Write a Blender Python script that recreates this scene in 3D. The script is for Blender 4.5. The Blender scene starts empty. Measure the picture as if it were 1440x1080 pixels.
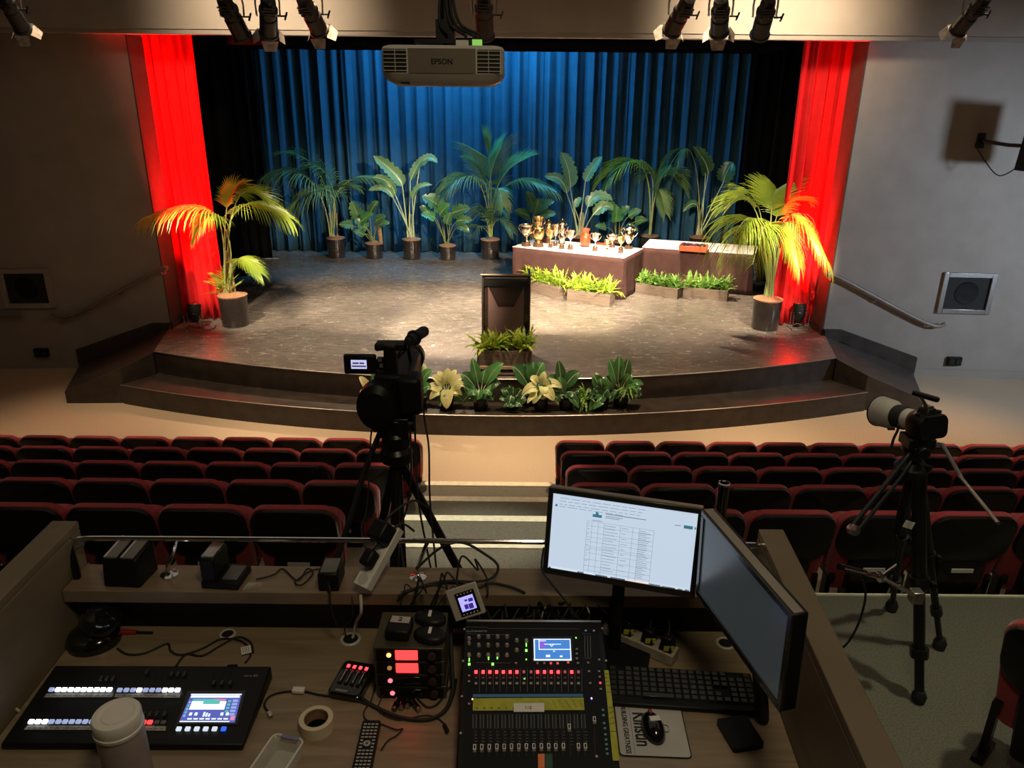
import bpy, math, random
import numpy as np
from mathutils import Vector, Matrix
random.seed(7)
S = bpy.context.scene
C = S.collection
PI = math.pi
rad = math.radians

# ---------------------------------------------------------------- camera
F_PX = 1060.0
PITCH = 0.360116          # downward tilt of the phone
ROLL = 0.009591           # slight clockwise lean
CAMP = Vector((0, 0, 3.92))
fw = Vector((0, math.cos(PITCH), -math.sin(PITCH)))
dn = Vector((0, -math.sin(PITCH), -math.cos(PITCH)))
rt = Vector((1, 0, 0))
_s, _c = math.sin(ROLL), math.cos(ROLL)
# image right/down axes in the world
img_r = rt * _c + dn * (-_s)
img_d = rt * _s + dn * _c
cd = bpy.data.cameras.new('camera')
cam = bpy.data.objects.new('camera', cd)
C.objects.link(cam)
cd.sensor_fit = 'HORIZONTAL'
cd.sensor_width = 36.0
cd.lens = F_PX * 36.0 / 1440.0
cd.clip_start = 0.05
cd.clip_end = 100
m3 = Matrix((img_r, -img_d, -fw)).transposed()
cam.matrix_world = Matrix.Translation(CAMP) @ m3.to_4x4()
S.camera = cam

def ray(u, v):
    a, b = (u - 720.0) / F_PX, (v - 540.0) / F_PX
    return fw + img_r * a + img_d * b

def at(u, v, z=None, y=None, x=None):
    """point of the room seen in direction (u, v) on a horizontal or upright plane"""
    r = ray(u, v)
    if z is not None: t = (z - CAMP.z) / r.z
    elif y is not None: t = y / r.y
    else: t = x / r.x
    return CAMP + r * t

# ---------------------------------------------------------------- world, exposure, large lights
w = bpy.data.worlds.new('world'); S.world = w
w.use_nodes = True
bgn = w.node_tree.nodes['Background']
bgn.inputs[0].default_value = (0.55, 0.6, 0.7, 1)
bgn.inputs[1].default_value = 0.0
S.view_settings.view_transform = 'Standard'
S.view_settings.look = 'None'
S.view_settings.gamma = 1.0
S.view_settings.exposure = 0.0
try: S.view_settings.use_curve_mapping = False
except Exception: pass

def spot(name, loc, target, energy, color, angle, blend=0.5, size=0.1, parent=None):
    l = bpy.data.lights.new(name, 'SPOT')
    l.energy = energy; l.color = color; l.spot_size = rad(angle); l.spot_blend = blend
    l.shadow_soft_size = size
    o = bpy.data.objects.new(name, l); C.objects.link(o)
    o.location = loc
    o.rotation_euler = (Vector(target) - Vector(loc)).to_track_quat('-Z', 'Y').to_euler()
    return o

def area(name, loc, target, energy, color, sx, sy):
    l = bpy.data.lights.new(name, 'AREA')
    l.shape = 'RECTANGLE'; l.size = sx; l.size_y = sy
    l.energy = energy; l.color = color
    o = bpy.data.objects.new(name, l); C.objects.link(o)
    o.location = loc
    o.rotation_euler = (Vector(target) - Vector(loc)).to_track_quat('-Z', 'Y').to_euler()
    return o

WARM = (1.0, 0.78, 0.55)
# front-of-house stage wash (lamps on the lighting bar)
XC0 = -0.24
FP = [2200, 2600, 5200, 3600, 3600, 5600, 2600]      # watts of the seven lit stage spotlights
RP = [150, 5200]                                    # red floor lights: near flood, narrow uplight
# warm wash on the carpet in front of the stage, added spots standing in for bar spill
for x, e in ((-4.6, 800), (-1.5, 1350), (1.5, 1350), (4.6, 1000)):
    spot('carpet_wash_fill', (x, 8.0, 6.1), (x, 8.1, 0), e, (1.0, 0.70, 0.44), 54, 0.9, 0.12)
spot('aisle_fill', (-0.25, 5.2, 6.1), (-0.25, 5.0, 0.6), 950, (1.0, 0.90, 0.70), 22, 0.6, 0.1)  # added fill that brightens the aisle steps, no known lamp there
spot('booth_side_fill', (2.6, 2.4, 5.9), (2.7, 2.6, 1.2), 200, (1.0, 0.95, 0.68), 50, 0.8, 0.1)  # added fill to lift the dark carpet beside the booth
# blue batten over the rear of the stage
area('blue_batten', (XC0 - 0.6, 16.25, 5.8), (XC0 - 0.6, 17.6, 1.6), 400, (0.06, 0.43, 0.85), 3.6, 0.2)
# overhead white stage lamps
spot('stage_top_light', (-1.6, 12.9, 5.4), (-1.7, 11.4, 0.6), 2600, WARM, 72, 0.8, 0.15)
spot('stage_top_light', (2.2, 12.9, 5.4), (2.5, 12.9, 0.6), 3200, WARM, 72, 0.8, 0.15)
# added fills: dim ambient for the hall, soft light over the desk
area('house_ambient_fill', (0, 5.0, 6.1), (0, 5.0, 0), 42, (1.0, 0.85, 0.68), 12, 6)
area('desk_fill', (0.35, 0.4, 5.2), (0.2, 1.6, 2.4), 19, (1.0, 0.83, 0.52), 0.5, 0.5)
# cool light from the right side of the hall
spot('cool_side_light', (8.7, 6.4, 2.9), (6.5, 10.8, 1.9), 720, (0.66, 0.80, 1.0), 85, 0.9, 0.25)
# unseen spots added for the warm patches on the bulkhead
spot('bulkhead_fill', (-2.9, 8.4, 5.0), (-3.0, 10.1, 4.85), 290, WARM, 90, 0.9, 0.1)
spot('bulkhead_fill', (3.0, 8.4, 5.0), (3.1, 10.1, 4.85), 470, WARM, 95, 0.9, 0.1)


# ---------------------------------------------------------------- mesh helper
class MB:
    def __init__(s):
        s.v = []; s.f = []; s.m = []; s.cm = 0
    def add(s, vs, fs, m=None):
        b = len(s.v); s.v.extend([tuple(x) for x in vs])
        mm = s.cm if m is None else m
        for f in fs:
            s.f.append(tuple(i + b for i in f)); s.m.append(mm)
    def box(s, c, d, rot=None, m=None):
        x, y, z = d[0] / 2, d[1] / 2, d[2] / 2
        vs = [Vector((i * x, j * y, k * z)) for i in (-1, 1) for j in (-1, 1) for k in (-1, 1)]
        if rot is not None: vs = [rot @ q for q in vs]
        vs = [q + Vector(c) for q in vs]
        s.add(vs, [(0, 1, 3, 2), (4, 6, 7, 5), (0, 4, 5, 1), (2, 3, 7, 6), (0, 2, 6, 4), (1, 5, 7, 3)], m)
    def hexa(s, b, t, m=None):
        """b: 4 bottom points ccw, t: 4 top points"""
        s.add(list(b) + list(t), [(3, 2, 1, 0), (4, 5, 6, 7), (0, 1, 5, 4), (1, 2, 6, 5), (2, 3, 7, 6), (3, 0, 4, 7)], m)
    def cyl(s, p0, p1, r0, r1=None, n=16, caps=True, m=None):
        if r1 is None: r1 = r0
        p0, p1 = Vector(p0), Vector(p1)
        d = (p1 - p0).normalized()
        a = d.orthogonal().normalized(); b = d.cross(a)
        vs = []
        for p, r in ((p0, r0), (p1, r1)):
            for i in range(n):
                t = 2 * PI * i / n
                vs.append(p + (a * math.cos(t) + b * math.sin(t)) * r)
        fs = [(i, (i + 1) % n, n + (i + 1) % n, n + i) for i in range(n)]
        if caps: fs += [tuple(range(n))[::-1], tuple(range(n, 2 * n))]
        s.add(vs, fs, m)
    def tube(s, pts, r, n=8, smooth=0, caps=True, m=None):
        pts = [Vector(p) for p in pts]
        if smooth: pts = catmull(pts, smooth)
        rs = r if isinstance(r, (list, tuple)) else None
        N = len(pts); vs = []
        a = None
        for i, p in enumerate(pts):
            d = (pts[min(i + 1, N - 1)] - pts[max(i - 1, 0)])
            if d.length < 1e-9: d = Vector((0, 0, 1))
            d.normalize()
            if a is None: a = d.orthogonal().normalized()
            else:
                a = a - d * a.dot(d)
                if a.length < 1e-6: a = d.orthogonal()
                a.normalize()
            b = d.cross(a)
            rr = (rs[0] + (rs[1] - rs[0]) * i / (N - 1)) if rs else r
            for k in range(n):
                t = 2 * PI * k / n
                vs.append(p + (a * math.cos(t) + b * math.sin(t)) * rr)
        fs = []
        for i in range(N - 1):
            for k in range(n):
                fs.append((i * n + k, i * n + (k + 1) % n, (i + 1) * n + (k + 1) % n, (i + 1) * n + k))
        if caps: fs += [tuple(range(n))[::-1], tuple(range((N - 1) * n, N * n))]
        s.add(vs, fs, m)
    def lathe(s, prof, c=(0, 0, 0), n=24, rot=None, m=None, sx=1, sy=1):
        c = Vector(c); vs = []
        for r, z in prof:
            for i in range(n):
                t = 2 * PI * i / n
                q = Vector((r * math.cos(t) * sx, r * math.sin(t) * sy, z))
                if rot is not None: q = rot @ q
                vs.append(c + q)
        fs = []
        for j in range(len(prof) - 1):
            for i in range(n):
                fs.append((j * n + i, j * n + (i + 1) % n, (j + 1) * n + (i + 1) % n, (j + 1) * n + i))
        if prof[0][0] > 1e-6: fs.append(tuple(range(n))[::-1])
        if prof[-1][0] > 1e-6: fs.append(tuple(range((len(prof) - 1) * n, len(prof) * n)))
        s.add(vs, fs, m)
    def prism(s, pts, off, m=None):
        """planar polygon pts (3d) extruded by off"""
        pts = [Vector(p) for p in pts]; off = Vector(off); n = len(pts)
        s.add(pts + [p + off for p in pts],
              [tuple(range(n))[::-1], tuple(range(n, 2 * n))] + [(i, (i + 1) % n, n + (i + 1) % n, n + i) for i in range(n)], m)
    def quad(s, a, b, c, d, m=None): s.add([a, b, c, d], [(0, 1, 2, 3)], m)
    def grid(s, fn, nu, nv, m=None):
        vs = [fn(i / nu, j / nv) for j in range(nv + 1) for i in range(nu + 1)]
        fs = [(j * (nu + 1) + i, j * (nu + 1) + i + 1, (j + 1) * (nu + 1) + i + 1, (j + 1) * (nu + 1) + i) for j in range(nv) for i in range(nu)]
        s.add(vs, fs, m)
    def build(s, name, mats, parent=None, loc=None, rotz=None, smooth=True, bevel=0, solid=0, fix=False, mat_world=None, seg=2):
        me = bpy.data.meshes.new(name)
        me.from_pydata([tuple(q) for q in s.v], [], s.f)
        if not isinstance(mats, (list, tuple)): mats = [mats]
        for mm in mats: me.materials.append(mm)
        me.polygons.foreach_set('material_index', s.m)
        if fix:
            import bmesh
            bm = bmesh.new(); bm.from_mesh(me); bmesh.ops.recalc_face_normals(bm, faces=bm.faces); bm.to_mesh(me); bm.free()
        if smooth:
            me.polygons.foreach_set('use_smooth', [True] * len(me.polygons))
            me.set_sharp_from_angle(angle=rad(35))
        me.update()
        o = bpy.data.objects.new(name, me); C.objects.link(o)
        if parent is not None: o.parent = parent
        if loc is not None: o.location = loc
        if rotz is not None: o.rotation_euler = (0, 0, rotz)
        if mat_world is not None: o.matrix_world = mat_world
        if solid:
            md = o.modifiers.new('solid', 'SOLIDIFY'); md.thickness = solid; md.offset = 0
        if bevel:
            md = o.modifiers.new('bevel', 'BEVEL'); md.width = bevel; md.segments = seg
            md.limit_method = 'ANGLE'; md.angle_limit = rad(40)
        return o

def catmull(P, k):
    out = []
    n = len(P)
    for i in range(n - 1):
        p0, p1, p2, p3 = P[max(i - 1, 0)], P[i], P[i + 1], P[min(i + 2, n - 1)]
        for j in range(k):
            t = j / k
            out.append(0.5 * ((2 * p1) + (p2 - p0) * t + (2 * p0 - 5 * p1 + 4 * p2 - p3) * t * t + (3 * p1 - p0 - 3 * p2 + p3) * t ** 3))
    out.append(P[-1])
    return out

def bez(a, b, c, t): return a * (1 - t) ** 2 + b * 2 * t * (1 - t) + c * t * t
def rz(a): return Matrix.Rotation(a, 3, 'Z')
def rx(a): return Matrix.Rotation(a, 3, 'X')
def ry(a): return Matrix.Rotation(a, 3, 'Y')

def tag(o, label, cat, group=None, kind=None):
    o['label'] = label; o['category'] = cat
    if group: o['group'] = group
    if kind: o['kind'] = kind
    return o
def thing(name, label, cat, loc=(0, 0, 0), rotz=0, group=None, rot=None):
    o = bpy.data.objects.new(name, None); C.objects.link(o)
    o.empty_display_size = 0.05
    o.location = loc; o.rotation_euler = rot if rot is not None else (0, 0, rotz)
    return tag(o, label, cat, group)
def struct(o):
    o['kind'] = 'structure'; return o
def copy_tree(o, parent=None):
    c = o.copy(); C.objects.link(c); c.parent = parent
    for ch in list(o.children): copy_tree(ch, c)
    return c
def text_part(s, name, size, mat_, parent, loc, rot, extrude=0.0004, align='CENTER', sx=1.0, bold=0.0):
    cu = bpy.data.curves.new(name, 'FONT'); cu.body = s; cu.size = size; cu.extrude = extrude
    cu.align_x = align; cu.align_y = 'CENTER'; cu.offset = bold
    tmp = bpy.data.objects.new(name + '_tmp', cu); C.objects.link(tmp)
    dg = bpy.context.evaluated_depsgraph_get()
    me = bpy.data.meshes.new_from_object(tmp.evaluated_get(dg))
    bpy.data.objects.remove(tmp)
    me.name = name
    me.materials.clear(); me.materials.append(mat_)
    o = bpy.data.objects.new(name, me); C.objects.link(o)
    o.parent = parent; o.location = loc; o.rotation_euler = rot; o.scale = (sx, 1, 1)
    return o

# ---------------------------------------------------------------- materials
def mat(name, col, rough=0.5, metal=0.0, emit=None, es=1.0, noise=0.0, nscale=8.0, bump=0.0, bscale=60.0,
        alpha=1.0, trans=0.0, spec=0.5, coat=0.0, col2=None, sheen=0.0, translucent=0.0, stretch=None):
    m = bpy.data.materials.new(name); m.use_nodes = True
    nt = m.node_tree; p = nt.nodes['Principled BSDF']
    p.inputs['Base Color'].default_value = (*col, 1)
    p.inputs['Roughness'].default_value = rough
    p.inputs['Metallic'].default_value = metal
    p.inputs['Specular IOR Level'].default_value = spec
    p.inputs['Coat Weight'].default_value = coat
    p.inputs['Alpha'].default_value = alpha
    p.inputs['Transmission Weight'].default_value = trans
    p.inputs['Sheen Weight'].default_value = sheen
    if emit is not None:
        p.inputs['Emission Color'].default_value = (*emit, 1); p.inputs['Emission Strength'].default_value = es
    tc = nt.nodes.new('ShaderNodeTexCoord')
    src = tc.outputs['Object']
    if stretch:
        mp = nt.nodes.new('ShaderNodeMapping'); mp.inputs['Scale'].default_value = stretch
        nt.links.new(src, mp.inputs[0]); src = mp.outputs[0]
    if noise or col2:
        n = nt.nodes.new('ShaderNodeTexNoise'); n.inputs['Scale'].default_value = nscale; n.inputs['Detail'].default_value = 5
        nt.links.new(src, n.inputs['Vector'])
        r = nt.nodes.new('ShaderNodeValToRGB')
        c2 = col2 if col2 else tuple(max(0, c * (1 - noise)) for c in col)
        c1 = col if col2 else tuple(min(1, c * (1 + noise)) for c in col)
        r.color_ramp.elements[0].position = 0.35; r.color_ramp.elements[1].position = 0.65
        r.color_ramp.elements[0].color = (*c2, 1); r.color_ramp.elements[1].color = (*c1, 1)
        nt.links.new(n.outputs['Fac'], r.inputs[0]); nt.links.new(r.outputs[0], p.inputs['Base Color'])
    if bump:
        n = nt.nodes.new('ShaderNodeTexNoise'); n.inputs['Scale'].default_value = bscale; n.inputs['Detail'].default_value = 3
        nt.links.new(src, n.inputs['Vector'])
        b = nt.nodes.new('ShaderNodeBump'); b.inputs['Strength'].default_value = bump; b.inputs['Distance'].default_value = 0.01
        nt.links.new(n.outputs['Fac'], b.inputs['Height']); nt.links.new(b.outputs[0], p.inputs['Normal'])
    if translucent:
        tr = nt.nodes.new('ShaderNodeBsdfTranslucent'); mx = nt.nodes.new('ShaderNodeMixShader')
        tr.inputs[0].default_value = (*col, 1)
        mx.inputs[0].default_value = translucent
        out = nt.nodes['Material Output']
        nt.links.new(p.outputs[0], mx.inputs[1]); nt.links.new(tr.outputs[0], mx.inputs[2]); nt.links.new(mx.outputs[0], out.inputs[0])
    return m

M = {}
M['wall'] = mat('painted_wall', (0.30, 0.265, 0.225), 0.75, noise=0.06, nscale=3, bump=0.05, bscale=200)
M['beam'] = mat('beam_paint', (0.36, 0.31, 0.25), 0.75, noise=0.06, nscale=2, bump=0.05, bscale=200)
M['ceil'] = mat('ceiling_paint', (0.10, 0.09, 0.08), 0.8, noise=0.1)
M['carpet'] = mat('beige_carpet', (0.50, 0.40, 0.28), 0.95, noise=0.16, nscale=90, bump=0.5, bscale=220)
M['carpet_g'] = mat('grey_green_carpet', (0.155, 0.15, 0.115), 0.95, noise=0.25, nscale=120, bump=0.5, bscale=220)
M['nosing'] = mat('step_nosing', (0.85, 0.82, 0.62), 0.6, noise=0.08, nscale=20)
M['black_paint'] = mat('black_stage_paint', (0.035, 0.028, 0.022), 0.42, noise=0.3, nscale=6, bump=0.03)
M['black_cloth'] = mat('black_drape', (0.0025, 0.0025, 0.003), 0.95, noise=0.2, spec=0.1)
M['blue_cloth'] = mat('blue_drape', (0.022, 0.075, 0.125), 0.9, noise=0.08, nscale=4, spec=0.15)
M['red_cloth'] = mat('red_drape', (0.62, 0.018, 0.02), 0.9, noise=0.06, nscale=5, spec=0.15)
M['chrome'] = mat('chrome', (0.8, 0.8, 0.8), 0.12, 1.0, noise=0.03)
M['metal'] = mat('brushed_metal', (0.55, 0.53, 0.5), 0.35, 1.0, noise=0.08, nscale=30)
M['blackm'] = mat('black_metal', (0.007, 0.007, 0.007), 0.35, 0.0, noise=0.2, spec=0.4)
M['blackp'] = mat('black_plastic', (0.006, 0.006, 0.006), 0.45, noise=0.2, nscale=20, spec=0.25)
M['blackg'] = mat('gloss_black', (0.008, 0.008, 0.009), 0.12, noise=0.2, coat=0.5)
M['rubber'] = mat('black_rubber', (0.012, 0.012, 0.012), 0.7, noise=0.2)
M['white'] = mat('white_plastic', (0.72, 0.70, 0.66), 0.45, noise=0.04)
M['paper'] = mat('white_paper', (0.75, 0.72, 0.68), 0.7, noise=0.04)
M['rail'] = mat('rail_timber', (0.20, 0.16, 0.12), 0.45, noise=0.15, nscale=12)

# scuffed black stage vinyl: scratches are a real wear pattern of the floor
def stage_floor_mat():
    m = mat('scuffed_stage_floor', (0.055, 0.05, 0.045), 0.30)
    nt = m.node_tree; p = nt.nodes['Principled BSDF']; L = nt.links
    tc = [n for n in nt.nodes if n.type == 'TEX_COORD'][0]
    tot = None
    for i, (sc, wd, ax) in enumerate(((0.8, .0032, 3.5), (1.3, .004, 3.0), (1.9, .006, 4.0), (2.6, .008, 3.0), (3.2, .009, 2.5), (1.0, .003, 2.0))):
        mp = nt.nodes.new('ShaderNodeMapping'); mp.inputs['Rotation'].default_value = (0, 0, i * 1.1); mp.inputs['Scale'].default_value = (sc, sc * ax, 1)
        mp.inputs['Location'].default_value = (i * 3.1, i * 1.7, 0)
        n = nt.nodes.new('ShaderNodeTexNoise'); n.inputs['Scale'].default_value = 1.0; n.inputs['Detail'].default_value = 1.5; n.inputs['Roughness'].default_value = 0.4
        L.new(tc.outputs['Object'], mp.inputs[0]); L.new(mp.outputs[0], n.inputs['Vector'])
        sb = nt.nodes.new('ShaderNodeMath'); sb.operation = 'SUBTRACT'; L.new(n.outputs['Fac'], sb.inputs[0]); sb.inputs[1].default_value = 0.5
        ab = nt.nodes.new('ShaderNodeMath'); ab.operation = 'ABSOLUTE'; L.new(sb.outputs[0], ab.inputs[0])
        r = nt.nodes.new('ShaderNodeMapRange'); r.inputs['From Min'].default_value = wd * .3; r.inputs['From Max'].default_value = wd; r.inputs['To Min'].default_value = 1; r.inputs['To Max'].default_value = 0
        L.new(ab.outputs[0], r.inputs[0])
        mk = nt.nodes.new('ShaderNodeTexNoise'); mk.inputs['Scale'].default_value = 2.5 + i; mk.inputs['Detail'].default_value = 3
        mp2 = nt.nodes.new('ShaderNodeMapping'); mp2.inputs['Location'].default_value = (9 + i * 5.3, i * 2.9, 0); L.new(tc.outputs['Object'], mp2.inputs[0]); L.new(mp2.outputs[0], mk.inputs['Vector'])
        mr0 = nt.nodes.new('ShaderNodeMapRange'); mr0.inputs['From Min'].default_value = .47; mr0.inputs['From Max'].default_value = .62; mr0.inputs['To Max'].default_value = .6; L.new(mk.outputs['Fac'], mr0.inputs[0])
        ml = nt.nodes.new('ShaderNodeMath'); ml.operation = 'MULTIPLY'; L.new(r.outputs[0], ml.inputs[0]); L.new(mr0.outputs[0], ml.inputs[1])
        if tot is None: tot = ml.outputs[0]
        else:
            a = nt.nodes.new('ShaderNodeMath'); a.operation = 'ADD'; L.new(tot, a.inputs[0]); L.new(ml.outputs[0], a.inputs[1]); tot = a.outputs[0]
    # dusty smears between the lines
    mp = nt.nodes.new('ShaderNodeMapping'); mp.inputs['Rotation'].default_value = (0, 0, .2); mp.inputs['Scale'].default_value = (2.5, 9, 1)
    sm = nt.nodes.new('ShaderNodeTexNoise'); sm.inputs['Scale'].default_value = 2.0; sm.inputs['Detail'].default_value = 9; sm.inputs['Roughness'].default_value = .75
    L.new(tc.outputs['Object'], mp.inputs[0]); L.new(mp.outputs[0], sm.inputs['Vector'])
    smr = nt.nodes.new('ShaderNodeMapRange'); smr.inputs['From Min'].default_value = .42; smr.inputs['From Max'].default_value = .70; smr.inputs['To Max'].default_value = .55; L.new(sm.outputs['Fac'], smr.inputs[0])
    a = nt.nodes.new('ShaderNodeMath'); a.operation = 'ADD'; L.new(tot, a.inputs[0]); L.new(smr.outputs[0], a.inputs[1]); tot = a.outputs[0]
    big = nt.nodes.new('ShaderNodeTexNoise'); big.inputs['Scale'].default_value = 0.9; big.inputs['Detail'].default_value = 4
    L.new(tc.outputs['Object'], big.inputs['Vector'])
    mr = nt.nodes.new('ShaderNodeMapRange'); mr.inputs['From Min'].default_value = 0.3; mr.inputs['From Max'].default_value = 0.7; mr.inputs['To Min'].default_value = 0.25; mr.inputs['To Max'].default_value = 0.9
    L.new(big.outputs['Fac'], mr.inputs[0])
    mu = nt.nodes.new('ShaderNodeMath'); mu.operation = 'MULTIPLY'; mu.use_clamp = True; L.new(tot, mu.inputs[0]); L.new(mr.outputs[0], mu.inputs[1])
    mx = nt.nodes.new('ShaderNodeMix'); mx.data_type = 'RGBA'
    mx.inputs[6].default_value = (0.105, 0.092, 0.08, 1); mx.inputs[7].default_value = (0.46, 0.41, 0.35, 1)
    L.new(mu.outputs[0], mx.inputs[0]); L.new(mx.outputs[2], p.inputs['Base Color'])
    mr2 = nt.nodes.new('ShaderNodeMapRange'); mr2.inputs['To Min'].default_value = 0.22; mr2.inputs['To Max'].default_value = 0.42
    L.new(mu.outputs[0], mr2.inputs[0]); L.new(mr2.outputs[0], p.inputs['Roughness'])
    b = nt.nodes.new('ShaderNodeBump'); b.inputs['Strength'].default_value = 0.12; b.inputs['Distance'].default_value = 0.01
    L.new(tot, b.inputs['Height']); L.new(b.outputs[0], p.inputs['Normal'])
    return m
M['stage'] = stage_floor_mat()

def wood_mat(name, c1, c2, rough, sc=(1, 9, 1), coat=0.0):
    m = mat(name, c1, rough, coat=coat)
    nt = m.node_tree; p = nt.nodes['Principled BSDF']; L = nt.links
    tc = [n for n in nt.nodes if n.type == 'TEX_COORD'][0]
    mp = nt.nodes.new('ShaderNodeMapping'); mp.inputs['Scale'].default_value = sc
    n = nt.nodes.new('ShaderNodeTexNoise'); n.inputs['Scale'].default_value = 3.0; n.inputs['Detail'].default_value = 8; n.inputs['Distortion'].default_value = 1.2
    r = nt.nodes.new('ShaderNodeValToRGB'); r.color_ramp.elements[0].position = 0.3; r.color_ramp.elements[1].position = 0.7
    r.color_ramp.elements[0].color = (*c1, 1); r.color_ramp.elements[1].color = (*c2, 1)
    L.new(tc.outputs['Object'], mp.inputs[0]); L.new(mp.outputs[0], n.inputs['Vector']); L.new(n.outputs['Fac'], r.inputs[0]); L.new(r.outputs[0], p.inputs['Base Color'])
    return m
M['desk'] = wood_mat('desk_wood', (0.20, 0.145, 0.09), (0.30, 0.225, 0.15), 0.38)
M['ledge'] = wood_mat('ledge_wood', (0.16, 0.115, 0.07), (0.24, 0.175, 0.115), 0.28)
M['reveal'] = mat('reveal_shade', (0.06, 0.045, 0.035), 0.7, noise=0.1)  # darker than the wall, paints shade onto the reveal
M['booth'] = wood_mat('booth_panel', (0.15, 0.115, 0.072), (0.18, 0.14, 0.09), 0.5, (1, 1, 6))
M['boothdark'] = mat('booth_dark', (0.02, 0.016, 0.012), 0.6, noise=0.2)

def leafmat(name, c1, c2, rough=0.4):
    return mat(name, c1, rough, col2=c2, nscale=5, translucent=0.25)
M['palm'] = leafmat('palm_leaf', (0.16, 0.27, 0.09), (0.09, 0.19, 0.07))
M['palm_y'] = leafmat('palm_leaf_fresh', (0.38, 0.50, 0.05), (0.25, 0.42, 0.05))
M['broad'] = leafmat('broad_leaf', (0.20, 0.36, 0.16), (0.12, 0.26, 0.12), 0.3)
M['monst'] = leafmat('monstera_leaf', (0.10, 0.24, 0.10), (0.05, 0.15, 0.06), 0.3)
M['fern_y'] = leafmat('fern_leaf_lime', (0.40, 0.52, 0.05), (0.22, 0.36, 0.04), 0.5)
M['fern'] = leafmat('fern_leaf', (0.24, 0.42, 0.07), (0.12, 0.28, 0.05), 0.5)
M['dieff'] = leafmat('dark_leaf', (0.06, 0.17, 0.06), (0.03, 0.10, 0.04), 0.3)
M['green'] = leafmat('mid_green_leaf', (0.10, 0.32, 0.10), (0.05, 0.2, 0.06), 0.3)
M['cream'] = leafmat('cream_leaf', (0.86, 0.85, 0.46), (0.62, 0.68, 0.28), 0.45)
M['midrib'] = mat('pale_midrib', (0.55, 0.68, 0.42), 0.5, noise=0.1)
M['stem'] = mat('leaf_stem', (0.30, 0.36, 0.12), 0.5, noise=0.15, nscale=10)
M['stem_b'] = mat('cane_stem', (0.38, 0.27, 0.12), 0.6, noise=0.25, nscale=12)
M['potm'] = mat('dark_glazed_pot', (0.035, 0.028, 0.024), 0.14, 0.35, noise=0.15, coat=0.5)
M['soil'] = mat('potting_bark', (0.36, 0.19, 0.10), 0.9, noise=0.35, nscale=50, bump=0.6, bscale=90)

# ================================================================ SETTING
XC = -0.24
HS = 0.6           # stage height
# main floor (front) and tiers
m = MB(); m.box((0, 8.9, -0.05), (20, 4.3, 0.1)); m.box((0, 5.0, -0.05), (20, 3.8, 0.1))
struct(m.build('floor', M['carpet'], smooth=False))
EDGE = [6.86, 6.10, 5.34, 4.57, 3.66]
m = MB()
AX0, AX1 = -0.92, 0.42
for k, e in enumerate(EDGE):
    z0, z1 = 0.25 * k, 0.25 * (k + 1)
    back = EDGE[k + 1] if k < 4 else -3.6
    m.box((0, (e + back) / 2, z0 / 2 + z1 / 2), (20, e - back, z1 - z0), m=(1 if k == 4 else 0))
struct(m.build('floor_tiers', [M['carpet'], M['carpet_g']], smooth=False))
m = MB(); 
for k, e in enumerate(EDGE):
    z1 = 0.25 * (k + 1)
    back = EDGE[k + 1] if k < 4 else EDGE[4] - 1.4
    m.box(((AX0 + AX1) / 2, (e + back) / 2 + 0.004, z1 + 0.002), (AX1 - AX0, e - back - 0.01, 0.006))
    m.box(((AX0 + AX1) / 2, e + 0.004, z1 - 0.125), (AX1 - AX0, 0.012, 0.25))
struct(m.build('floor_aisle_runner', M['carpet_g'], smooth=False))
m = MB()
for k, e in enumerate(EDGE):
    z1 = 0.25 * (k + 1)
    m.box(((AX0 + AX1) / 2 - 0.0, e - 0.035, z1 + 0.008), (AX1 - AX0, 0.085, 0.012), m=0)
    m.box(((AX0 + AX1) / 2, e + 0.012, z1 - 0.012), (AX1 - AX0, 0.012, 0.04), m=0)
m.box((5.4, EDGE[4] + 0.006, 1.245), (9.0, 0.014, 0.03), m=0)
struct(m.build('trim_step_nosing', M['nosing'], smooth=False))

# proscenium wall left / right, slightly splayed
WT = 5.4
def wallside(sgn, nm):
    m = MB()
    a = (XC + sgn * 4.98, 11.07); b = (XC + sgn * 9.6, 10.72)
    c = (XC + sgn * 9.6, 11.2); d = (XC + sgn * 4.98, 11.52)
    pts = [a, b, c, d]
    if sgn < 0: pts = pts[::-1]
    m.prism([(x, y, 0) for x, y in pts], (0, 0, WT))
    struct(m.build('wall_' + nm, M['wall'], smooth=False, fix=True))
    m = MB()
    n = Vector((b[0] - a[0], b[1] - a[1], 0)).normalized()
    q0 = Vector((a[0], a[1], 0)) + n * 1.25; q1 = Vector((b[0], b[1], 0))
    m.prism([q0 - Vector((0, .02, 0)), q1 - Vector((0, .02, 0)), q1, q0], (0, 0, 0.12))
    struct(m.build('baseboard_' + nm, M['wall'], smooth=False, fix=True))
wallside(-1, 'front_left'); wallside(1, 'front_right')
# dark proscenium reveal bottoms / stage wing walls
m = MB()
m.box((XC - 7.2, 14.85, 2.9), (0.2, 6.6, 6.2)); struct(m.build('wall_stage_left', M['black_paint'], smooth=False))
m = MB(); m.box((XC + 7.2, 14.85, 2.9), (0.2, 6.6, 6.2)); struct(m.build('wall_stage_right', M['black_paint'], smooth=False))
m = MB(); m.box((XC, 18.2, 2.9), (14.6, 0.2, 6.2)); struct(m.build('wall_stage_back', M['black_paint'], smooth=False))
m = MB(); m.box((XC, 14.8, 6.05), (14.6, 7.0, 0.1)); struct(m.build('ceiling_stage', M['black_paint'], smooth=False))
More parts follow.
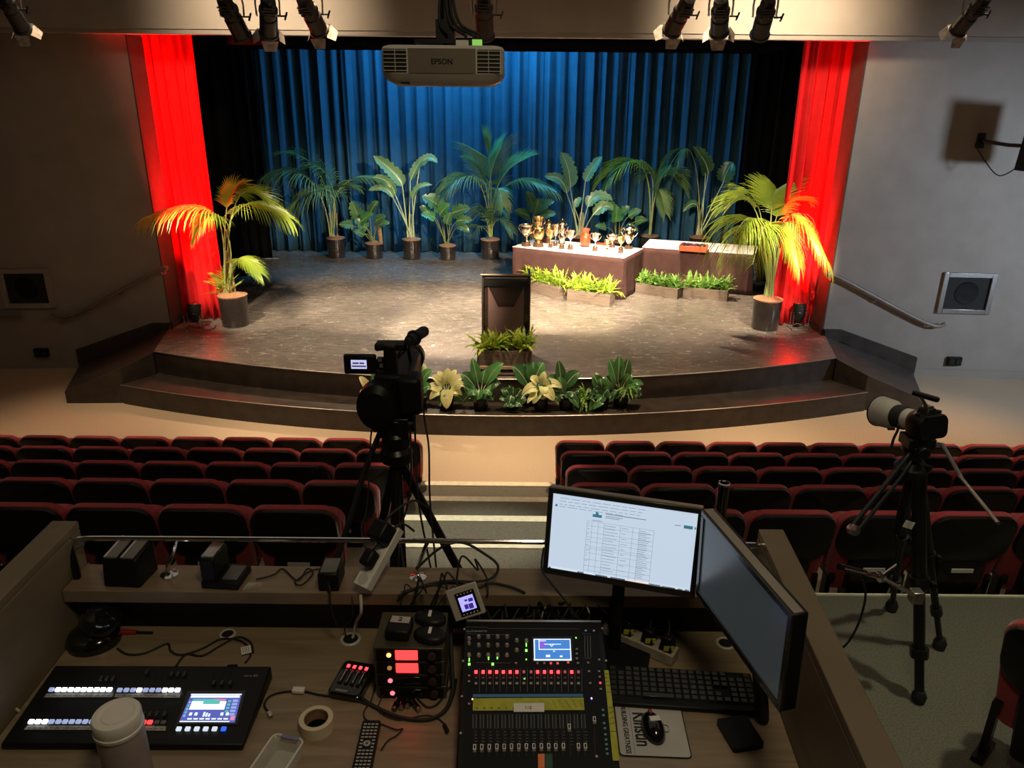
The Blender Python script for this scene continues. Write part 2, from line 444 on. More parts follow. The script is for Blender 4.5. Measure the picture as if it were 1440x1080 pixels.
# room
m = MB(); m.box((-9.4, 3.8, 3), (0.2, 15, 6.4)); struct(m.build('wall_left', M['wall'], smooth=False))
m = MB(); m.box((9.4, 3.8, 3), (0.2, 15, 6.4)); struct(m.build('wall_right', M['wall'], smooth=False))
m = MB(); m.box((0, -3.6, 3), (19, 0.2, 6.4)); struct(m.build('wall_back', M['wall'], smooth=False))
m = MB(); m.box((0, 3.8, 6.25), (19, 15, 0.1)); struct(m.build('ceiling', M['ceil'], smooth=False))
# bulkhead beam above the opening
BZ = 4.70
m = MB()
m.box((0, 10.62, (BZ + 6.2) / 2), (19, 0.98, 6.2 - BZ), m=0)
for x in (-4.4, -3.2, 1.05, 2.35, 3.6):
    m.box((x * 1.0, 10.45, BZ - 0.002), (0.75, 0.12, 0.01), m=1)
struct(m.build('trim_bulkhead', [M['beam'], M['boothdark']], smooth=False))
m = MB(); m.box((XC, 10.20, BZ - 0.03), (19, 0.05, 0.05)); struct(m.build('trim_bulkhead_edge', M['wall'], smooth=False))

# ---- stage platform with curved front and one low step
def arc(xs, yends, ymid, half):
    """front curve: y at offset x from stage centre"""
    return [(XC + x, ymid + (yends - ymid) * (abs(x) / half) ** 2) for x in xs]
xs = [i / 24 * 2 - 1 for i in range(25)]
front = arc([4.76 * q for q in xs], 9.98, 9.0, 4.76)
m = MB()
pts = [(XC - 7.1, 18.1), (XC - 7.1, 11.53), (XC - 4.98, 11.53), (XC - 4.98, 11.07)] + [(XC - 5.0, 11.0)] + front + [(XC + 5.0, 11.0), (XC + 4.98, 11.07), (XC + 4.98, 11.53), (XC + 7.1, 11.53), (XC + 7.1, 18.1)]
n = len(pts)
m.add([(x, y, 0) for x, y in pts] + [(x, y, HS) for x, y in pts], [tuple(range(n, 2 * n))], 0)
m.f[-1] = m.f[-1]
for i in range(n):
    j = (i + 1) % n
    m.f.append((i, j, n + j, n + i)); m.m.append(1)
struct(m.build('floor_stage', [M['stage'], M['black_paint']], smooth=False, fix=True))
m = MB(); 
m.tube([(x, y - 0.004, HS - 0.006) for x, y in front], 0.008, n=6)
struct(m.build('trim_stage_edge', M['metal'], smooth=True))
# low step in front
st = arc([5.04 * q for q in xs], 9.50, 8.56, 5.04)
m = MB()
pts = st + [(XC + 4.76, 9.99), (XC + 4.5, 10.0), (XC - 4.5, 10.0), (XC - 4.76, 9.99)]
n = len(pts)
m.add([(x, y, 0) for x, y in pts] + [(x, y, 0.28) for x, y in pts], [tuple(range(n, 2 * n))] + [(i, (i + 1) % n, n + (i + 1) % n, n + i) for i in range(n)])
struct(m.build('floor_stage_step', M['black_paint'], smooth=False, fix=True))
m = MB(); m.tube([(x, y - 0.003, 0.275) for x, y in st], 0.006, n=6)
struct(m.build('trim_step_edge', M['metal']))
# side ramps running down along the wall
for sgn, nm in ((-1, 'left'), (1, 'right')):
    m = MB()
    X = lambda d: XC + sgn * d
    # sloping flank: top from stage corner down to the outer end
    A = (X(4.74), 9.90); B = (X(5.02), 9.53); Cc = (X(5.82), 9.50); D = (X(6.35), 10.86); Ee = (X(5.0), 11.05)
    bot = [A, B, Cc, D, Ee]
    zt = [HS, 0.50, 0.17, 0.10, HS]
    b3 = [(x, y, 0) for x, y in bot]; t3 = [(x, y, z) for (x, y), z in zip(bot, zt)]
    m.add(b3 + t3, [(0, 1, 2, 3, 4), (5, 6, 7), (5, 7, 9), (7, 8, 9)] + [(i, (i + 1) % 5, 5 + (i + 1) % 5, 5 + i) for i in range(5)])
    # skirting board against the wall
    m.prism([(X(5.0), 11.0, 0.5), (X(5.25), 11.0, 0.52), (X(6.42), 10.92, 0.02), (X(6.42), 10.92, 0.30), (X(5.25), 11.0, 0.70), (X(4.98), 11.0, 0.70)], (0, 0.06, 0))
    struct(m.build('floor_stage_ramp_' + nm, M['black_paint'], smooth=False, fix=True))
    m = MB(); m.prism([(X(4.97), 11.06, HS), (X(4.97), 11.52, HS), (X(4.95), 11.52, HS), (X(4.95), 11.06, HS)], (0, 0, 0.1))
    struct(m.build('baseboard_reveal_' + nm, M['black_paint'], smooth=False, fix=True))
    m = MB(); m.prism([(X(4.985), 11.068, HS), (X(4.985), 11.525, HS), (X(4.968), 11.525, HS), (X(4.968), 11.068, HS)], (0, 0, 4.1)); struct(m.build('wall_reveal_' + nm, M['reveal'], smooth=False, fix=True))  # thin dark sheet over the wall end, standing for the reveal's shade

# ================================================================ CURTAINS
def curtain(name, label, p0, p1, z0, z1, folds, amp, material, seedv, cat='curtain', jag=0.35, sway=0.0, group=None):
    rnd = random.Random(seedv)
    p0, p1 = Vector((*p0, 0)), Vector((*p1, 0))
    d = (p1 - p0); L = d.length; d.normalize(); nrm = Vector((d.y, -d.x, 0))
    ph = [rnd.uniform(-1, 1) for _ in range(folds * 2 + 4)]
    am = [rnd.uniform(1 - jag, 1 + jag) for _ in range(folds * 2 + 4)]
    nu = folds * 12; nv = 14
    def fn(u, v):
        k = u * folds; i = int(k)
        f = k - i
        a = am[i] * (1 - f) + am[i + 1] * f
        dph = ph[i] * (1 - f) + ph[i + 1] * f
        w = math.sin(2 * PI * k + dph * 1.1 + 0.35 * math.sin(v * 3 + i))
        w2 = 0.25 * math.sin(4.7 * PI * k + i)
        gather = 0.55 + 0.45 * (1 - v)
        off = amp * a * (w + w2) * gather
        side = sway * math.sin(v * 2.2 + 3 * u) * (1 - v)
        return p0 + d * (u * L + side) + nrm * off + Vector((0, 0, z0 + (z1 - z0) * v))
    m = MB(); m.grid(fn, nu, nv)
    o = m.build(name, material, solid=0.008)
    tag(o, label, cat, group)
    return o
curtain('backdrop_curtain', 'blue pleated backdrop curtain across the back of the stage', (XC - 5.6, 17.5), (XC + 5.5, 17.5), HS + 0.02, 5.3, 36, 0.115, M['blue_cloth'], 3, jag=.6)
def red(sgn, nm):
    x0, x1 = XC + sgn * 5.08, XC + sgn * 4.30
    a, b = (x0, 11.60), (x1, 11.63)
    if sgn > 0: a, b = b, a
    return curtain('red_curtain', 'bright red stage curtain hanging at the %s edge of the stage opening' % nm, a, b, HS + 0.02, 5.2, 5, 0.05, M['red_cloth'], 11 + sgn, sway=0.05, jag=.6)
red(-1, 'left'); red(1, 'right')
bk = 0
for sgn, nm in ((-1, 'left'), (1, 'right')):
    for j, (dx0, dx1, y, wd) in enumerate(((7.0, 5.15, 12.6, 'nearest the red curtain'), (7.0, 5.0, 14.6, 'in the middle of the wing'), (7.0, 5.05, 16.5, 'next to the blue backdrop'))):
        a, b = (XC + sgn * dx0, y), (XC + sgn * dx1, y)
        if sgn > 0: a, b = b, a
        curtain('black_leg_curtain', 'black side curtain on the %s of the stage, %s' % (nm, wd), a, b, HS + 0.02, 5.6, 8, 0.05, M['black_cloth'], 30 + bk, group='black masking side curtains')
        bk += 1
curtain('black_border_curtain', 'short black border curtain above the blue backdrop', (XC - 6.9, 15.9), (XC + 6.9, 15.9), 4.80, 5.9, 30, 0.03, M['black_cloth'], 50)
curtain('black_border_curtain', 'short black border curtain just behind the top of the stage opening', (XC - 6.9, 12.3), (XC + 6.9, 12.3), 4.66, 5.9, 30, 0.03, M['black_cloth'], 51)

# ================================================================ WALL FITTINGS
def wally(x):  # wall surface y at x
    d = abs(x - XC) - 4.98
    return 11.07 - d * 0.35 / 4.62
def handrail(label, pts, brackets):
    t = thing('handrail', label, 'handrail', (0, 0, 0))
    P3 = [Vector((x, wally(x) - 0.10, z)) for x, z in pts]
    m = MB(); m.tube(catmull(P3, 4), 0.03, n=10); m.build('rail', M['rail'], t)
    for bx, bz in brackets:
        m = MB(); y = wally(bx)
        m.tube([(bx, y - 0.10, bz - 0.02), (bx, y - 0.07, bz - 0.06), (bx, y, bz - 0.06)], 0.01, n=8)
        m.cyl((bx, y, bz - 0.06), (bx, y - 0.012, bz - 0.06), 0.035)
        m.build('bracket', M['chrome'], t)
    return t
handrail('brown wall handrail sloping up to the stage beside the right red curtain', [(4.66, 1.52), (4.78, 1.53), (6.15, 0.87), (6.44, 0.86)], [(4.76, 1.52), (5.4, 1.22), (6.22, 0.86)])
handrail('brown wall handrail sloping up to the stage beside the left red curtain', [(-5.12, 1.53), (-5.24, 1.53), (-6.5, 0.88), (-6.87, 0.89)], [(-5.2, 1.53), (-5.85, 1.22)])
handrail('short end of a brown handrail at the left picture edge under the speaker grille', [(-7.29, 0.88), (-8.4, 0.88)], [(-7.9, 0.88)])
def grille(label, x0, x1, z0, z1):
    y = wally((x0 + x1) / 2)
    t = thing('speaker_grille', label, 'speaker grille', ((x0 + x1) / 2, y, z0), math.atan2(-0.35, 4.62) * (1 if x0 > 0 else -1))
    w_, h_ = x1 - x0, z1 - z0; b = 0.07
    m = MB()
    m.box((-w_ / 2 + b / 2, -0.02, h_ / 2), (b, 0.06, h_)); m.box((w_ / 2 - b / 2, -0.02, h_ / 2), (b, 0.06, h_))
    m.box((0, -0.02, b / 2), (w_ - 2 * b, 0.06, b)); m.box((0, -0.02, h_ - b / 2), (w_ - 2 * b, 0.06, b))
    m.build('frame', M['metal'] if x0 > 0 else M['wall'], t, bevel=0.006)
    m = MB(); m.box((0, 0.0, h_ / 2), (w_ - 2 * b, 0.02, h_ - 2 * b)); m.build('mesh_panel', mat('grille_cloth', (0.012, 0.012, 0.01), 0.8, noise=0.3, nscale=200), t)
    m = MB(); m.lathe([(0.17, 0), (0.16, 0.01), (0.08, 0.004), (0.0, 0.008)], (0, -0.01, h_ / 2), rot=rx(PI / 2)); m.build('speaker_cone', M['blackp'], t)
    return t
grille('square speaker grille with silver frame low on the right wall', 6.32, 7.07, 1.005, 1.62)
grille('square speaker grille with painted frame low on the left wall', -7.55, -6.83, 0.955, 1.545)
def sockbox(label, x, z):
    t = thing('floor_box', label, 'socket box', (x, wally(x), z))
    m = MB(); m.box((0, -0.03, 0), (0.21, 0.06, 0.13)); m.build('body', M['blackp'], t, bevel=0.006)
    m = MB(); m.box((-0.05, -0.064, 0.0), (0.07, 0.01, 0.08)); m.build('socket', M['blackg'], t, bevel=0.003)
    m = MB(); m.box((0.05, -0.064, 0.0), (0.07, 0.01, 0.08)); m.build('socket', M['blackg'], t, bevel=0.003)
sockbox('small black socket box low on the right wall under the speaker grille', 6.73, 0.262)
sockbox('small black socket box low on the left wall under the handrail', -7.17, 0.257)
# wall loudspeaker, upper right
lsx = 6.75
t = thing('wall_loudspeaker', 'black loudspeaker on a bracket high on the right wall at the picture edge', 'loudspeaker', (lsx, 10.15, 3.12), 0.35)
m = MB()
m.hexa([(-0.24, -0.16, 0), (0.24, -0.16, 0), (0.17, 0.16, 0), (-0.17, 0.16, 0)], [(-0.24, -0.2, 0.62), (0.24, -0.2, 0.62), (0.17, 0.12, 0.62), (-0.17, 0.12, 0.62)])
m.build('cabinet', M['blackp'], t, bevel=0.01)
m = MB(); m.hexa([(-0.22, -0.18, 0.03), (0.22, -0.18, 0.03), (0.22, -0.165, 0.03), (-0.22, -0.165, 0.03)], [(-0.22, -0.215, 0.59), (0.22, -0.215, 0.59), (0.22, -0.2, 0.59), (-0.22, -0.2, 0.59)]); m.build('grille', M['rubber'], t)
m = MB(); m.tube([(0, 0.1, 0.3), (-0.05, 0.4, 0.3), (-0.1, 0.8, 0.34)], 0.025); m.box((-0.1, 0.79, 0.34), (0.14, 0.02, 0.2)); m.build('bracket', M['blackm'], t)
m = MB(); m.tube([(-0.1, 0.15, 0.05), (-0.22, 0.3, -0.08), (-0.3, 0.5, 0.1), (-0.3, 0.7, 0.3)], 0.008, smooth=6); m.build('cable', M['rubber'], t)

# ================================================================ SEATS
def rr_outline(w_, z0, z1, r_top, r_bot, taper=0.0, n=6):
    """rounded rectangle outline, x/z, narrower at the bottom by taper"""
    pts = []
    def corner(cx, cz, r, a0):
        for i in range(n + 1):
            a = a0 + (PI / 2) * i / n
            pts.append((cx + r * math.cos(a), cz + r * math.sin(a)))
    corner(w_ / 2 - r_top, z1 - r_top, r_top, 0)
    corner(-w_ / 2 + r_top, z1 - r_top, r_top, PI / 2)
    corner(-w_ / 2 + r_bot + taper, z0 + r_bot, r_bot, PI)
    corner(w_ / 2 - r_bot - taper, z0 + r_bot, r_bot, 1.5 * PI)
    return pts
def slab(m, out, rings, crown=0.0, lean=0.0, zr=0.45, mi=None, curve=0.0):
    """rings: list of (y, scale); lean shifts y by height; crown bulges the last ring"""
    cx = sum(p[0] for p in out) / len(out); cz = sum(p[1] for p in out) / len(out)
    zmin = min(p[1] for p in out); zmax = max(p[1] for p in out)
    n = len(out); vs = []
    for y, s in rings:
        for x, z in out:
            X = cx + (x - cx) * s; Z = cz + (z - cz) * s
            vs.append((X, y - lean * (Z - zr) + curve * (X * X) , Z))
    fs = []
    for j in range(len(rings) - 1):
        for i in range(n):
            fs.append((j * n + i, j * n + (i + 1) % n, (j + 1) * n + (i + 1) % n, (j + 1) * n + i))
    b = len(vs)
    y0, s0 = rings[0]; y1, s1 = rings[-1]
    vs.append((cx, y0 - lean * (cz - zr), cz)); vs.append((cx, y1 + crown - lean * (cz - zr), cz))
    for i in range(n):
        fs.append((b, (i + 1) % n, i)); fs.append((b + 1, (len(rings) - 1) * n + i, (len(rings) - 1) * n + (i + 1) % n))
    m.add(vs, fs, mi)

M['seat_red'] = mat('red_seat_cloth', (0.33, 0.022, 0.028), 0.9, noise=0.15, nscale=60, bump=0.15, bscale=300, sheen=0.3)
M['seat_black'] = mat('seat_shell_black', (0.006, 0.005, 0.005), 0.35, noise=0.2, spec=0.3)
M['plate'] = mat('seat_number_plate', (0.55, 0.52, 0.46), 0.4, noise=0.05)
PW = 0.5
def make_seat():
    t = thing('theatre_seat', 'red theatre seat', 'seat')
    m = MB(); slab(m, rr_outline(0.488, 0.20, 0.772, 0.10, 0.05, 0.03), [(-0.005, 0.97), (0.006, 1.0), (0.05, 1.0), (0.075, 0.93)], 0.01, 0.20, curve=0.35)
    m.build('back_cushion', M['seat_red'], t)
    m = MB(); slab(m, rr_outline(0.470, 0.44, 0.768, 0.092, 0.13, 0.0), [(-0.035, 0.93), (-0.028, 0.985), (-0.012, 1.0), (0.0, 1.0)], -0.0, 0.20, curve=0.35)
    m.build('back_shell', M['seat_black'], t)
    m = MB(); slab(m, rr_outline(0.46, 0.26, 0.66, 0.08, 0.05, 0.01), [(0.10, 0.92), (0.12, 1.0), (0.19, 1.0), (0.21, 0.93)], 0.0, 0.08)
    m.build('seat_pan', M['seat_red'], t)
    m = MB(); slab(m, rr_outline(0.27, 0.10, 0.46, 0.05, 0.03, 0.02), [(-0.02, 0.93), (-0.012, 1.0), (0.085, 1.0), (0.09, 0.95)], 0, .12, .30)
    m.build('lower_shell', M['seat_black'], t)
    m = MB(); m.box((0, -0.036, 0.395), (0.125, 0.008, 0.026)); m.build('number_plate', M['plate'], t, bevel=0.002)
    for s in (-1, 1):
        m = MB(); m.box((s * 0.21, 0.07, 0.15), (0.03, 0.06, 0.30)); m.box((s * 0.21, 0.07, 0.012), (0.05, 0.16, 0.024))
        m.box((s * 0.2, 0.1, 0.30), (0.03, 0.16, 0.05))
        m.build('leg', M['blackm'], t)
    return t
seat0 = make_seat()
ROWY = [6.86, 6.10, 5.33, 4.57, 3.80]
rown = ['front row', 'second row', 'third row', 'fourth row', 'back row nearest the booth']
ordn = ['aisle seat', 'second seat from the aisle', 'third seat from the aisle', 'fourth seat from the aisle', 'fifth seat from the aisle', 'sixth seat from the aisle', 'seventh seat from the aisle', 'eighth seat from the aisle', 'ninth seat from the aisle', 'tenth seat from the aisle']
LB = [(-0.885, 0.500, 9), (-0.885, 0.500, 8), (-0.885, 0.502, 7), (-0.90, 0.513, 6), (-0.965, 0.518, 5)]
RB = [(0.43, 0.505, 10), (0.43, 0.502, 9), (0.42, 0.503, 8), (0.38, 0.505, 7), (0.32, 0.510, 6)]
first = True
for side, blk in (('left', LB), ('right', RB)):
    for k, (e, p, cnt) in enumerate(blk):
        for i in range(cnt):
            o = seat0 if first else copy_tree(seat0)
            first = False
            s = -1 if side == 'left' else 1
            o.location = (e + s * p * (i + 0.5), ROWY[k] - 0.055 + 0.0, 0.25 * k)
            o.scale = (p / 0.5, 1, 1)
            o['label'] = 'red theatre seat, %s, %s, %s block' % (ordn[i], rown[k], side)
            o['group'] = 'theatre seats in the %s block' % side
# one seat beside the booth at the right picture edge
o = copy_tree(seat0)
o.location = (2.17, 2.33, 1.25 + 0.006); o.rotation_euler = (0, 0, rad(-48)); o.scale = (1, 1, 1)
o['label'] = 'single red seat on the dark carpet at the lower right picture edge'
o['group'] = 'seats on the upper carpet'

# ================================================================ LIGHTING BAR + SPOTLIGHTS
LY, LZ = 7.5, 5.25
t = thing('lighting_bar', 'black lighting bar hanging under the ceiling in front of the beam', 'lighting bar', (0, LY, LZ))
m = MB(); m.cyl((-5.2, 0, 0), (4.8, 0, 0), 0.024); m.build('bar', M['blackm'], t)
for x in (-4, 0, 4):
    m = MB(); m.cyl((x, 0, 0), (x, 0, 1.0), 0.015); m.build('hanger', M['blackm'], t)
M['barn'] = mat('pale_barn_door', (0.55, 0.50, 0.44), 0.30, 0.3, noise=0.3, nscale=20)  # pale base stands in for lens light glinting on the doors
M['lens_on'] = mat('lit_lens', (0.9, 0.8, 0.6), 0.2, emit=(1.0, 0.8, 0.55), es=60)
M['lens_off'] = mat('dark_lens', (0.02, 0.02, 0.025), 0.05, coat=1.0)
def fixture(label, u, v0, uu, vv, barn=True, lit=True, target=None, power=0, color=WARM, ang=34, r=0.085, L=0.42):
    """body runs from its rear (u, v0) to its nose (uu, vv)"""
    a = at(u, v0, y=LY); b = at(uu, vv, y=LY + 0.26)
    d = (b - a).normalized()
    t = thing('stage_spotlight', label, 'spotlight', a, group='stage spotlights on the lighting bar')
    rot = d.to_track_quat('Z', 'Y').to_matrix()
    m = MB()
    L = (b - a).length
    m.lathe([(0.0, -0.05), (r * 0.7, -0.05), (r * 0.8, 0.0), (r * 0.8, 0.06), (r, 0.075), (r, 0.11), (r * 0.86, 0.12), (r * 0.86, 0.16), (r * 0.96, 0.17), (r * 0.96, L - 0.03), (r * 1.1, L - 0.02), (r * 1.1, L), (r * 0.9, L), (r * 0.85, L - 0.05)], n=20, rot=rot)
    for q in range(4):
        m.box(rot @ Vector((0, -r * 0.9, 0.0 + 0.03 * q)), (r * 1.2, 0.01, 0.012), rot)
    body = m.build('body', M['blackm'], t)
    m = MB(); m.lathe([(0.0, L - 0.045), (r * 0.86, L - 0.05)], n=20, rot=rot); m.build('lens', M['lens_on'] if lit else M['lens_off'], t, fix=True)
    # yoke up to the bar
    m = MB(); mid = d * (L * 0.42)
    for s in (-1, 1):
        m.tube([mid + Vector((s * (r + 0.02), 0, 0)), mid + Vector((s * (r + 0.025), 0, 0.1)), Vector((s * (r * 0.9), 0 - 0.0, LZ - a.z - 0.15)), Vector((0, 0, LZ - a.z - 0.1))], 0.009, n=6)
    m.cyl((0, 0, LZ - a.z - 0.12), (0, 0, LZ - a.z), 0.02)
    m.build('yoke', M['metal'], t)
    m = MB(); m.cyl(mid + Vector((r, 0, 0)), mid + Vector((r + 0.07, 0, 0)), 0.008); m.box(mid + Vector((r + 0.075, 0, 0)), (0.012, 0.02, 0.07), ry(0.35)); m.build('tilt_handle', M['blackm'], t)
    m = MB(); m.tube([rot @ Vector((0, 0, -0.05)), rot @ Vector((0.03, 0, -0.12)) + Vector((0.05, 0, 0.08)), Vector((0.12, 0, LZ - a.z - 0.1)), Vector((0.1, 0, LZ - a.z))], 0.006, smooth=6, n=6); m.build('cable', M['rubber'], t)
    if barn:
        for q, (ax, op) in enumerate(((0, 0.35), (1, 0.8), (2, 0.6), (3, 0.8))):
            m = MB(); Rz = rz(ax * PI / 2)
            hl = 0.075
            c0 = Vector((-0.9 * r, r * 1.05, L)); c1 = Vector((0.9 * r, r * 1.05, L))
            e0 = Vector((-0.62 * r, r * 1.05 + hl * math.sin(op), L + hl * math.cos(op) * 1.3)); e1 = Vector((0.62 * r, r * 1.05 + hl * math.sin(op), L + hl * math.cos(op) * 1.3))
            q4 = [rot @ (Rz @ p) for p in (c0, c1, e1, e0)]
            m.quad(*q4)
            m.build('barn_door', M['barn'], t, solid=0.003, smooth=False)
    if power:
        tip = a + d * (L + 0.02)
        tg = Vector(target)
        l = spot('lamp', tip + (tg - tip).normalized() * 0.12, target, power, color, ang, 0.6, 0.06)
        mw = l.matrix_world.copy()
        l.parent = t; l.location = l.location - Vector(a)
    return t
fixture('barn door spotlight at the far top left corner of the picture', 2, -8, 33, 42, target=(-4.2, 11.2, 1.6), power=FP[0], r=0.075, ang=25)
fixture('snooted black spotlight, leftmost of the left cluster of three', 316, 2, 341, 52, barn=False, lit=False)
fixture('upright barn door spotlight in the middle of the left cluster of three', 377, 3, 378, 48, target=(-2.2, 13.0, 0.6), power=FP[1])
fixture('tilted barn door spotlight, rightmost of the left cluster of three', 428, 2, 450, 44, target=(-0.6, 11.3, 0.6), power=FP[2])
fixture('black spotlight hanging right behind the projector', 680, -2, 682, 52, barn=False, lit=True, target=(2.2, 14.5, 0.9), power=FP[3])
fixture('barn door spotlight leaning left, leftmost of the right cluster of three', 966, 4, 944, 44, target=(-2.0, 14.8, 1.2), power=FP[4])
fixture('upright barn door spotlight in the middle of the right cluster of three', 1014, 5, 1011, 46, target=(0.8, 12.8, 0.9), power=FP[5])
fixture('snooted black spotlight, rightmost of the right cluster of three', 1080, 5, 1068, 50, barn=False, lit=False)
fixture('barn door spotlight leaning left near the top right picture corner', 1382, 2, 1346, 44, target=(3.9, 11.3, 1.6), power=FP[6], r=0.075, ang=25)

# ================================================================ PROJECTOR
pc = at(627, 88, y=3.15)
t = thing('projector', 'white ceiling projector hanging in front of the blue backdrop', 'projector', (pc.x, 3.15, pc.z - 0.085))
M['proj'] = mat('projector_shell', (0.60, 0.56, 0.50), 0.45, noise=0.03)
m = MB()
W2, D2, H2 = 0.225, 0.17, 0.125
out = []
for (cx, cy, r) in ((W2 - .05, -D2 + .04, .05), (W2 - .05, D2 - .05, .05), (-W2 + .05, D2 - .05, .05), (-W2 + .05, -D2 + .04, .04)):
    pass
def rrect(w2, d2, r, n=5):
    o = []
    for cx, cy, a0 in ((w2 - r, d2 - r, 0), (-w2 + r, d2 - r, PI / 2), (-w2 + r, -d2 + r, PI), (w2 - r, -d2 + r, 1.5 * PI)):
        for i in range(n + 1):
            a = a0 + PI / 2 * i / n; o.append((cx + r * math.cos(a), cy + r * math.sin(a)))
    return o
def stack(m, layers, mi=None):
    """layers: list of (outline, z) with equal point counts"""
    n = len(layers[0][0]); vs = []
    for o_, z in layers: vs += [(x, y, z) for x, y in o_]
    fs = [tuple(range(n))[::-1], tuple(range((len(layers) - 1) * n, len(layers) * n))]
    for j in range(len(layers) - 1):
        for i in range(n): fs.append((j * n + i, j * n + (i + 1) % n, (j + 1) * n + (i + 1) % n, (j + 1) * n + i))
    m.add(vs, fs, mi)
stack(m, [(rrect(W2 - .045, D2 - .045, .05), 0.0), (rrect(W2 - .012, D2 - .02, .05), 0.018), (rrect(W2, D2, .05), 0.04), (rrect(W2, D2, .05), H2), (rrect(W2 - .006, D2 - .006, .05), H2 + .008), (rrect(W2 - .02, D2 - .02, .04), H2 + .012)])
m.build('casing', M['proj'], t)
for s in (-1, 1):
    m = MB(); m.box((s * 0.17, -D2 - 0.0005, 0.083), (0.082, 0.006, 0.078), m=0)
    for q in range(6): m.box((s * 0.17, -D2 - 0.004, 0.050 + q * 0.0135), (0.085, 0.004, 0.0025), m=1)
    m.box((s * 0.17, -D2 - 0.005, 0.083), (0.002, 0.004, 0.078), m=1)
    m.build('vent_grille', [M['blackp'], M['proj']], t, smooth=False)
text_part('EPSON', 'logo', 0.026, M['blackp'], t, (0.0, -D2 - 0.0042, 0.080), (PI / 2, 0, 0), bold=0.0008)
m = MB(); m.box((0, -D2 - 0.002, 0.083), (0.245, 0.004, 0.084)); m.build('front_panel', mat('dim_projector_front', (0.17, 0.14, 0.11), 0.5, noise=0.03), t, bevel=0.001)  # dim light on the projector's front is put into this darker colour
m = MB(); m.box((-0.14, -D2 + 0.03, 0.008), (0.03, 0.02, 0.006)); m.box((0.02, -D2 + 0.055, 0.002), (0.06, 0.008, 0.004)); m.build('foot', M['blackp'], t)
m = MB(); m.box((0, 0.02, H2 + 0.03), (0.22, 0.2, 0.015)); m.cyl((0.0, 0.02, H2 + .03), (0.0, 0.02, 0.5), 0.024); m.cyl((0, .02, .45), (0, .02, 2.3), 0.03); m.box((0, .02, H2 + .07), (.07, .07, .08)); m.build('ceiling_mount', M['blackm'], t)
for q, (dx, tone) in enumerate(((-0.03, 0), (0.03, 0), (0.06, 1), (0.09, 0))):
    m = MB(); m.tube([(dx + 0.03, -0.06, H2 + 0.015), (dx + 0.05, -0.05, H2 + 0.05), (dx * 0.6, -0.02, H2 + 0.1), (dx * 0.3, 0.0, H2 + 0.25), (0.03, 0.02, 0.7)], 0.006, smooth=6, n=6); m.build('cable', M['rubber'], t)
m = MB(); m.box((0.125, -0.08, H2 + 0.025), (0.035, 0.05, 0.02)); m.build('status_light', mat('green_led', (0.1, 0.4, 0.05), 0.4, emit=(0.25, 0.6, 0.1), es=0.8), t)
m = MB(); m.box((0.07, -0.09, H2 + 0.022), (0.045, 0.04, 0.02)); m.build('plug', M['white'], t)

# ================================================================ PLANTS
def frond(m, a, b, c, n=26, ll=0.35, start=0.34, droop=0.5, wid=0.02, r0=0.010, seed=0, mi_leaf=0, mi_stem=1, spread=0.9):
    """feather frond: stem a->c bowed through b, leaflets on both sides"""
    rnd = random.Random(seed)
    a, b, c = Vector(a), Vector(b), Vector(c)
    b = b * 2 - (a + c) / 2
    pts = [bez(a, b, c, i / 14) for i in range(15)]
    m.tube(pts, [r0, r0 * 0.3], n=5, m=mi_stem)
    up0 = Vector((0, 0, 1))
    for i in range(n):
        t = start + (1 - start) * (i + 0.5) / n
        p = bez(a, b, c, t)
        tan = (bez(a, b, c, min(1, t + 0.01)) - bez(a, b, c, t - 0.01)).normalized()
        side = tan.cross(up0)
        if side.length < 0.15: side = tan.cross(Vector((0, 1, 0)))
        side.normalize(); nrm = side.cross(tan).normalized()
        q = (t - start) / (1 - start)
        L = ll * 1.5 * (0.55 + 0.9 * math.sin(PI * min(1, 0.12 + q * 0.80))) / 1.35 * rnd.uniform(0.88, 1.1)
        for s in (-1, 1):
            d = (side * s * spread + tan * (0.45 + 0.8 * q) + nrm * 0.25).normalized()
            g = Vector((0, 0, -1))
            segs = 4; prev = p; dd = d; ws = [0.5, 1.0, 0.9, 0.6, 0.05]
            row = []
            for k in range(segs + 1):
                wv = (tan * 0.8 + nrm * 0.35 * s).normalized() * (wid * ws[k] / 2)
                row.append((prev - wv, prev + wv))
                dd = (dd + g * droop * (0.35 + 0.25 * k) * rnd.uniform(0.8, 1.2) / 1.6).normalized()
                prev = prev + dd * (L / segs)
            vs = [q_ for pr in row for q_ in pr]
            m.add(vs, [(2 * k, 2 * k + 1, 2 * k + 3, 2 * k + 2) for k in range(segs)], mi_leaf)

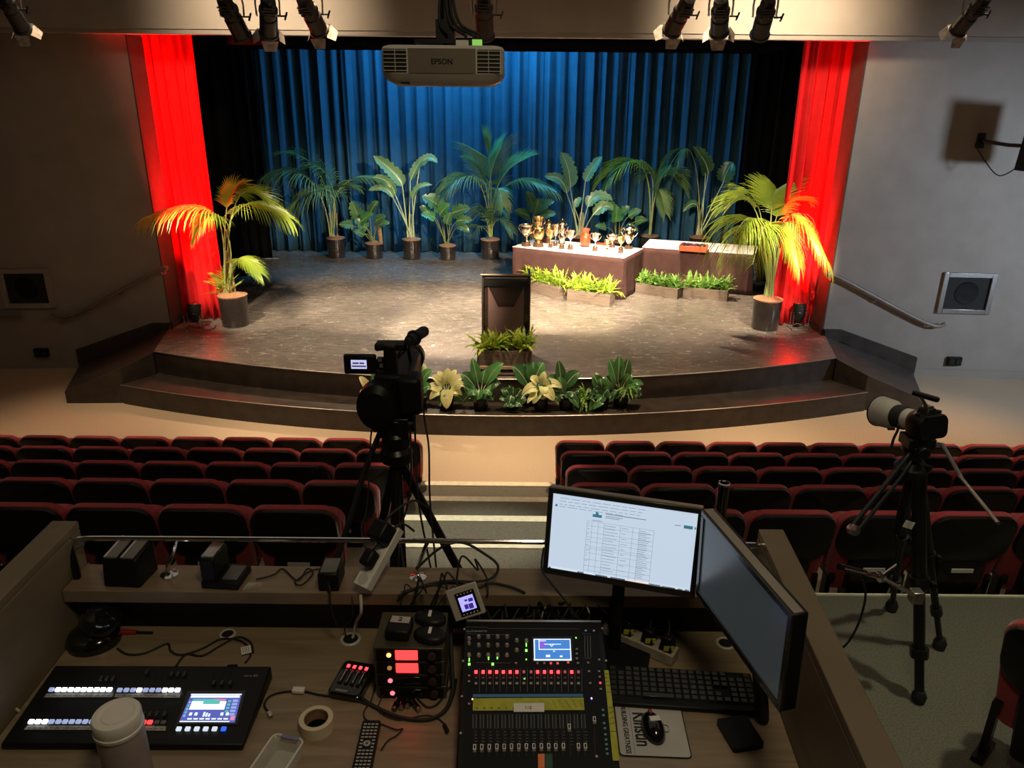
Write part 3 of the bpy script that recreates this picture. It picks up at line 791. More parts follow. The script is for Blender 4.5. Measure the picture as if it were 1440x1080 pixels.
def blade(m, a, b, c, width, n=12, fold=0.25, notch=0.0, seed=0, shape='lance', face=Vector((0, -1, 0.3)), mi=0, mi_rib=1, tw=0.0):
    """broad leaf along the curve a-b-c, facing the given way, with torn or cut edge if notch"""
    rnd = random.Random(seed)
    a, b, c = Vector(a), Vector(b), Vector(c)
    b2 = b * 2 - (a + c) / 2
    vs = []; fs = []
    for i in range(n + 1):
        t = i / n
        p = bez(a, b2, c, t)
        tan = (bez(a, b2, c, min(1, t + .02)) - bez(a, b2, c, max(0, t - .02))).normalized()
        side = tan.cross(face)
        if side.length < 0.05: side = tan.cross(Vector((1, 0, 0)))
        side.normalize(); nr = side.cross(tan).normalized()
        if nr.dot(face) < 0: nr = -nr
        if tw: side = (side * math.cos(tw * t) + nr * math.sin(tw * t)).normalized()
        if shape == 'lance': wv = math.sin(PI * (t ** 0.8)) ** 0.75
        elif shape == 'paddle': wv = min(1, (t * 5) ** 0.6) * (1 - max(0, (t - 0.45) / 0.55) ** 2.4) ** 0.6 if t < 1 else 0
        else: wv = min(1, (t * 7 + 0.25) ** 0.5) * (1 - t ** 2.2) ** 0.75 if t < 1 else 0
        w2 = width / 2 * wv
        wl = w2 * (1 - notch * rnd.random() * (i % 2)); wr = w2 * (1 - notch * rnd.random() * (i % 2))
        vs += [p - side * wl + nr * wl * fold, p - side * wl * 0.5 + nr * wl * fold * 0.35, p, p + side * wr * 0.5 + nr * wr * fold * 0.35, p + side * wr + nr * wr * fold]
    for i in range(n):
        for k in range(4): fs.append((i * 5 + k, i * 5 + k + 1, (i + 1) * 5 + k + 1, (i + 1) * 5 + k))
    m.add(vs, fs, mi)
    m.tube([bez(a, b2, c, i / 8) + face.normalized() * 0.004 for i in range(9)], [width * 0.03 + 0.002, 0.002], n=4, m=mi_rib)

def pot(t, r, h, material=None, flare=1.0, soil_bulge=0.03, rim=True):
    m = MB(); m.lathe([(0, 0), (r * 0.93, 0), (r * 0.95, 0.01), (r * flare, h - 0.01), (r * flare, h), (r * flare - 0.012, h), (r * flare - 0.015, h - 0.03), (0.0, h - 0.03)], n=36)
    m.build('pot', material or M['potm'], t)
    m = MB(); rnd = random.Random(int(r * 1000 + h * 77))
    pr = [(r * flare + 0.012, h - 0.0), (r * flare + 0.02, h + 0.018), (r * 0.8, h + 0.028), (r * 0.4, h + 0.028 + soil_bulge), (0.0, h + 0.03 + soil_bulge)]
    m.lathe([(r * flare - 0.018, h - 0.04)] + [(q[0] - 0.01, q[1]) for q in pr], n=30); m.build('bark_mulch', M['soil'], t)

def rel(base, u, v, dy=0.0):
    if base.y > 15.5: dy = min(dy, 0.0) - .35
    """local point of a plant whose base stands at `base`, seen in direction (u, v), dy deeper than the base"""
    return at(u, v, y=base.y + dy) - base

def plant(name, label, cat, ub, vb, z, r, h, group=None, mt=None, flare=1.0):
    b = at(ub, vb, z=z)
    b = Vector((b.x, b.y + r, z))
    t = thing(name, label, cat, b, group=group)
    pot(t, r, h, mt, flare)
    return t, b, h

def add_frond(t, b, h, pts, leaf, **k):
    (u0, v0, d0), (u1, v1, d1), (u2, v2, d2) = pts
    P0 = rel(b, u0, v0, d0); P0.z = max(P0.z, h)
    m = MB(); frond(m, P0, rel(b, u1, v1, d1), rel(b, u2, v2, d2), **k)
    return m.build('frond', [M[leaf], M['stem']], t, smooth=False)

g = 'potted plants along the back of the stage'
# kentia palm, far left of the back row
t, b, h = plant('potted_palm', 'tall drooping palm in a dark pot, leftmost plant against the backdrop', 'palm', 471, 364, HS, 0.20, 0.42, g)
for i, (pt, kw) in enumerate(((((466, 332, 0), (452, 250, .1), (409, 216, .1)), dict(ll=.52, droop=.45)), (((464, 332, 0), (440, 258, -.2), (386, 240, -.3)), dict(ll=.65, droop=.9)),
        (((468, 332, 0), (462, 268, -.4), (406, 290, -.7)), dict(ll=.6, droop=1.0)), (((470, 332, 0), (478, 265, -.1), (534, 252, -.2)), dict(ll=.40, droop=.5, start=.5)),
        (((467, 332, 0), (466, 258, .3), (436, 236, .5)), dict(ll=.45, droop=.5)), (((469, 332, 0), (472, 275, .4), (500, 262, .6)), dict(ll=.35, droop=.6)))):
    add_frond(t, b, h, pt, 'palm', n=36, wid=.023, seed=i, r0=.014, **kw)
m = MB()
for dx in (-0.06, -0.11, 0.04): m.tube([(dx, 0, h), (dx * 1.2, 0, h + .3), (dx * 1.6, 0, h + .55)], [0.022, 0.012], n=8)
m.build('trunk', M['stem_b'], t)

def monstera(label, ub, vb, r, hp, leaves, pole=None, lf='monst', name='potted_monstera', stemcol='stem'):
    t, b, h = plant(name, label, 'potted plant', ub, vb, HS, r, hp, g)
    for i, (u, v, w_, ang, dy, tone) in enumerate(leaves):
        tip = rel(b, u, v, dy)
        root = Vector((random.uniform(-.05, .05), 0, h))
        m = MB()
        m.tube(catmull([root, root * 0.4 + tip * 0.6 + Vector((0, 0, .08)), tip], 6), [0.010, 0.006], n=5, m=1)
        L = w_ * 1.15; d = Vector((math.cos(ang), -0.25, math.sin(ang)))
        blade(m, tip, tip + d * L * .5 + Vector((0, -.03, .02)), tip + d * L, w_, n=14, fold=.22, notch=.55, seed=i + int(u), shape='heart', face=Vector((0.15 * (i % 3 - 1), -1, .75)))
        m.build('leaf', [M[tone or lf], M['stem']], t)
    if pole:
        m = MB(); p1 = rel(b, *pole); m.cyl((p1.x - .03, 0, h), p1, 0.045, 0.045, n=12); m.build('moss_pole', mat('moss_pole_wood', (0.45, 0.27, 0.13), 0.8, noise=.3, nscale=30), t)
    return t
monstera('low monstera with a wooden pole, second pot from the left at the backdrop', 525, 365, .19, .32, [(505, 306, .34, 1.9, 0, None), (497, 318, .26, 3.0, -.1, None), (516, 322, .28, 2.4, -.1, None), (520, 300, .3, .9, .1, None), (528, 312, .25, .5, .1, None), (512, 330, .2, 2.8, -.2, None), (534, 316, .2, .2, -.1, None), (508, 312, .3, .6, -.2, 'green')], pole=(532, 308, 0))

def strelitzia(label, ub, vb, r, hp, leaves, lf='broad', nm='potted_bird_of_paradise'):
    t, b, h = plant(nm, label, 'potted plant', ub, vb, HS, r, hp, g)
    m = MB()
    for i, (a_, m_, c_, w_, dy) in enumerate(leaves):
        A, B, Cc = rel(b, *a_, dy), rel(b, *m_, dy), rel(b, *c_, dy)
        root = Vector(((i - len(leaves) / 2) * .025, 0, h))
        m = MB(); m.tube(catmull([root, root * .5 + A * .5 + Vector((0, 0, .05)), A], 6), [0.018, 0.010], n=6, m=1)
        blade(m, A, B, Cc, w_, n=16, fold=.35, notch=.35, seed=i, shape='paddle', face=Vector((.2 * (-1) ** i, -1, .55)), tw=.3)
        m.build('leaf', [M[lf], M['midrib']], t)
    m = MB(); m.lathe([(.09, h), (.07, h + .3), (.045, h + .55)], n=12, sx=1, sy=.5); m.build('trunk', M['stem_b'], t)
    return t
strelitzia('bird of paradise plant with torn pale leaves, third pot from the left at the backdrop', 578, 366, .20, .42,
    [((566, 262), (552, 242), (525, 219), .30, .1), ((577, 254), (588, 232), (596, 224), .22, 0), ((590, 234), (602, 222), (615, 229), .20, 0), ((556, 274), (545, 256), (524, 249), .2, -.1), ((553, 279), (540, 265), (518, 268), .16, -.2), ((580, 282), (588, 264), (608, 260), .15, -.1)])
monstera('small monstera, fourth pot from the left at the backdrop', 629, 367, .18, .30, [(622, 292, .42, 2.6, .1, None), (636, 300, .36, .3, .1, None), (618, 302, .3, .8, -.1, 'green'), (642, 311, .3, .1, -.1, None), (604, 300, .22, 2.5, 0, None), (628, 315, .24, 1.2, -.2, None), (612, 306, .26, 2.9, -.2, 'green'), (646, 318, .22, -.5, -.2, None)])
# centre palm
t, b, h = plant('potted_palm', 'big spreading palm in a dark pot at the backdrop centre, left of the trophy table', 'palm', 689, 366, HS, 0.21, 0.42, g)
for i, (pt, kw) in enumerate(((((690, 332, 0), (690, 250, 0), (683, 204, .2)), dict(ll=.55, droop=.15, start=.5)), (((691, 332, 0), (700, 262, 0), (738, 224, .2)), dict(ll=.5, droop=.2, start=.48)),
        (((688, 332, 0), (672, 256, -.2), (627, 264, -.4)), dict(ll=.62, droop=.8, start=.42)), (((692, 332, 0), (712, 262, -.1), (774, 264, -.3)), dict(ll=.52, droop=.6, start=.45)),
        (((690, 332, 0), (688, 262, .3), (704, 208, .5)), dict(ll=.5, droop=.2, start=.5)), (((691, 332, 0), (697, 268, -.5), (708, 290, -.9)), dict(ll=.3, droop=.7, start=.5)),
        (((689, 332, 0), (683, 262, .2), (662, 228, .4)), dict(ll=.42, droop=.3, start=.5)))):
    add_frond(t, b, h, pt, 'palm', n=36, wid=.023, seed=20 + i, r0=.014, **kw)
for i, pt in enumerate((((687, 330, 0), (680, 302, -.1), (662, 310, -.2)), ((690, 330, 0), (702, 308, -.1), (721, 327, -.3)), ((688, 330, 0), (684, 300, -.1), (672, 294, -.1)), ((690, 330, 0), (696, 298, -.1), (707, 300, -.1)), ((688, 330, 0), (676, 318, -.3), (668, 326, -.4)))):
    add_frond(t, b, h, pt, 'palm', n=14, ll=.26, droop=.5, wid=.026, seed=40 + i, start=.2, r0=.008)
m = MB(); m.tube([(0.0, 0, h), (0.01, 0, h + .5), (.01, 0, h + 1.0)], [0.035, 0.02], n=8); m.build('trunk', M['stem'], t)
monstera('small monstera half hidden behind the left end of the trophy table', 748, 362, .18, .30, [(744, 304, .3, 2.8, 0, None), (750, 290, .32, 2.0, .1, None), (756, 292, .34, .4, 0, None), (760, 304, .3, .2, -.1, None), (738, 306, .2, 2.6, 0, None), (752, 300, .3, 1.3, -.1, None)])
strelitzia('bird of paradise plant with broad upright leaves behind the trophy table', 817, 362, .20, .42,
    [((802, 264), (799, 238), (789, 214), .34, .1), ((823, 256), (832, 238), (847, 220), .26, 0), ((797, 272), (788, 254), (765, 248), .24, 0), ((826, 292), (840, 276), (862, 282), .28, -.2), ((834, 302), (850, 290), (862, 296), .28, -.3), ((808, 292), (812, 284), (818, 278), .16, -.2)])
monstera('low leafy plant behind the right end of the trophy table', 868, 362, .18, .32, [(852, 320, .22, 3.0, 0, None), (862, 300, .26, 1.8, .1, None), (866, 312, .32, 1.6, -.1, 'green'), (884, 304, .26, .5, 0, None), (893, 312, .24, .2, .1, None), (872, 302, .24, .8, .1, None), (880, 320, .24, -.2, -.1, None)], name='potted_leafy_plant')
t, b, h = plant('potted_palm', 'young palm with one bright arching frond behind the right table', 'palm', 914, 360, HS, 0.22, 0.42, g)
for i, (pt, kw) in enumerate(((((913, 330, 0), (904, 236, -.1), (856, 246, -.3)), dict(ll=.62, droop=.7, start=.45)), (((915, 330, 0), (925, 262, .2), (946, 244, .3)), dict(ll=.45, droop=.4, start=.5)),
        (((915, 330, 0), (924, 268, -.1), (936, 300, -.4)), dict(ll=.28, droop=.5, start=.5)), (((914, 330, 0), (918, 258, .4), (910, 246, .5)), dict(ll=.35, droop=.4, start=.55)), (((915, 330, 0), (930, 252, .5), (958, 262, .6)), dict(ll=.4, droop=.5, start=.5)))):
    add_frond(t, b, h, pt, 'palm_y' if i == 0 else 'palm', n=36, wid=.023, seed=60 + i, r0=.014, **kw)
m = MB(); m.tube([(0, 0, h), (0, 0, h + .5)], [0.04, 0.02], n=8); m.build('trunk', M['stem'], t)
t = strelitzia('tall bird of paradise plant with long bare stems, rightmost plant against the backdrop', 984, 362, .22, .42,
    [((996, 244), (990, 226), (975, 206), .32, .1), ((1017, 257), (1022, 242), (1031, 228), .40, .1), ((1022, 273), (1028, 263), (1036, 262), .18, 0), ((981, 290), (972, 287), (960, 298), .16, -.1), ((992, 248), (990, 236), (984, 222), .24, .3)], lf='monst')
bb = Vector(t.location); add_frond(t, bb, .42, ((984, 330, 0), (972, 215, -.2), (934, 250, -.4)), 'palm', n=26, wid=.03, ll=.5, droop=.9, start=.62, seed=90, r0=.012)

# ---- front palms
g2 = 'palms beside the red curtains'
t, b, h = plant('potted_palm', 'yellow-green palm in a large dark pot in front of the left red curtain', 'palm', 325, 462, HS, 0.215, 0.46, g2)
for i, (pt, kw) in enumerate(((((322, 425, 0), (306, 305, -.3), (203, 306, -.60)), dict(ll=.42, droop=1.0, start=.45)), (((321, 425, 0), (332, 285, .1), (380, 290, .1)), dict(ll=.36, droop=.35, start=.5)),
        (((320, 425, 0), (330, 300, -.2), (405, 305, -.3)), dict(ll=.42, droop=.75, start=.48)), (((324, 425, 0), (332, 366, -.1), (366, 384, -.2)), dict(ll=.26, droop=.6, start=.4)),
        (((318, 425, 0), (318, 300, .2), (334, 272, .3)), dict(ll=.35, droop=.3, start=.55)), (((317, 425, 0), (308, 312, -.3), (274, 330, -.5)), dict(ll=.30, droop=.9, start=.5)),)):
    add_frond(t, b, h, pt, 'palm_y', n=34, wid=.022, seed=100 + i, r0=.013, **kw)
for i, (u, v) in enumerate(((300, 400), (306, 388), (318, 386), (328, 392), (332, 402), (296, 412), (322, 380), (310, 396))):
    add_frond(t, b, h, ((316, 425, 0), ((316 + u) / 2, (425 + v) / 2 - 6, 0), (u, v, -.12 + .03 * i)), 'palm_y', n=7, wid=.022, ll=.14, droop=.2, seed=120 + i, start=.3, r0=.006)
m = MB()
for dx in (-.06, 0, .05): m.tube([(dx, 0, h), (dx * .8, 0, h + .3), (dx * .4, 0, h + .7)], [.02, .012], n=7)
m.build('trunk', M['stem_b'], t)
t, b, h = plant('potted_palm', 'bushy yellow-green palm in a large dark pot in front of the right red curtain', 'palm', 1081, 467, HS, 0.215, 0.46, g2)
for i, (pt, kw) in enumerate(((((1080, 432, 0), (1064, 312, -.3), (1026, 345, -.6)), dict(ll=.55, droop=1.1, start=.45)), (((1079, 432, 0), (1064, 300, .1), (1026, 290, .1)), dict(ll=.36, droop=.45, start=.55)),
        (((1082, 432, 0), (1084, 310, .2), (1092, 266, .4)), dict(ll=.34, droop=.2, start=.6)), (((1084, 432, 0), (1108, 305, -.2), (1166, 372, -.5)), dict(ll=.42, droop=1.0, start=.45)),
        (((1083, 432, 0), (1100, 315, -.3), (1124, 375, -.6)), dict(ll=.38, droop=1.0, start=.45)), (((1081, 432, 0), (1082, 318, -.5), (1058, 372, -.9)), dict(ll=.42, droop=.9, start=.45)),
        (((1082, 432, 0), (1090, 312, .2), (1120, 282, .3)), dict(ll=.3, droop=.4, start=.55)), (((1080, 432, 0), (1070, 304, .3), (1048, 272, .5)), dict(ll=.34, droop=.3, start=.6)), (((1080, 432, 0), (1058, 322, -.1), (1022, 372, -.2)), dict(ll=.35, droop=.9, start=.5)))):
    add_frond(t, b, h, pt, 'palm_y', n=34, wid=.022, seed=140 + i, r0=.013, **kw)
m = MB()
for dx in (-.05, 0.0, .045): m.tube([(dx, 0, h), (dx * .8, 0, h + .35), (dx * 1.6, 0, h + .8)], [.035, .016], n=7)
m.build('trunk', M['stem'], t)

# ---- fern troughs
M['trough'] = wood_mat('weathered_trough', (0.10, 0.075, 0.055), (0.22, 0.17, 0.13), .7, (1, 1, 10))
def fern_frond(m, a, d, L, droop, w_, seed):
    rnd = random.Random(seed); p = Vector(a); d = Vector(d).normalized(); n = 11; vs = []
    side = d.cross(Vector((0, 0, 1)))
    if side.length < .1: side = Vector((1, 0, 0))
    side.normalize()
    for i in range(n + 1):
        t = i / n
        wv = w_ * math.sin(PI * (0.06 + t * 0.94)) ** .8 * (1.0 if i % 2 else 0.45)
        up = side.cross(d).normalized()
        vs += [p - side * wv - up * wv * .25, p, p + side * wv - up * wv * .25]
        d = (d + Vector((0, 0, -droop)) * (.1 + t * .16)).normalized()
        p = p + d * (L / n)
    m.add(vs, [(i * 3 + k, i * 3 + k + 1, (i + 1) * 3 + k + 1, (i + 1) * 3 + k) for i in range(n) for k in (0, 1)], 0)
def trough(label, uL, vL, uR, vR, hgt, dep, leaf, seed, z=HS, nclump=4, LL=.30, y=None, group=None, density=42):
    A = at(uL, vL, z=z) if y is None else at(uL, vL, y=y)
    B = at(uR, vR, z=z) if y is None else at(uR, vR, y=y)
    z = A.z if y is not None else z
    L = (Vector((B.x, B.y)) - Vector((A.x, A.y))).length; ang = math.atan2(B.y - A.y, B.x - A.x)
    nrm = Vector((-math.sin(ang), math.cos(ang), 0))
    mid = (A + B) / 2 + nrm * dep / 2
    t = thing('fern_planter', label, 'planter', (mid.x, mid.y, z), ang, group)
    m = MB(); th = .02
    m.box((0, -dep / 2 + th / 2, hgt / 2), (L, th, hgt)); m.box((0, dep / 2 - th / 2, hgt / 2), (L, th, hgt))
    m.box((-L / 2 + th / 2, 0, hgt / 2), (th, dep - 2 * th, hgt)); m.box((L / 2 - th / 2, 0, hgt / 2), (th, dep - 2 * th, hgt)); m.box((0, 0, .01), (L - 2 * th, dep - 2 * th, .02))
    m.build('trough', M['trough'], t, smooth=False)
    m = MB(); m.box((0, 0, hgt - .04), (L - 2 * th, dep - 2 * th, .05)); m.build('soil', mat('dark_soil', (.03, .02, .015), .95, noise=.4, nscale=60), t)
    rnd = random.Random(seed)
    for c in range(nclump):
        m = MB(); cx = (c + .5) / nclump * L - L / 2
        for i in range(density):
            az = rnd.uniform(0, 2 * PI); el = rnd.uniform(.55, 1.4)
            d = (math.cos(az) * math.cos(el) * 1.1, math.sin(az) * math.cos(el) * .6, math.sin(el))
            fern_frond(m, (cx + rnd.uniform(-.09, .09) * L, rnd.uniform(-.25, .35) * dep, hgt - .02), d, LL * rnd.uniform(.55, 1.15), rnd.uniform(.3, 1.15), .034, rnd.random())
        m.build('fern', M[leaf], t, smooth=False)
    return t
gf = 'fern planters on the stage'
trough('lime fern planter under the left end of the trophy table', 733, 406, 785, 420, .21, .26, 'fern_y', 1, group=gf, LL=.34)
trough('lime fern planter under the right end of the trophy table', 797, 423, 857, 431, .21, .26, 'fern_y', 2, group=gf, LL=.34)
trough('green fern planter under the left half of the right table', 893, 412, 952, 421, .19, .26, 'fern', 3, group=gf)
trough('green fern planter under the right half of the right table', 960, 418, 1022, 424, .19, .26, 'fern', 4, group=gf)
# lectern stand and its trough
sp = at(712, 529, z=HS)
t = thing('planter_stand', 'low wooden stand carrying the fern planter in front of the lectern', 'stand', (at(710, 529, z=HS).x, 9.22, HS))
zb = at(710, 514, y=9.12).z
m = MB(); m.box((0, 0, zb - HS - .02), (.66, .28, .04)); m.build('top', wood_mat('stand_wood', (.42, .30, .2), (.5, .38, .27), .6), t, bevel=.003)
for s in (-1, 1):
    m = MB(); m.box((s * .29, 0, (zb - HS - .04) / 2), (.05, .24, zb - HS - .04)); m.build('leg', M['blackp'], t)
m = MB(); m.box((0, -.09, .03), (.5, .03, .03)); m.build('rail', M['metal'], t)
tt = trough('lime fern planter raised on a stand in front of the lectern', 671, 513, 748, 513, .20, .24, 'fern_y', 5, y=9.10, group=gf, LL=.32)
tt.location.z = zb; tt.rotation_euler = (0, 0, 0); tt.location.y = 9.22

# ---- potted foliage on the low step in front of the stage
def lowplant(label, ub, leaves, r=.10, h=.15, name='potted_foliage', y=None):
    yb = 8.56 + .94 * (abs(at(ub, 575, y=8.75).x - XC) / 5.04) ** 2 + .21 if y is None else y
    bx = at(ub, 575, y=yb).x
    b = Vector((bx, yb, .28)); t = thing(name, label, 'potted plant', b, group='potted foliage on the low stage step')
    m = MB(); m.lathe([(0, 0), (r * .8, 0), (r, h), (r * .9, h), (r * .88, h - .02), (0, h - .02)], n=20); m.build('pot', M['blackp'], t)
    rr_ = random.Random(int(ub))
    us = [q[2] for q in leaves]; u_lo, u_hi = min(us), max(us)
    for k in range(7):
        uu_ = rr_.uniform(u_lo, u_hi); vv_ = rr_.uniform(540, 572)
        leaves = leaves + [((ub + uu_) / 2, 556, uu_, vv_, rr_.uniform(.08, .11), rr_.uniform(-.14, 0), 'dieff' if leaves[0][6] != 'cream' or k % 3 else 'cream')]
    for i, (u, v, uu, vv, w_, dy, tone) in enumerate(leaves):
        w_ = w_ * (0.92 if tone == 'cream' else 1.2)
        A = rel(b, u, v, dy * .5); B = rel(b, uu, vv, dy)
        if A.z < h: A.z = h + .01
        mid = (A + B) / 2 + Vector((0, -.02, .35 * abs(B.x - A.x) * .6 + .01))
        m = MB(); root = Vector((0, 0, h - .02))
        m.tube(catmull([root, (root + A) / 2 + Vector((0, 0, .03)), A], 5), [.007, .004], n=5, m=1)
        blade(m, A, mid, B, w_, n=12, fold=.25, seed=i, shape='lance' if tone != 'cream' else 'heart', face=Vector((.25 * (-1) ** i, -1, .9)), mi_rib=1)
        m.build('leaf', [M[tone], M['midrib']], t)
    return t
lowplant('leafy plant on the low step, mostly hidden behind the camcorder', 528, [(522, 560, 506, 552, .13, -.1, 'cream'), (526, 545, 540, 515, .14, 0, 'green'), (530, 550, 556, 540, .13, 0, 'dieff'), (520, 548, 505, 530, .12, 0, 'cream')])
lowplant('green plant with upright leaves right of the camcorder on the low step', 590, [(588, 528, 580, 502, .14, 0, 'green'), (592, 540, 608, 520, .11, 0, 'green'), (588, 548, 575, 535, .12, -.1, 'green'), (593, 550, 606, 545, .12, -.1, 'green'), (590, 530, 598, 512, .11, .05, 'midrib')])
lowplant('cream leaved plant on the low step, left of the lectern', 628, [(628, 540, 630, 517, .17, .05, 'cream'), (622, 540, 606, 530, .12, 0, 'cream'), (634, 540, 655, 532, .13, 0, 'cream'), (620, 548, 598, 548, .14, -.05, 'cream'), (622, 550, 604, 562, .13, -.1, 'cream'), (629, 548, 628, 575, .20, -.16, 'cream'), (636, 546, 656, 543, .13, -.08, 'cream'), (634, 550, 650, 556, .12, -.1, 'cream'), (624, 538, 616, 522, .12, .08, 'cream'), (632, 538, 642, 520, .12, .08, 'cream')])
lowplant('green plant with pale leaf stripes on the low step, in front of the lectern', 676, [(672, 540, 664, 503, .11, .05, 'green'), (684, 540, 708, 511, .14, 0, 'green'), (668, 546, 648, 526, .14, 0, 'dieff'), (674, 548, 672, 562, .11, -.12, 'green'), (682, 548, 692, 556, .11, -.1, 'green'), (686, 546, 704, 540, .12, -.05, 'dieff'), (670, 550, 658, 556, .11, -.1, 'green'), (678, 540, 682, 520, .10, .05, 'green')])
lowplant('dark striped low plant curling over the low step, right of the pale striped one', 722, [(718, 560, 704, 548, .10, -.05, 'dieff'), (720, 558, 716, 542, .12, 0, 'dieff'), (716, 564, 702, 562, .08, -.1, 'dieff'), (724, 562, 728, 546, .1, 0, 'dieff'), (718, 568, 708, 572, .08, -.14, 'dieff'), (724, 566, 734, 572, .1, -.14, 'dieff'), (720, 566, 716, 574, .09, -.14, 'dieff')], r=.08, h=.1)
lowplant('plant with large dark green leaves on the low step behind the cream leaved one', 745, [(742, 542, 720, 515, .17, 0, 'dieff'), (744, 536, 736, 512, .16, .05, 'green'), (748, 534, 750, 509, .15, .05, 'green'), (752, 534, 764, 510, .16, .05, 'green'), (754, 545, 778, 540, .13, -.05, 'dieff')], y=8.93)
lowplant('cream leaved plant on the low step, right of the lectern', 760, [(756, 538, 745, 532, .13, 0, 'cream'), (762, 540, 766, 522, .13, .02, 'cream'), (754, 545, 734, 556, .15, -.1, 'cream'), (757, 549, 750, 568, .17, -.14, 'cream'), (768, 542, 790, 546, .15, -.05, 'cream'), (766, 548, 779, 564, .17, -.14, 'cream'), (764, 544, 764, 556, .13, -.14, 'cream')])
lowplant('plant with long dark leaves on the low step, right of the cream leaved plants', 796, [(790, 545, 785, 506, .12, .05, 'dieff'), (794, 545, 816, 524, .15, 0, 'dieff'), (788, 548, 770, 530, .14, 0, 'dieff'), (798, 552, 816, 560, .12, -.08, 'dieff'), (800, 556, 814, 574, .10, -.14, 'dieff'), (792, 552, 786, 530, .12, 0, 'green')])
for lab, uc, vc, ub in (('small spiky fern plant on the low step, left of the long leaved clump', 818, 548, 822),):
    yb = 8.82; b = Vector((at(ub, 575, y=yb).x, yb, .28)); t = thing('potted_fern', lab, 'potted plant', b, group='potted foliage on the low stage step')
    m = MB(); m.lathe([(0, 0), (.07, 0), (.09, .13), (.08, .13), (.078, .11), (0, .11)], n=18); m.build('pot', M['blackp'], t)
    m = MB()
    for i in range(26):
        az = random.uniform(0, 2 * PI); el = random.uniform(.1, 1.3)
        fern_frond(m, (0, 0, .12), (math.cos(az) * math.cos(el), math.sin(az) * math.cos(el) - .2, math.sin(el)), .24, 1.0, .02, i)
    m.build('foliage', M['fern'], t, smooth=False)
lowplant('mixed green plant with round leaves on the low step', 845, [(842, 545, 834, 528, .14, 0, 'dieff'), (846, 548, 844, 532, .13, 0, 'green'), (838, 556, 828, 548, .12, -.05, 'dieff'), (848, 556, 856, 548, .13, -.05, 'dieff'), (850, 562, 828, 578, .13, -.14, 'green'), (846, 558, 842, 566, .12, -.12, 'dieff'), (842, 538, 838, 524, .08, .05, 'cream')], y=8.84)
t = lowplant('tall green plant with pointed leaves, rightmost on the low step', 872, [(866, 540, 856, 505, .13, .05, 'green'), (869, 535, 871, 499, .13, .05, 'green'), (874, 540, 884, 504, .13, .05, 'dieff'), (862, 548, 850, 530, .12, 0, 'green'), (880, 548, 900, 552, .11, -.05, 'green'), (884, 545, 905, 541, .09, 0, 'green'), (878, 540, 888, 526, .1, .02, 'green'), (868, 552, 862, 562, .1, -.1, 'dieff')], y=8.90)
m = MB()
for i in range(24):
    az = random.uniform(0, 2 * PI); el = random.uniform(-.2, 1.0)
    fern_frond(m, (.06, -.06, .26), (math.cos(az) * math.cos(el), math.sin(az) * math.cos(el) * .5 - .5, math.sin(el)), .22, .8, .016, i)
m.build('fan_foliage', M['fern'], t, smooth=False)

# ================================================================ TABLES, TROPHIES, LECTERN
M['skirt'] = mat('mauve_brown_cloth', (0.065, 0.032, 0.029), 0.85, noise=.1, spec=.15)
M['whitecloth'] = mat('white_cloth', (0.80, 0.72, 0.68), 0.85, noise=.03)
def table(p, ang, W, D, zt, lab, n_):
    """p = front left corner"""
    t = thing('trestle_table', 'trestle table standing under the cloths, %s' % lab, 'table', (p[0], p[1], HS), ang)
    H = zt - HS
    m = MB(); m.box((W / 2, D / 2, H - .035), (W - .02, D - .02, .04)); m.build('table_top', M['trough'], t)
    for x in (.1, W - .1):
        for y in (.1, D - .1):
            m = MB(); m.cyl((x, y, 0), (x, y, H - .055), .015); m.build('leg', M['blackm'], t)
    R = rz(ang); O = Vector((p[0], p[1], HS))
    rnd = random.Random(n_)
    per = [((0, 0), (1, 0), W), ((W, 0), (0, 1), D), ((W, D), (-1, 0), W), ((0, D), (0, -1), D)]
    path = []
    for (o, d, L) in per:
        k = int(L / .03)
        for i in range(k):
            s = L * i / k; path.append((o[0] + d[0] * s, o[1] + d[1] * s, d[1], -d[0], min(s, L - s)))
    n = len(path); vs = []; nv = 8
    ph = [rnd.uniform(0, 6) for _ in range(4)]
    for j in range(nv + 1):
        v = j / nv
        for i, (x, y, nx, ny, e) in enumerate(path):
            s = i * .03
            w_ = .016 * math.sin(s * 17 + ph[0]) + .014 * math.sin(s * 29 + ph[1]) + .02 * math.sin(s * 6 + ph[2])
            corner = max(0, 1 - e / .25)
            off = (.012 + (w_ * (.35 + corner * 1.2) + .02 + .03 * corner) * v)
            q = R @ Vector((x + nx * off, y + ny * off, 0)); vs.append((q.x, q.y, H + .002 - (H - .012) * v))
    m = MB(); m.add(vs, [(j * n + i, j * n + (i + 1) % n, (j + 1) * n + (i + 1) % n, (j + 1) * n + i) for j in range(nv) for i in range(n)])
    o = m.build('table_skirt', M['skirt'], loc=O, solid=.004); tag(o, 'brown cloth skirt hanging to the stage floor around the %s' % lab, 'tablecloth')
    m = MB(); m.box((0, 0, 0), (W + .03, D + .03, .006))
    o = m.build('tablecloth', M['whitecloth'], loc=O + R @ Vector((W / 2, D / 2, H + .004)), rotz=ang, bevel=.002)
    tag(o, 'white cloth spread over the top of the %s' % lab, 'tablecloth')
ZT = 1.355
A1 = math.atan2(13.13 - 14.12, 1.93 - 0.0)
table((0.0, 14.12), A1, 2.17, 1.02, ZT - .008, 'trophy table', 1)
A2 = math.atan2(13.57 - 14.20, 4.32 - 2.42)
table((2.44, 14.20), A2, 1.98, .92, ZT - .008, 'right table with the tray', 2)

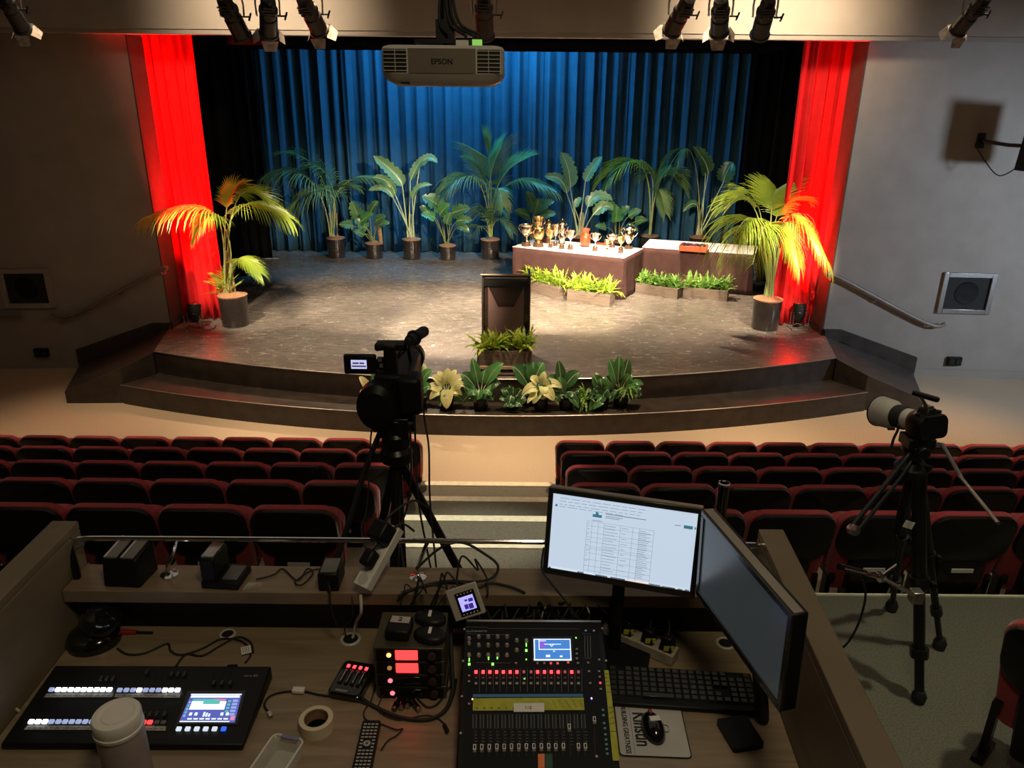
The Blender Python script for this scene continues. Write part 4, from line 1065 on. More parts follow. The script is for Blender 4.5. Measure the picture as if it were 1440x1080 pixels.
M['silver'] = mat('polished_silver', (0.92, 0.80, 0.62), 0.16, 1.0, noise=.04)
M['gold'] = mat('polished_gold', (0.95, 0.68, 0.30), 0.2, 1.0, noise=.04)
M['tbase'] = mat('trophy_plinth', (0.07, 0.035, 0.02), 0.25, noise=.2, coat=.3)
M['terra'] = mat('terracotta_glaze', (0.42, 0.055, 0.015), 0.35, noise=.2, nscale=14, coat=.3)
def trophy(label, u, v, hp, wp, kind='cup', lid=False, tone='silver', base=.2, handles=True, dy=0):
    b = at(u, v, z=ZT)
    dpt = (b - CAMP).dot(fw)
    H = hp / F_PX * dpt; Wd = wp / F_PX * dpt
    t = thing('trophy', label, 'trophy', b + Vector((0, .03, 0)), A1, 'trophies on the table')
    hb = H * base; r = Wd / 2 * (.66 if handles else .95)
    m = MB(); m.lathe([(0, 0), (r * .8, 0), (r * .8, hb * .25), (r * .7, hb * .3), (r * .7, hb * .95), (r * .6, hb)], n=20); m.lathe([(r * .71, hb * .45), (r * .72, hb * .5), (r * .72, hb * .8), (r * .71, hb * .85)], n=20); m.build('plinth', M['tbase'], t)
    top = H * (.80 if lid else 1.0); hc = top - hb
    pr = {'cup': [(.55, 0), (.5, .04), (.16, .12), (.12, .25), (.2, .30), (.12, .34), (.35, .42), (.7, .55), (.88, .75), (.9, .9), (1.0, 1.0), (.93, .99), (.8, .75), (0, .5)],
          'bowl': [(.6, 0), (.5, .06), (.2, .16), (.2, .3), (.5, .38), (.9, .55), (1.02, .78), (.95, .92), (1.1, 1.0), (1.02, .99), (.85, .7), (0, .5)],
          'urn': [(.5, 0), (.45, .05), (.25, .1), (.4, .16), (.72, .35), (.85, .6), (.8, .8), (.6, .9), (.7, 1.0), (.62, .99), (.5, .85), (0, .6)],
          'vase': [(.6, 0), (.75, .02), (.95, .2), (1.0, .45), (.9, .62), (.6, .72), (.58, .8), (.85, .97), (.8, 1.0), (.5, .82), (0, .4)]}[kind]
    m = MB(); m.lathe([(a * r, hb + z * hc) for a, z in pr], n=24); m.build('cup', M[tone], t)
    if handles:
        for s in (-1, 1):
            m = MB(); x0 = r * .8; m.tube([(s * x0 * .75, 0, hb + hc * .5), (s * x0 * 1.3, 0, hb + hc * .55), (s * Wd / 2, 0, hb + hc * .78), (s * x0 * 1.45, 0, hb + hc * .98), (s * x0 * 1.12, 0, hb + hc * .86)], r * .07, smooth=5, n=6); m.build('handle', M[tone], t)
    if lid:
        m = MB(); m.lathe([(r * .95, top), (r * .8, top + (H - top) * .25), (r * .35, top + (H - top) * .45), (r * .1, top + (H - top) * .55), (r * .16, top + (H - top) * .75), (r * .04, top + (H - top) * .9), (0, H)], n=20); m.build('lid', M[tone], t)
    return t
trophy('wide silver rose bowl trophy, leftmost on the trophy table', 740, 346, 30, 25, 'bowl', tone='silver', base=.18)
trophy('gold cup trophy on a dark plinth, second from the left in the front row', 757, 347, 27, 20, 'urn', tone='gold', base=.22, handles=False)
trophy('tall gold cup raised behind the second trophy from the left', 757, 339, 34, 20, 'bowl', tone='gold', base=.25)
trophy('gold lidded cup with pointed finial at the back left of the trophy table', 771, 342, 34, 18, 'urn', True, 'gold', .2)
trophy('slim gold cup on a brown plinth, in front of the lidded gold cup', 774, 348, 24, 12, 'cup', tone='gold', base=.2)
trophy('slim silver cup with handles, left of the silver lidded cup', 781, 346, 30, 13, 'cup', tone='silver', base=.14)
trophy('silver lidded cup with pointed finial, centre back of the trophies', 790, 343, 36, 18, 'urn', True, 'silver', .14)
trophy('silver urn trophy on a brown plinth in front of the lidded cup', 790, 350, 24, 15, 'urn', tone='silver', base=.22)
trophy('silver two-handled cup between the lidded cup and the orange vase', 802, 351, 27, 16, 'cup', tone='silver', base=.2)
t = trophy('orange terracotta vase trophy in the middle of the table', 823, 347, 25, 16, 'vase', tone='terra', base=.05, handles=False)
trophy('silver two-handled cup just right of the orange vase', 837, 353, 25, 16, 'cup', tone='silver', base=.22)
trophy('wide low silver cup with handles toward the right end of the table', 861, 348, 18, 17, 'bowl', tone='silver', base=.25)
trophy('smallest gold cup at the front edge right of the centre', 854, 351, 14, 9, 'cup', tone='gold', base=.15)
trophy('small gold cup on a plinth at the front right corner of the table', 873, 356, 23, 11, 'cup', tone='gold', base=.28, handles=False)
trophy('large silver lidded trophy with big handles, rightmost on the table', 884, 350, 36, 24, 'urn', True, 'silver', .12)
# trays and papers
def flatbox(name, label, cat, u, v, z, size, material, ang=0.0, bevel=.004, group=None):
    b = at(u, v, z=z); m = MB(); m.box((0, 0, size[2] / 2), size)
    o = m.build(name, material, loc=b, rotz=ang, bevel=bevel); return tag(o, label, cat, group)
flatbox('trophy_box', 'dark red box behind the slim gold cup on the trophy table', 'box', 768, 340, ZT, (.14, .12, .07), mat('dark_red_box', (.22, .03, .02), .5, noise=.1), A1)
flatbox('wooden_plaque', 'flat brown wooden plaque lying right of the orange vase', 'plaque', 847, 344, ZT, (.22, .14, .025), M['terra'], A1)
flatbox('certificate', 'white paper lying between the silver cup and the orange vase', 'paper', 812, 345, ZT, (.3, .2, .004), M['paper'], A1, 0)
flatbox('certificate', 'dark edged paper sheet at the front edge beside the small gold cup', 'paper', 848, 352, ZT, (.12, .16, .004), M['paper'], A1 + .5, 0)
b = at(975, 352, z=ZT)
t = thing('wooden_tray', 'orange brown wooden tray full of small dark badges on the right table', 'tray', b, A2)
tw, td, th_ = .50, .33, .10
m = MB(); m.box((0, -td / 2 + .01, th_ / 2), (tw, .02, th_)); m.box((0, td / 2 - .01, th_ / 2), (tw, .02, th_)); m.box((-tw / 2 + .01, 0, th_ / 2), (.02, td - .04, th_)); m.box((tw / 2 - .01, 0, th_ / 2), (.02, td - .04, th_)); m.box((0, 0, .01), (tw - .04, td - .04, .02))
m.build('tray_body', wood_mat('orange_wood', (.33, .06, .018), (.42, .09, .03), .45), t, bevel=.003)
m = MB(); rnd = random.Random(4)
for i in range(90):
    x, y = rnd.uniform(-tw / 2 + .04, tw / 2 - .04), rnd.uniform(-td / 2 + .04, td / 2 - .04)
    m.box((x, y, .085 + rnd.uniform(0, .02)), (.03, .02, .015), Matrix.Rotation(rnd.uniform(0, 3), 3, (rnd.random(), rnd.random(), 1)), m=0 if rnd.random() < .75 else 1)
o = m.build('badge_pile', [mat('dark_badge', (.03, .02, .04), .3, noise=.2), M['silver']], loc=b, rotz=A2, smooth=False); tag(o, 'pile of small dark badges lying in the wooden tray', 'badges', kind='stuff')
flatbox('certificate', 'white papers on the right table, left of the wooden tray', 'paper', 928, 345, ZT, (.42, .3, .006), M['paper'], A2, 0)
flatbox('certificate', 'white paper on the right table, right of the wooden tray', 'paper', 1012, 350, ZT, (.32, .25, .006), M['paper'], A2 + .1, 0)
b = at(1022, 353, z=ZT); t = thing('glass_tumbler', 'small glass on the right table beside the palm leaves', 'glass', b)
m = MB(); m.lathe([(0, 0), (.028, 0), (.034, .11), (.031, .11), (.026, .01), (0, .01)], n=20); m.build('tumbler', mat('clear_glass', (.9, .9, .85), .05, trans=.9, noise=.01), t)

# lectern
Lx = (at(677, 440, y=9.66).x + at(746, 440, y=9.66).x) / 2
t = thing('lectern', 'black lectern with a brown front panel standing at the front of the stage', 'lectern', (Lx, 9.66, HS))
zt = at(712, 388, y=9.62).z - HS
Wl = .64; Dl = .42
M['lect'] = mat('lectern_frame', (.03, .024, .02), .3, noise=.1, coat=.3)
m = MB(); m.box((-Wl / 2 + .0125, Dl / 2, zt / 2), (.025, Dl, zt)); m.build('side_panel', M['lect'], t, bevel=.003)
m = MB(); m.box((Wl / 2 - .0125, Dl / 2, zt / 2), (.025, Dl, zt)); m.build('side_panel', M['lect'], t, bevel=.003)
m = MB(); m.box((-Wl / 2 + .002, -.002, zt / 2), (.008, .006, zt)); m.box((Wl / 2 - .002, -.002, zt / 2), (.008, .006, zt)); m.build('edge_trim', M['metal'], t)
m = MB(); m.box((0, Dl / 2, .03), (Wl - .05, Dl, .06)); m.build('plinth', M['lect'], t)
m = MB(); m.hexa([(-Wl / 2 - .01, -.02, zt - .0), (Wl / 2 + .01, -.02, zt), (Wl / 2 + .01, Dl, zt - .12), (-Wl / 2 - .01, Dl, zt - .12)], [(-Wl / 2 - .01, -.02, zt + .02), (Wl / 2 + .01, -.02, zt + .02), (Wl / 2 + .01, Dl, zt - .1), (-Wl / 2 - .01, Dl, zt - .1)]); m.build('reading_desk', mat('lectern_top', (.32, .27, .2), .4, noise=.1), t, bevel=.003)
px = Wl / 2 - .026
m = MB(); m.box((0, .03, zt / 2), (Wl - .05, .02, zt - .02)); m.build('front_panel', mat('lectern_front', (.022, .012, .010), .16, noise=.1, coat=.4), t)
m = MB(); m.box((0, .012, zt - .10), (Wl - .052, .012, .10)); m.build('upper_band', M['blackg'], t)
m = MB(); m.box((0, .0, zt - .035), (Wl - .08, .01, .014)); m.build('light_strip', M['metal'], t)
m = MB(); yy = .016
zz0, zz1, zz2 = zt - .155, zt - .43, .12
m.prism([(-px * .80, yy, zz0), (-px * .80, yy, zz2), (px * .80, yy, zz2), (px * .80, yy, zz0), (px * .35, yy, zz1), (-px * .35, yy, zz1)][::-1], (0, -.004, 0), 0)
m.build('inlay_panel', mat('lectern_inlay', (.12, .074, .070), .3, noise=.06), t, fix=True, smooth=False)
m = MB(); m.tube([(0.0, .2, zt - .05), (0.0, .22, zt + .0), (0.02, .2, zt + .02)], .006, n=6); m.build('cable_gland', M['blackp'], t)

# par can floor lights
def parcan(label, u, v, xs):
    b = at(u, v, z=HS); b = Vector((b.x, b.y + .08, HS))
    t = thing('floor_par_light', label, 'stage light', b, group='floor lights aimed at the red curtains')
    ax = Vector((0.0, .22, 1)).normalized(); rot = ax.to_track_quat('Z', 'Y').to_matrix()
    c = Vector((0, 0, .17))
    m = MB(); m.lathe([(0, -.05), (.05, -.05), (.07, 0), (.085, .03), (.093, .07), (.088, .09), (.1, .1), (.1, .115), (.1, .21), (.108, .22), (.1, .225), (.094, .2), (.085, .1)], c, n=24, rot=rot)
    for q in (.07, .12, .16): m.lathe([(.1, q), (.106, q + .005), (.1, q + .01)], c, n=24, rot=rot)
    m.build('can', M['blackm'], t)
    m = MB(); m.lathe([(0, .15), (.09, .15)], c, n=20, rot=rot); m.build('lens', mat('red_lens', (.6, .02, .02), .3, emit=(1, .03, .02), es=6), t, fix=True)
    m = MB()
    for s in (-1, 1):
        m.tube([(s * .12, -.10, .008), (s * .12, -.10, .25), ], .006, n=6); m.tube([(s * .12, -.10, .008), (s * .12, .12, .008)], .006, n=6); m.tube([(s * .12, .02, .008), (s * .12, 0.03, .26), (s * .105, .04, .26)], .006, n=6)
    m.tube([(-.12, -.10, .008), (.12, -.10, .008)], .006, n=6); m.tube([(-.12, .12, .008), (.12, .12, .008)], .006, n=6)
    m.build('yoke', M['metal'], t)
    m = MB(); m.tube([(0, .02, .12), (.1, -.05, .05), (.18, -.02, .008), (.25, .08, .008), (.2, .25, .008)], .006, smooth=5, n=6); m.build('cable', M['rubber'], t)
    return t, b
for sgn, nm, u, v in ((-1, 'left', 273, 466), (1, 'right', 1124, 464)):
    t, b = parcan('black floor par light with bare frame at the foot of the %s red curtain' % nm, u, v, sgn)
    for (tg, pw, an, sz) in (((b.x + .02 * sgn, 11.80, 2.2), RP[0], 62, .05), ((b.x, 11.85, 4.6), RP[1], 40, .05)):
        l = spot('lamp', b + Vector((0, .02, .40)), tg, pw, (1, .012, .014), an, .8, sz)
        l.parent = t; l.location = l.location - b
m = MB(); m.box((0, 0, .002), (.09, .012, .004)); o = m.build('tape_mark', M['white'], loc=at(380, 363.5, z=HS), rotz=0.1); o.scale = (4, 1, 1); tag(o, 'short white tape strip on the stage floor by the left wing', 'tape')
m = MB(); m.box((0, 0, .002), (.035, .06, .004)); o = m.build('tape_mark', M['paper'], loc=at(609, 486, z=HS), rotz=-.4); tag(o, 'small scrap of white paper on the stage floor right of the camcorder microphone', 'paper')

_R = (Matrix.Rotation(-0.136, 3, 'Z') @ Matrix.Rotation(-0.335, 3, 'X') @ Matrix.Rotation(-0.396, 3, 'Y'))
TOUCH = (Vector((-.108, 1.723, 2.580)), _R.to_euler())
# ================================================================ BOOTH
DZ = 2.40; LZ_ = 2.575
def ruled(name, a, b, thick, z0, z1, mats):
    pass
def partition(nm, fin, fout, nin, nout):
    m = MB(); m.prism([(fin[0], fin[1], 1.25), (fout[0], fout[1], 1.25), (nout[0], nout[1], 1.25), (nin[0], nin[1], 1.25)], (0, 0, 2.690 - 1.25), 0)
    o = (0.004)
    m.prism([(fin[0], fin[1], 2.692), (fout[0], fout[1], 2.692), (nout[0], nout[1], 2.692), (nin[0], nin[1], 2.692)], (0, 0, .025), 0)
    struct(m.build('wall_booth_' + nm, M['booth'], smooth=False, fix=True, bevel=.003))
partition('left', (-1.309, 1.985), (-1.388, 1.985), (-1.275, .75), (-1.345, .75))
partition('right', (.747, 1.975), (.822, 1.975), (.672, .75), (.745, .75))
m = MB(); m.box((-.30, 1.99, 1.25 + .60), (2.09, .03, 1.20)); struct(m.build('wall_booth_front', M['booth'], smooth=False))
m = MB(); m.box((-.30, .0, 1.45), (2.0, 3.9, .1)); struct(m.build('floor_booth', M['carpet_g'], smooth=False))
# desk worktop
m = MB(); m.prism([(-1.305, 1.90, DZ - .03), (-1.278, 1.05, DZ - .03), (.69, 1.05, DZ - .03), (.741, 1.90, DZ - .03)], (0, 0, .03))
o = m.build('desk_worktop', M['desk'], smooth=False, fix=True, bevel=.002); tag(o, 'long brown wooden worktop of the control booth carrying the mixing gear', 'worktop')
m = MB(); m.box((-.285, 1.915, (DZ + LZ_) / 2 - .02), (2.02, .015, LZ_ - DZ - .04)); o = m.build('desk_back_panel', M['boothdark'], smooth=False); tag(o, 'dark upright board behind the booth worktop under the ledge', 'panel')
m = MB(); m.box((-.282, 1.90, LZ_ - .02), (2.04, .135, .04)); o = m.build('booth_ledge', M['ledge'], smooth=False, bevel=.002); tag(o, 'raised brown wooden ledge along the front of the control booth', 'ledge')

def on(u, v, h=0.0): return at(u, v, z=DZ + h)
def led(u, v, h=0.0): return at(u, v, z=LZ_ + h)
# guard rail
RY = 1.935
t = thing('guard_rail', 'slim chrome guard rail running along the booth ledge', 'rail', (0, 0, 0))
zr = 2.688
m = MB(); m.tube(catmull([Vector((-1.30, RY - .0, 2.655)), Vector((-1.27, RY, 2.672)), Vector((-1.21, RY, zr)), Vector((.66, RY, zr)), Vector((.71, RY, 2.672)), Vector((.742, RY, 2.655))], 5), .008, n=10); m.build('top_bar', M['chrome'], t)
for (u, v) in ((236, 812), (587, 817), (975, 820)):
    p = led(u, v); p.y = 1.915
    m = MB(); m.tube(catmull([Vector((p.x, p.y, LZ_)), Vector((p.x, p.y, LZ_ + .035)), Vector((p.x + .012, RY, LZ_ + .065)), Vector((p.x + .03, RY, zr))], 5), .006, n=10)
    m.lathe([(0, 0), (.026, 0), (.026, .004), (.01, .010), (.006, .014)], (p.x, p.y, LZ_), n=24)
    m.build('post', M['chrome'], t)
# tube post behind monitors
b = at(1012, 735, y=1.945)
t = thing('chrome_tube', 'glossy dark tube standing upright behind the two monitors', 'tube', (b.x, 1.945, LZ_))
ztp = at(1012, 680, y=1.945).z
m = MB(); m.lathe([(.016, 0), (.016, ztp - LZ_), (.013, ztp - LZ_), (.013, .01)], n=20); m.build('tube', mat('smoked_chrome', (.12, .12, .12), .15, 1.0, noise=.05), t)
m = MB(); m.lathe([(.013, ztp - LZ_), (.0175, ztp - LZ_ - .004), (.0175, ztp - LZ_ + .002), (.014, ztp - LZ_ + .004), (.013, ztp - LZ_)], n=20); m.build('rim', M['chrome'], t)

# generic instrument surface
class Surf:
    """plane through a front-left, front-right and back-left corner; local x right, y back, z up"""
    def __init__(s, fl, fr, bl):
        s.o = Vector(fl); s.ex = (Vector(fr) - s.o).normalized()
        y = Vector(bl) - s.o; y = (y - s.ex * y.dot(s.ex)); s.ey = y.normalized(); s.n = s.ex.cross(s.ey).normalized()
        s.R = Matrix((s.ex, s.ey, s.n)).transposed()
    def L(s, u, v, h=0.0):
        r = ray(u, v); o = s.o + s.n * h
        t = (o - CAMP).dot(s.n) / r.dot(s.n)
        p = CAMP + r * t - s.o
        return Vector((p.dot(s.ex), p.dot(s.ey), h))
    def thing(s, name, label, cat, group=None):
        t = thing(name, label, cat, s.o, group=group); t.rotation_euler = s.R.to_euler(); return t
def pquad(m, s, pts, h, th=.0006, mi=None):
    P = [s.L(u, v, h) for u, v in pts]
    m.prism(P, (0, 0, th), mi)
def emis(name, col, e): return mat(name, tuple(min(1, c * .5) for c in col), .3, emit=col, es=e)
def instance(proto, parent, loc):
    c = proto.copy(); C.objects.link(c); c.parent = parent; c.location = loc; return c

# ---------------------------------------------------------------- audio mixer
FL, FR, BL = Vector((-.122, 1.315, 2.452)), Vector((.262, 1.318, 2.452)), Vector((-.122, 1.731, 2.56))
s = Surf(FL, FR, BL)
t = s.thing('audio_mixer', 'black digital audio mixing console with red lit buttons and rows of white faders', 'mixer')
Wm = .384; Lm = (BL - FL).length
tl = s.L(648, 876); trr = s.L(850, 876); frr = s.L(872, 1080)
m = MB()
top = [Vector((0, 0, 0)), Vector((Wm, 0, 0)), Vector((Wm, Lm, 0)), Vector((0, Lm, 0))]
dnv = s.R.transposed() @ Vector((0, 0, -1))
bot = []
for p in top:
    wz = (s.o + s.R @ p).z - DZ - .004
    bot.append(p + dnv * wz)
m.hexa(bot, top); m.build('body', M['blackp'], t, bevel=.004, fix=True)
z7 = lambda x, y: (620 + x * .2639, 800 + y * .2639)
z2 = lambda x, y: (640 + x * .0972, 865 + y * .0972)
m = MB(); m.box((Wm / 2, Lm - .002, .004), (Wm - .01, .006, .006)); m.build('rear_lip', M['metal'], t)
m = MB(); m.box((Wm / 2, Lm * .5, .0012), (Wm - .03, Lm - .03, .0015)); m.build('faceplate', mat('mixer_face', (.005, .005, .006), .55, noise=.1, spec=.2), t)
# channel lines
lc = mat('mixer_print', (.22, .22, .22), .6, noise=.05)
m = MB()
xs16 = [187, 225, 261, 297, 333, 369, 405, 442, 480, 515, 552, 588, 625, 661, 697, 733]
for x in xs16:
    a, b_ = s.L(*z7(x + 18, 530), .0022), s.L(*z7(x + 18, 655), .0022)
    m.prism([a - Vector((.0003, 0, 0)), b_ - Vector((.0003, 0, 0)), b_ + Vector((.0003, 0, 0)), a + Vector((.0003, 0, 0))], (0, 0, .0003))
for (x0, y0, x1, y1) in ((190, 350, 370, 352), (190, 500, 370, 502), (140, 345, 190, 347), (755, 345, 800, 347), (755, 475, 800, 477), (130, 310, 250, 312), (250, 318, 740, 320)):
    a, b_ = s.L(*z7(x0, y0), .0022), s.L(*z7(x1, y1), .0022)
    m.prism([a, b_, b_ + Vector((0, .0007, 0)), a + Vector((0, .0007, 0))], (0, 0, .0003))
for x in (765, 780, 795): 
    a, b_ = s.L(*z7(x, 355), .0022), s.L(*z7(x + 3, 470), .0022)
    m.prism([a, b_, b_ + Vector((.001, 0, 0)), a + Vector((.001, 0, 0))], (0, 0, .0003))
for x in range(16):
    for y in range(6):
        p = s.L(*z7(186 + 39.2 * x + y * .3, 868 + 17 * y), .0022)
        if y < 5: m.box(p, (.006, .0008, .0004))
m.build('printed_markings', lc, t, smooth=False)
pw = text_part('ALLEN&HEATH', 'logo', .0085, lc, t, s.L(*z7(190, 332), .003), (0, 0, 0), bold=.0002)
# screen
m = MB(); pquad(m, s, [z7(485, 362), z7(700, 362), z7(708, 497), z7(487, 497)], .002, .001); m.build('screen_bezel', M['blackg'], t)
scr = emis('mixer_screen', (.05, .19, .55), 1.1)
m = MB(); pquad(m, s, [z7(494, 374), z7(690, 374), z7(696, 487), z7(496, 487)], .0032, .0004); so = m.build('screen', scr, t)
sw = emis('screen_white', (.75, .85, 1), 1.3); sp_ = emis('screen_purple', (.25, .12, .75), .9)
m = MB()
for q in (((494, 374), (500, 374), (502, 487), (497, 487)), ((494, 481), (696, 481), (696, 488), (496, 488)), ((494, 373), (690, 373), (690, 377), (494, 377)), ((686, 374), (690, 374), (696, 487), (691, 487)), ((522, 427), (690, 427), (690, 431), (522, 431)), ((521, 376), (525, 376), (526, 430), (522, 430)), ((550, 400), (640, 400), (640, 403), (550, 403)), ((582, 400), (590, 412), (588, 414), (578, 402)), ((590, 412), (600, 400), (604, 401), (590, 416)), ((560, 458), (582, 458), (582, 470), (560, 470)), ((634, 462), (648, 462), (648, 470), (634, 470)), ((598, 436), (608, 436), (608, 441), (598, 441)), ((525, 382), (560, 382), (560, 385), (525, 385))):
    pquad(m, s, [z7(*c) for c in q], .0038, .0002, 0)
pquad(m, s, [z7(526, 386), z7(555, 386), z7(556, 424), z7(528, 424)], .0037, .0002, 1)
m.build('screen_graphics', [sw, sp_], t, smooth=False)
# buttons
def btn(name, w_, d_, h_, material):
    m = MB(); m.box((0, 0, h_ / 2), (w_, d_, h_)); return m.build(name, material, t, bevel=.0008)
redl = emis('red_key_lit', (1.0, .03, .04), 5.0); redd = emis('red_key_dim', (.55, .16, .16), .4)
grl = emis('green_key_lit', (.25, 1.0, .12), 2.2); greyk = mat('grey_key', (.34, .33, .32), .4, noise=.05)
greyd = mat('dark_grey_key', (.14, .14, .14), .4, noise=.05)
P = btn('mute_button', .0075, .0075, .005, redl); Pd = None; firstp = True
for i, x in enumerate(xs16):
    lit = i not in (7, 8, 13, 15)
    loc = s.L(*z7(x, 552), .002)
    if i == 0: P.location = loc
    elif lit: instance(P, t, loc)
    elif Pd is None: Pd = btn('mute_button', .0065, .0065, .005, redd); Pd.location = loc; Pd['label'] = 'unlit pale mute button'
    else: c = instance(Pd, t, loc)
P = btn('select_button', .007, .007, .004, greyk)
for i, x in enumerate(xs16):
    loc = s.L(*z7(x, 613), .002)
    if i == 0: P.location = loc
    else: instance(P, t, loc)
P = btn('pfl_button', .006, .004, .003, greyd)
for i, x in enumerate(xs16):
    loc = s.L(*z7(x, 583), .002)
    if i == 0: P.location = loc
    else: instance(P, t, loc)
m = MB(); m.lathe([(0, .010), (.003, .010), (.0045, .008), (.0055, 0), (.0, 0)][::-1], n=14); K = m.build('knob', greyk, t)
kn = [(150, 375), (150, 400), (202, 365), (252, 365), (302, 365), (352, 365), (202, 410), (252, 410), (302, 410), (352, 410), (202, 463), (252, 463), (302, 463), (352, 463), (404, 385), (404, 437), (455, 387), (150, 462)]
for i, p in enumerate(kn):
    if i == 0: K.location = s.L(*z7(*p), .002)
    else: instance(K, t, s.L(*z7(*p), .002))
P = btn('lit_green_button', .006, .006, .004, grl)
for i, p in enumerate(((151, 510), (276, 510), (455, 437))):
    if i == 0: P.location = s.L(*z7(*p), .002)
    else: instance(P, t, s.L(*z7(*p), .002))
m = MB()
for p, w_ in (((151, 484), .0025), ((254, 476), .0025), ((301, 472), .0025), ((455, 405), .0025)):
    m.box(s.L(*z7(*p), .003), (.003, .009, .002))
m.box(s.L(*z7(445, 583), .003), (.004, .004, .002)); m.box(s.L(*z7(720, 367), .003), (.003, .003, .002)); m.box(s.L(*z7(455, 482), .003), (.003, .003, .002))
m.build('green_led', grl, t, smooth=False)
m = MB(); m.box(s.L(*z7(168, 694), .003), (.003, .003, .002)); m.build('orange_led', emis('orange_led', (1, .55, .2), 3), t)
m = MB(); m.box(s.L(*z7(803, 690), .003), (.003, .003, .002)); m.build('violet_led', emis('violet_led', (.25, .15, 1), 14), t)
P = btn('softkey', .006, .005, .004, greyk)
for i, p in enumerate([(514, 505), (551, 505), (724, 430), (724, 455), (724, 480), (730, 505), (784, 503), (789, 549), (795, 612), (843, 487), (843, 549), (846, 578), (852, 643), (400, 505), (150, 572), (150, 602), (150, 722)]):
    if i == 0: P.location = s.L(*z7(*p), .002)
    else: instance(P, t, s.L(*z7(*p), .002))
P = btn('red_softkey', .006, .005, .004, emis('red_softkey', (.9, .08, .1), .8))
for i, p in enumerate([(586, 505), (622, 505), (678, 500), (849, 610)]):
    if i == 0: P.location = s.L(*z7(*p), .002)
    else: instance(P, t, s.L(*z7(*p), .002))
P = btn('teal_sticker', .006, .0055, .001, mat('teal_sticker', (.12, .32, .38), .5, noise=.1))
for i, p in enumerate([(864, 752), (866, 780), (870, 822), (874, 850), (877, 882), (880, 910), (882, 935), (884, 960), (887, 985)]):
    if i == 0: P.location = s.L(*z7(*p), .002)
    else: instance(P, t, s.L(*z7(*p), .002))
ytape = mat('yellow_tape', (.42, .42, .035), .6, noise=.12, nscale=40)
m = MB(); pquad(m, s, [z7(170, 690), z7(760, 686), z7(765, 752), z7(170, 756)], .0028, .0004); m.build('channel_tape', ytape, t)
m = MB()
for q in range(5):
    for k in range(3): m.box(s.L(*z7(597 + 36 * q + 8 * k, 705 + 15 * k), .0035), (.006, .0009, .0003), rz(-.8 + q * .1))
for q in range(7): m.box(s.L(*z7(192 + 39 * q, 742), .0035), (.0035, .0035, .0003))
m.build('pen_writing', mat('pen_ink', (.03, .03, .02), .6, noise=.1), t, smooth=False)
m = MB(); pquad(m, s, [z7(870, 540), z7(893, 540), z7(952, 1022), z7(916, 1022)], .0028, .0004); m.build('side_tape', ytape, t)
m = MB()
for q in range(9):
    if q not in (1, 2, 6, 7, 8): continue
for q, (x0, y0, x1, y1) in enumerate(((872, 560, 893, 562), (874, 580, 896, 582), (877, 600, 898, 602), (880, 620, 902, 622), (884, 657, 912, 660), (893, 738, 921, 741), (897, 770, 922, 760), (899, 800, 925, 790), (901, 830, 927, 818), (903, 866, 930, 868))):
    a, b_ = s.L(*z7(x0, y0), .0034), s.L(*z7(x1, y1), .0034); m.prism([a, b_, b_ + Vector((0, .0012, 0)), a + Vector((0, .0012, 0))], (0, 0, .0002))
m.build('side_pen_writing', M['rubber'], t, smooth=False)
m = MB(); pquad(m, s, [z7(388, 716), z7(550, 714), z7(551, 762), z7(388, 762)], .0034, .0003); m.build('paper_label', M['paper'], t)
text_part('1/2', 'label_text', .010, M['rubber'], t, s.L(*z7(465, 739), .004), (0, 0, 0), sx=1.5)
m = MB(); pquad(m, s, [z7(170, 668), z7(757, 666), z7(757, 682), z7(170, 684)], .0028, .0003); m.build('scribble_strip', emis('blue_strip', (.04, .12, .2), .25), t)
# faders
m = MB()
fx = [180, 218, 258, 298, 337, 376, 415, 455, 495, 535, 574, 612, 652, 691, 732, 769, 822]
for i, x in enumerate(fx):
    p0 = s.L(*z7(x, 1000), .0022); p1 = s.L(*z7(180 + 38.5 * i if i < 16 else 815, 770), .0022)
    m.prism([p0 - Vector((.0012, 0, 0)), p0 + Vector((.0012, 0, 0)), p1 + Vector((.0012, 0, 0)), p1 - Vector((.0012, 0, 0))], (0, 0, .0003))
m.build('fader_slot', M['rubber'], t, smooth=False)
m = MB()
for i in range(16):
    for dx in (-9, 9):
        p0 = s.L(*z7(180 + 38.7 * i + dx, 850), .0022); p1 = s.L(*z7(180 + 38.5 * i + dx, 775), .0022)
        m.prism([p0 - Vector((.0014, 0, 0)), p0 + Vector((.0014, 0, 0)), p1 + Vector((.0014, 0, 0)), p1 - Vector((.0014, 0, 0))], (0, 0, .0003))
m.build('level_scale', mat('scale_grey', (.07, .07, .07), .6, noise=.1), t, smooth=False)
wf = mat('fader_white', (.78, .78, .76), .35, noise=.03)
m = MB()
m.hexa([(-.004, -.008, 0), (.004, -.008, 0), (.004, .008, 0), (-.004, .008, 0)], [(-.0036, -.0065, .010), (.0036, -.0065, .010), (.0036, .0065, .010), (-.0036, .0065, .010)], 0)
m.box((0, 0, .0102), (.004, .009, .0008), m=1)
K = m.build('fader', [wf, M['blackp']], t, bevel=.0006)
fy = [960, 959, 959, 957, 957, 956, 956, 955, 955, 954, 954, 954, 953, 850, 954, 953, 811]
for i, x in enumerate(fx):
    xx = {13: 683, 16: 817}.get(i, x)
    p = s.L(*z7(xx, fy[i]), .003)
    if i == 0: K.location = p
    else: instance(K, t, p)
m = MB(); pquad(m, s, [z7(517, 985), z7(553, 985), z7(553, 1061), z7(518, 1061)], .0032, .0003); m.build('orange_tape', mat('orange_tape', (.75, .20, .06), .6, noise=.08), t)
m = MB(); pquad(m, s, [z7(556, 985), z7(594, 985), z7(596, 1061), z7(556, 1061)], .0032, .0003); m.build('green_tape', mat('dark_green_tape', (.01, .07, .045), .6, noise=.08), t)
m = MB()
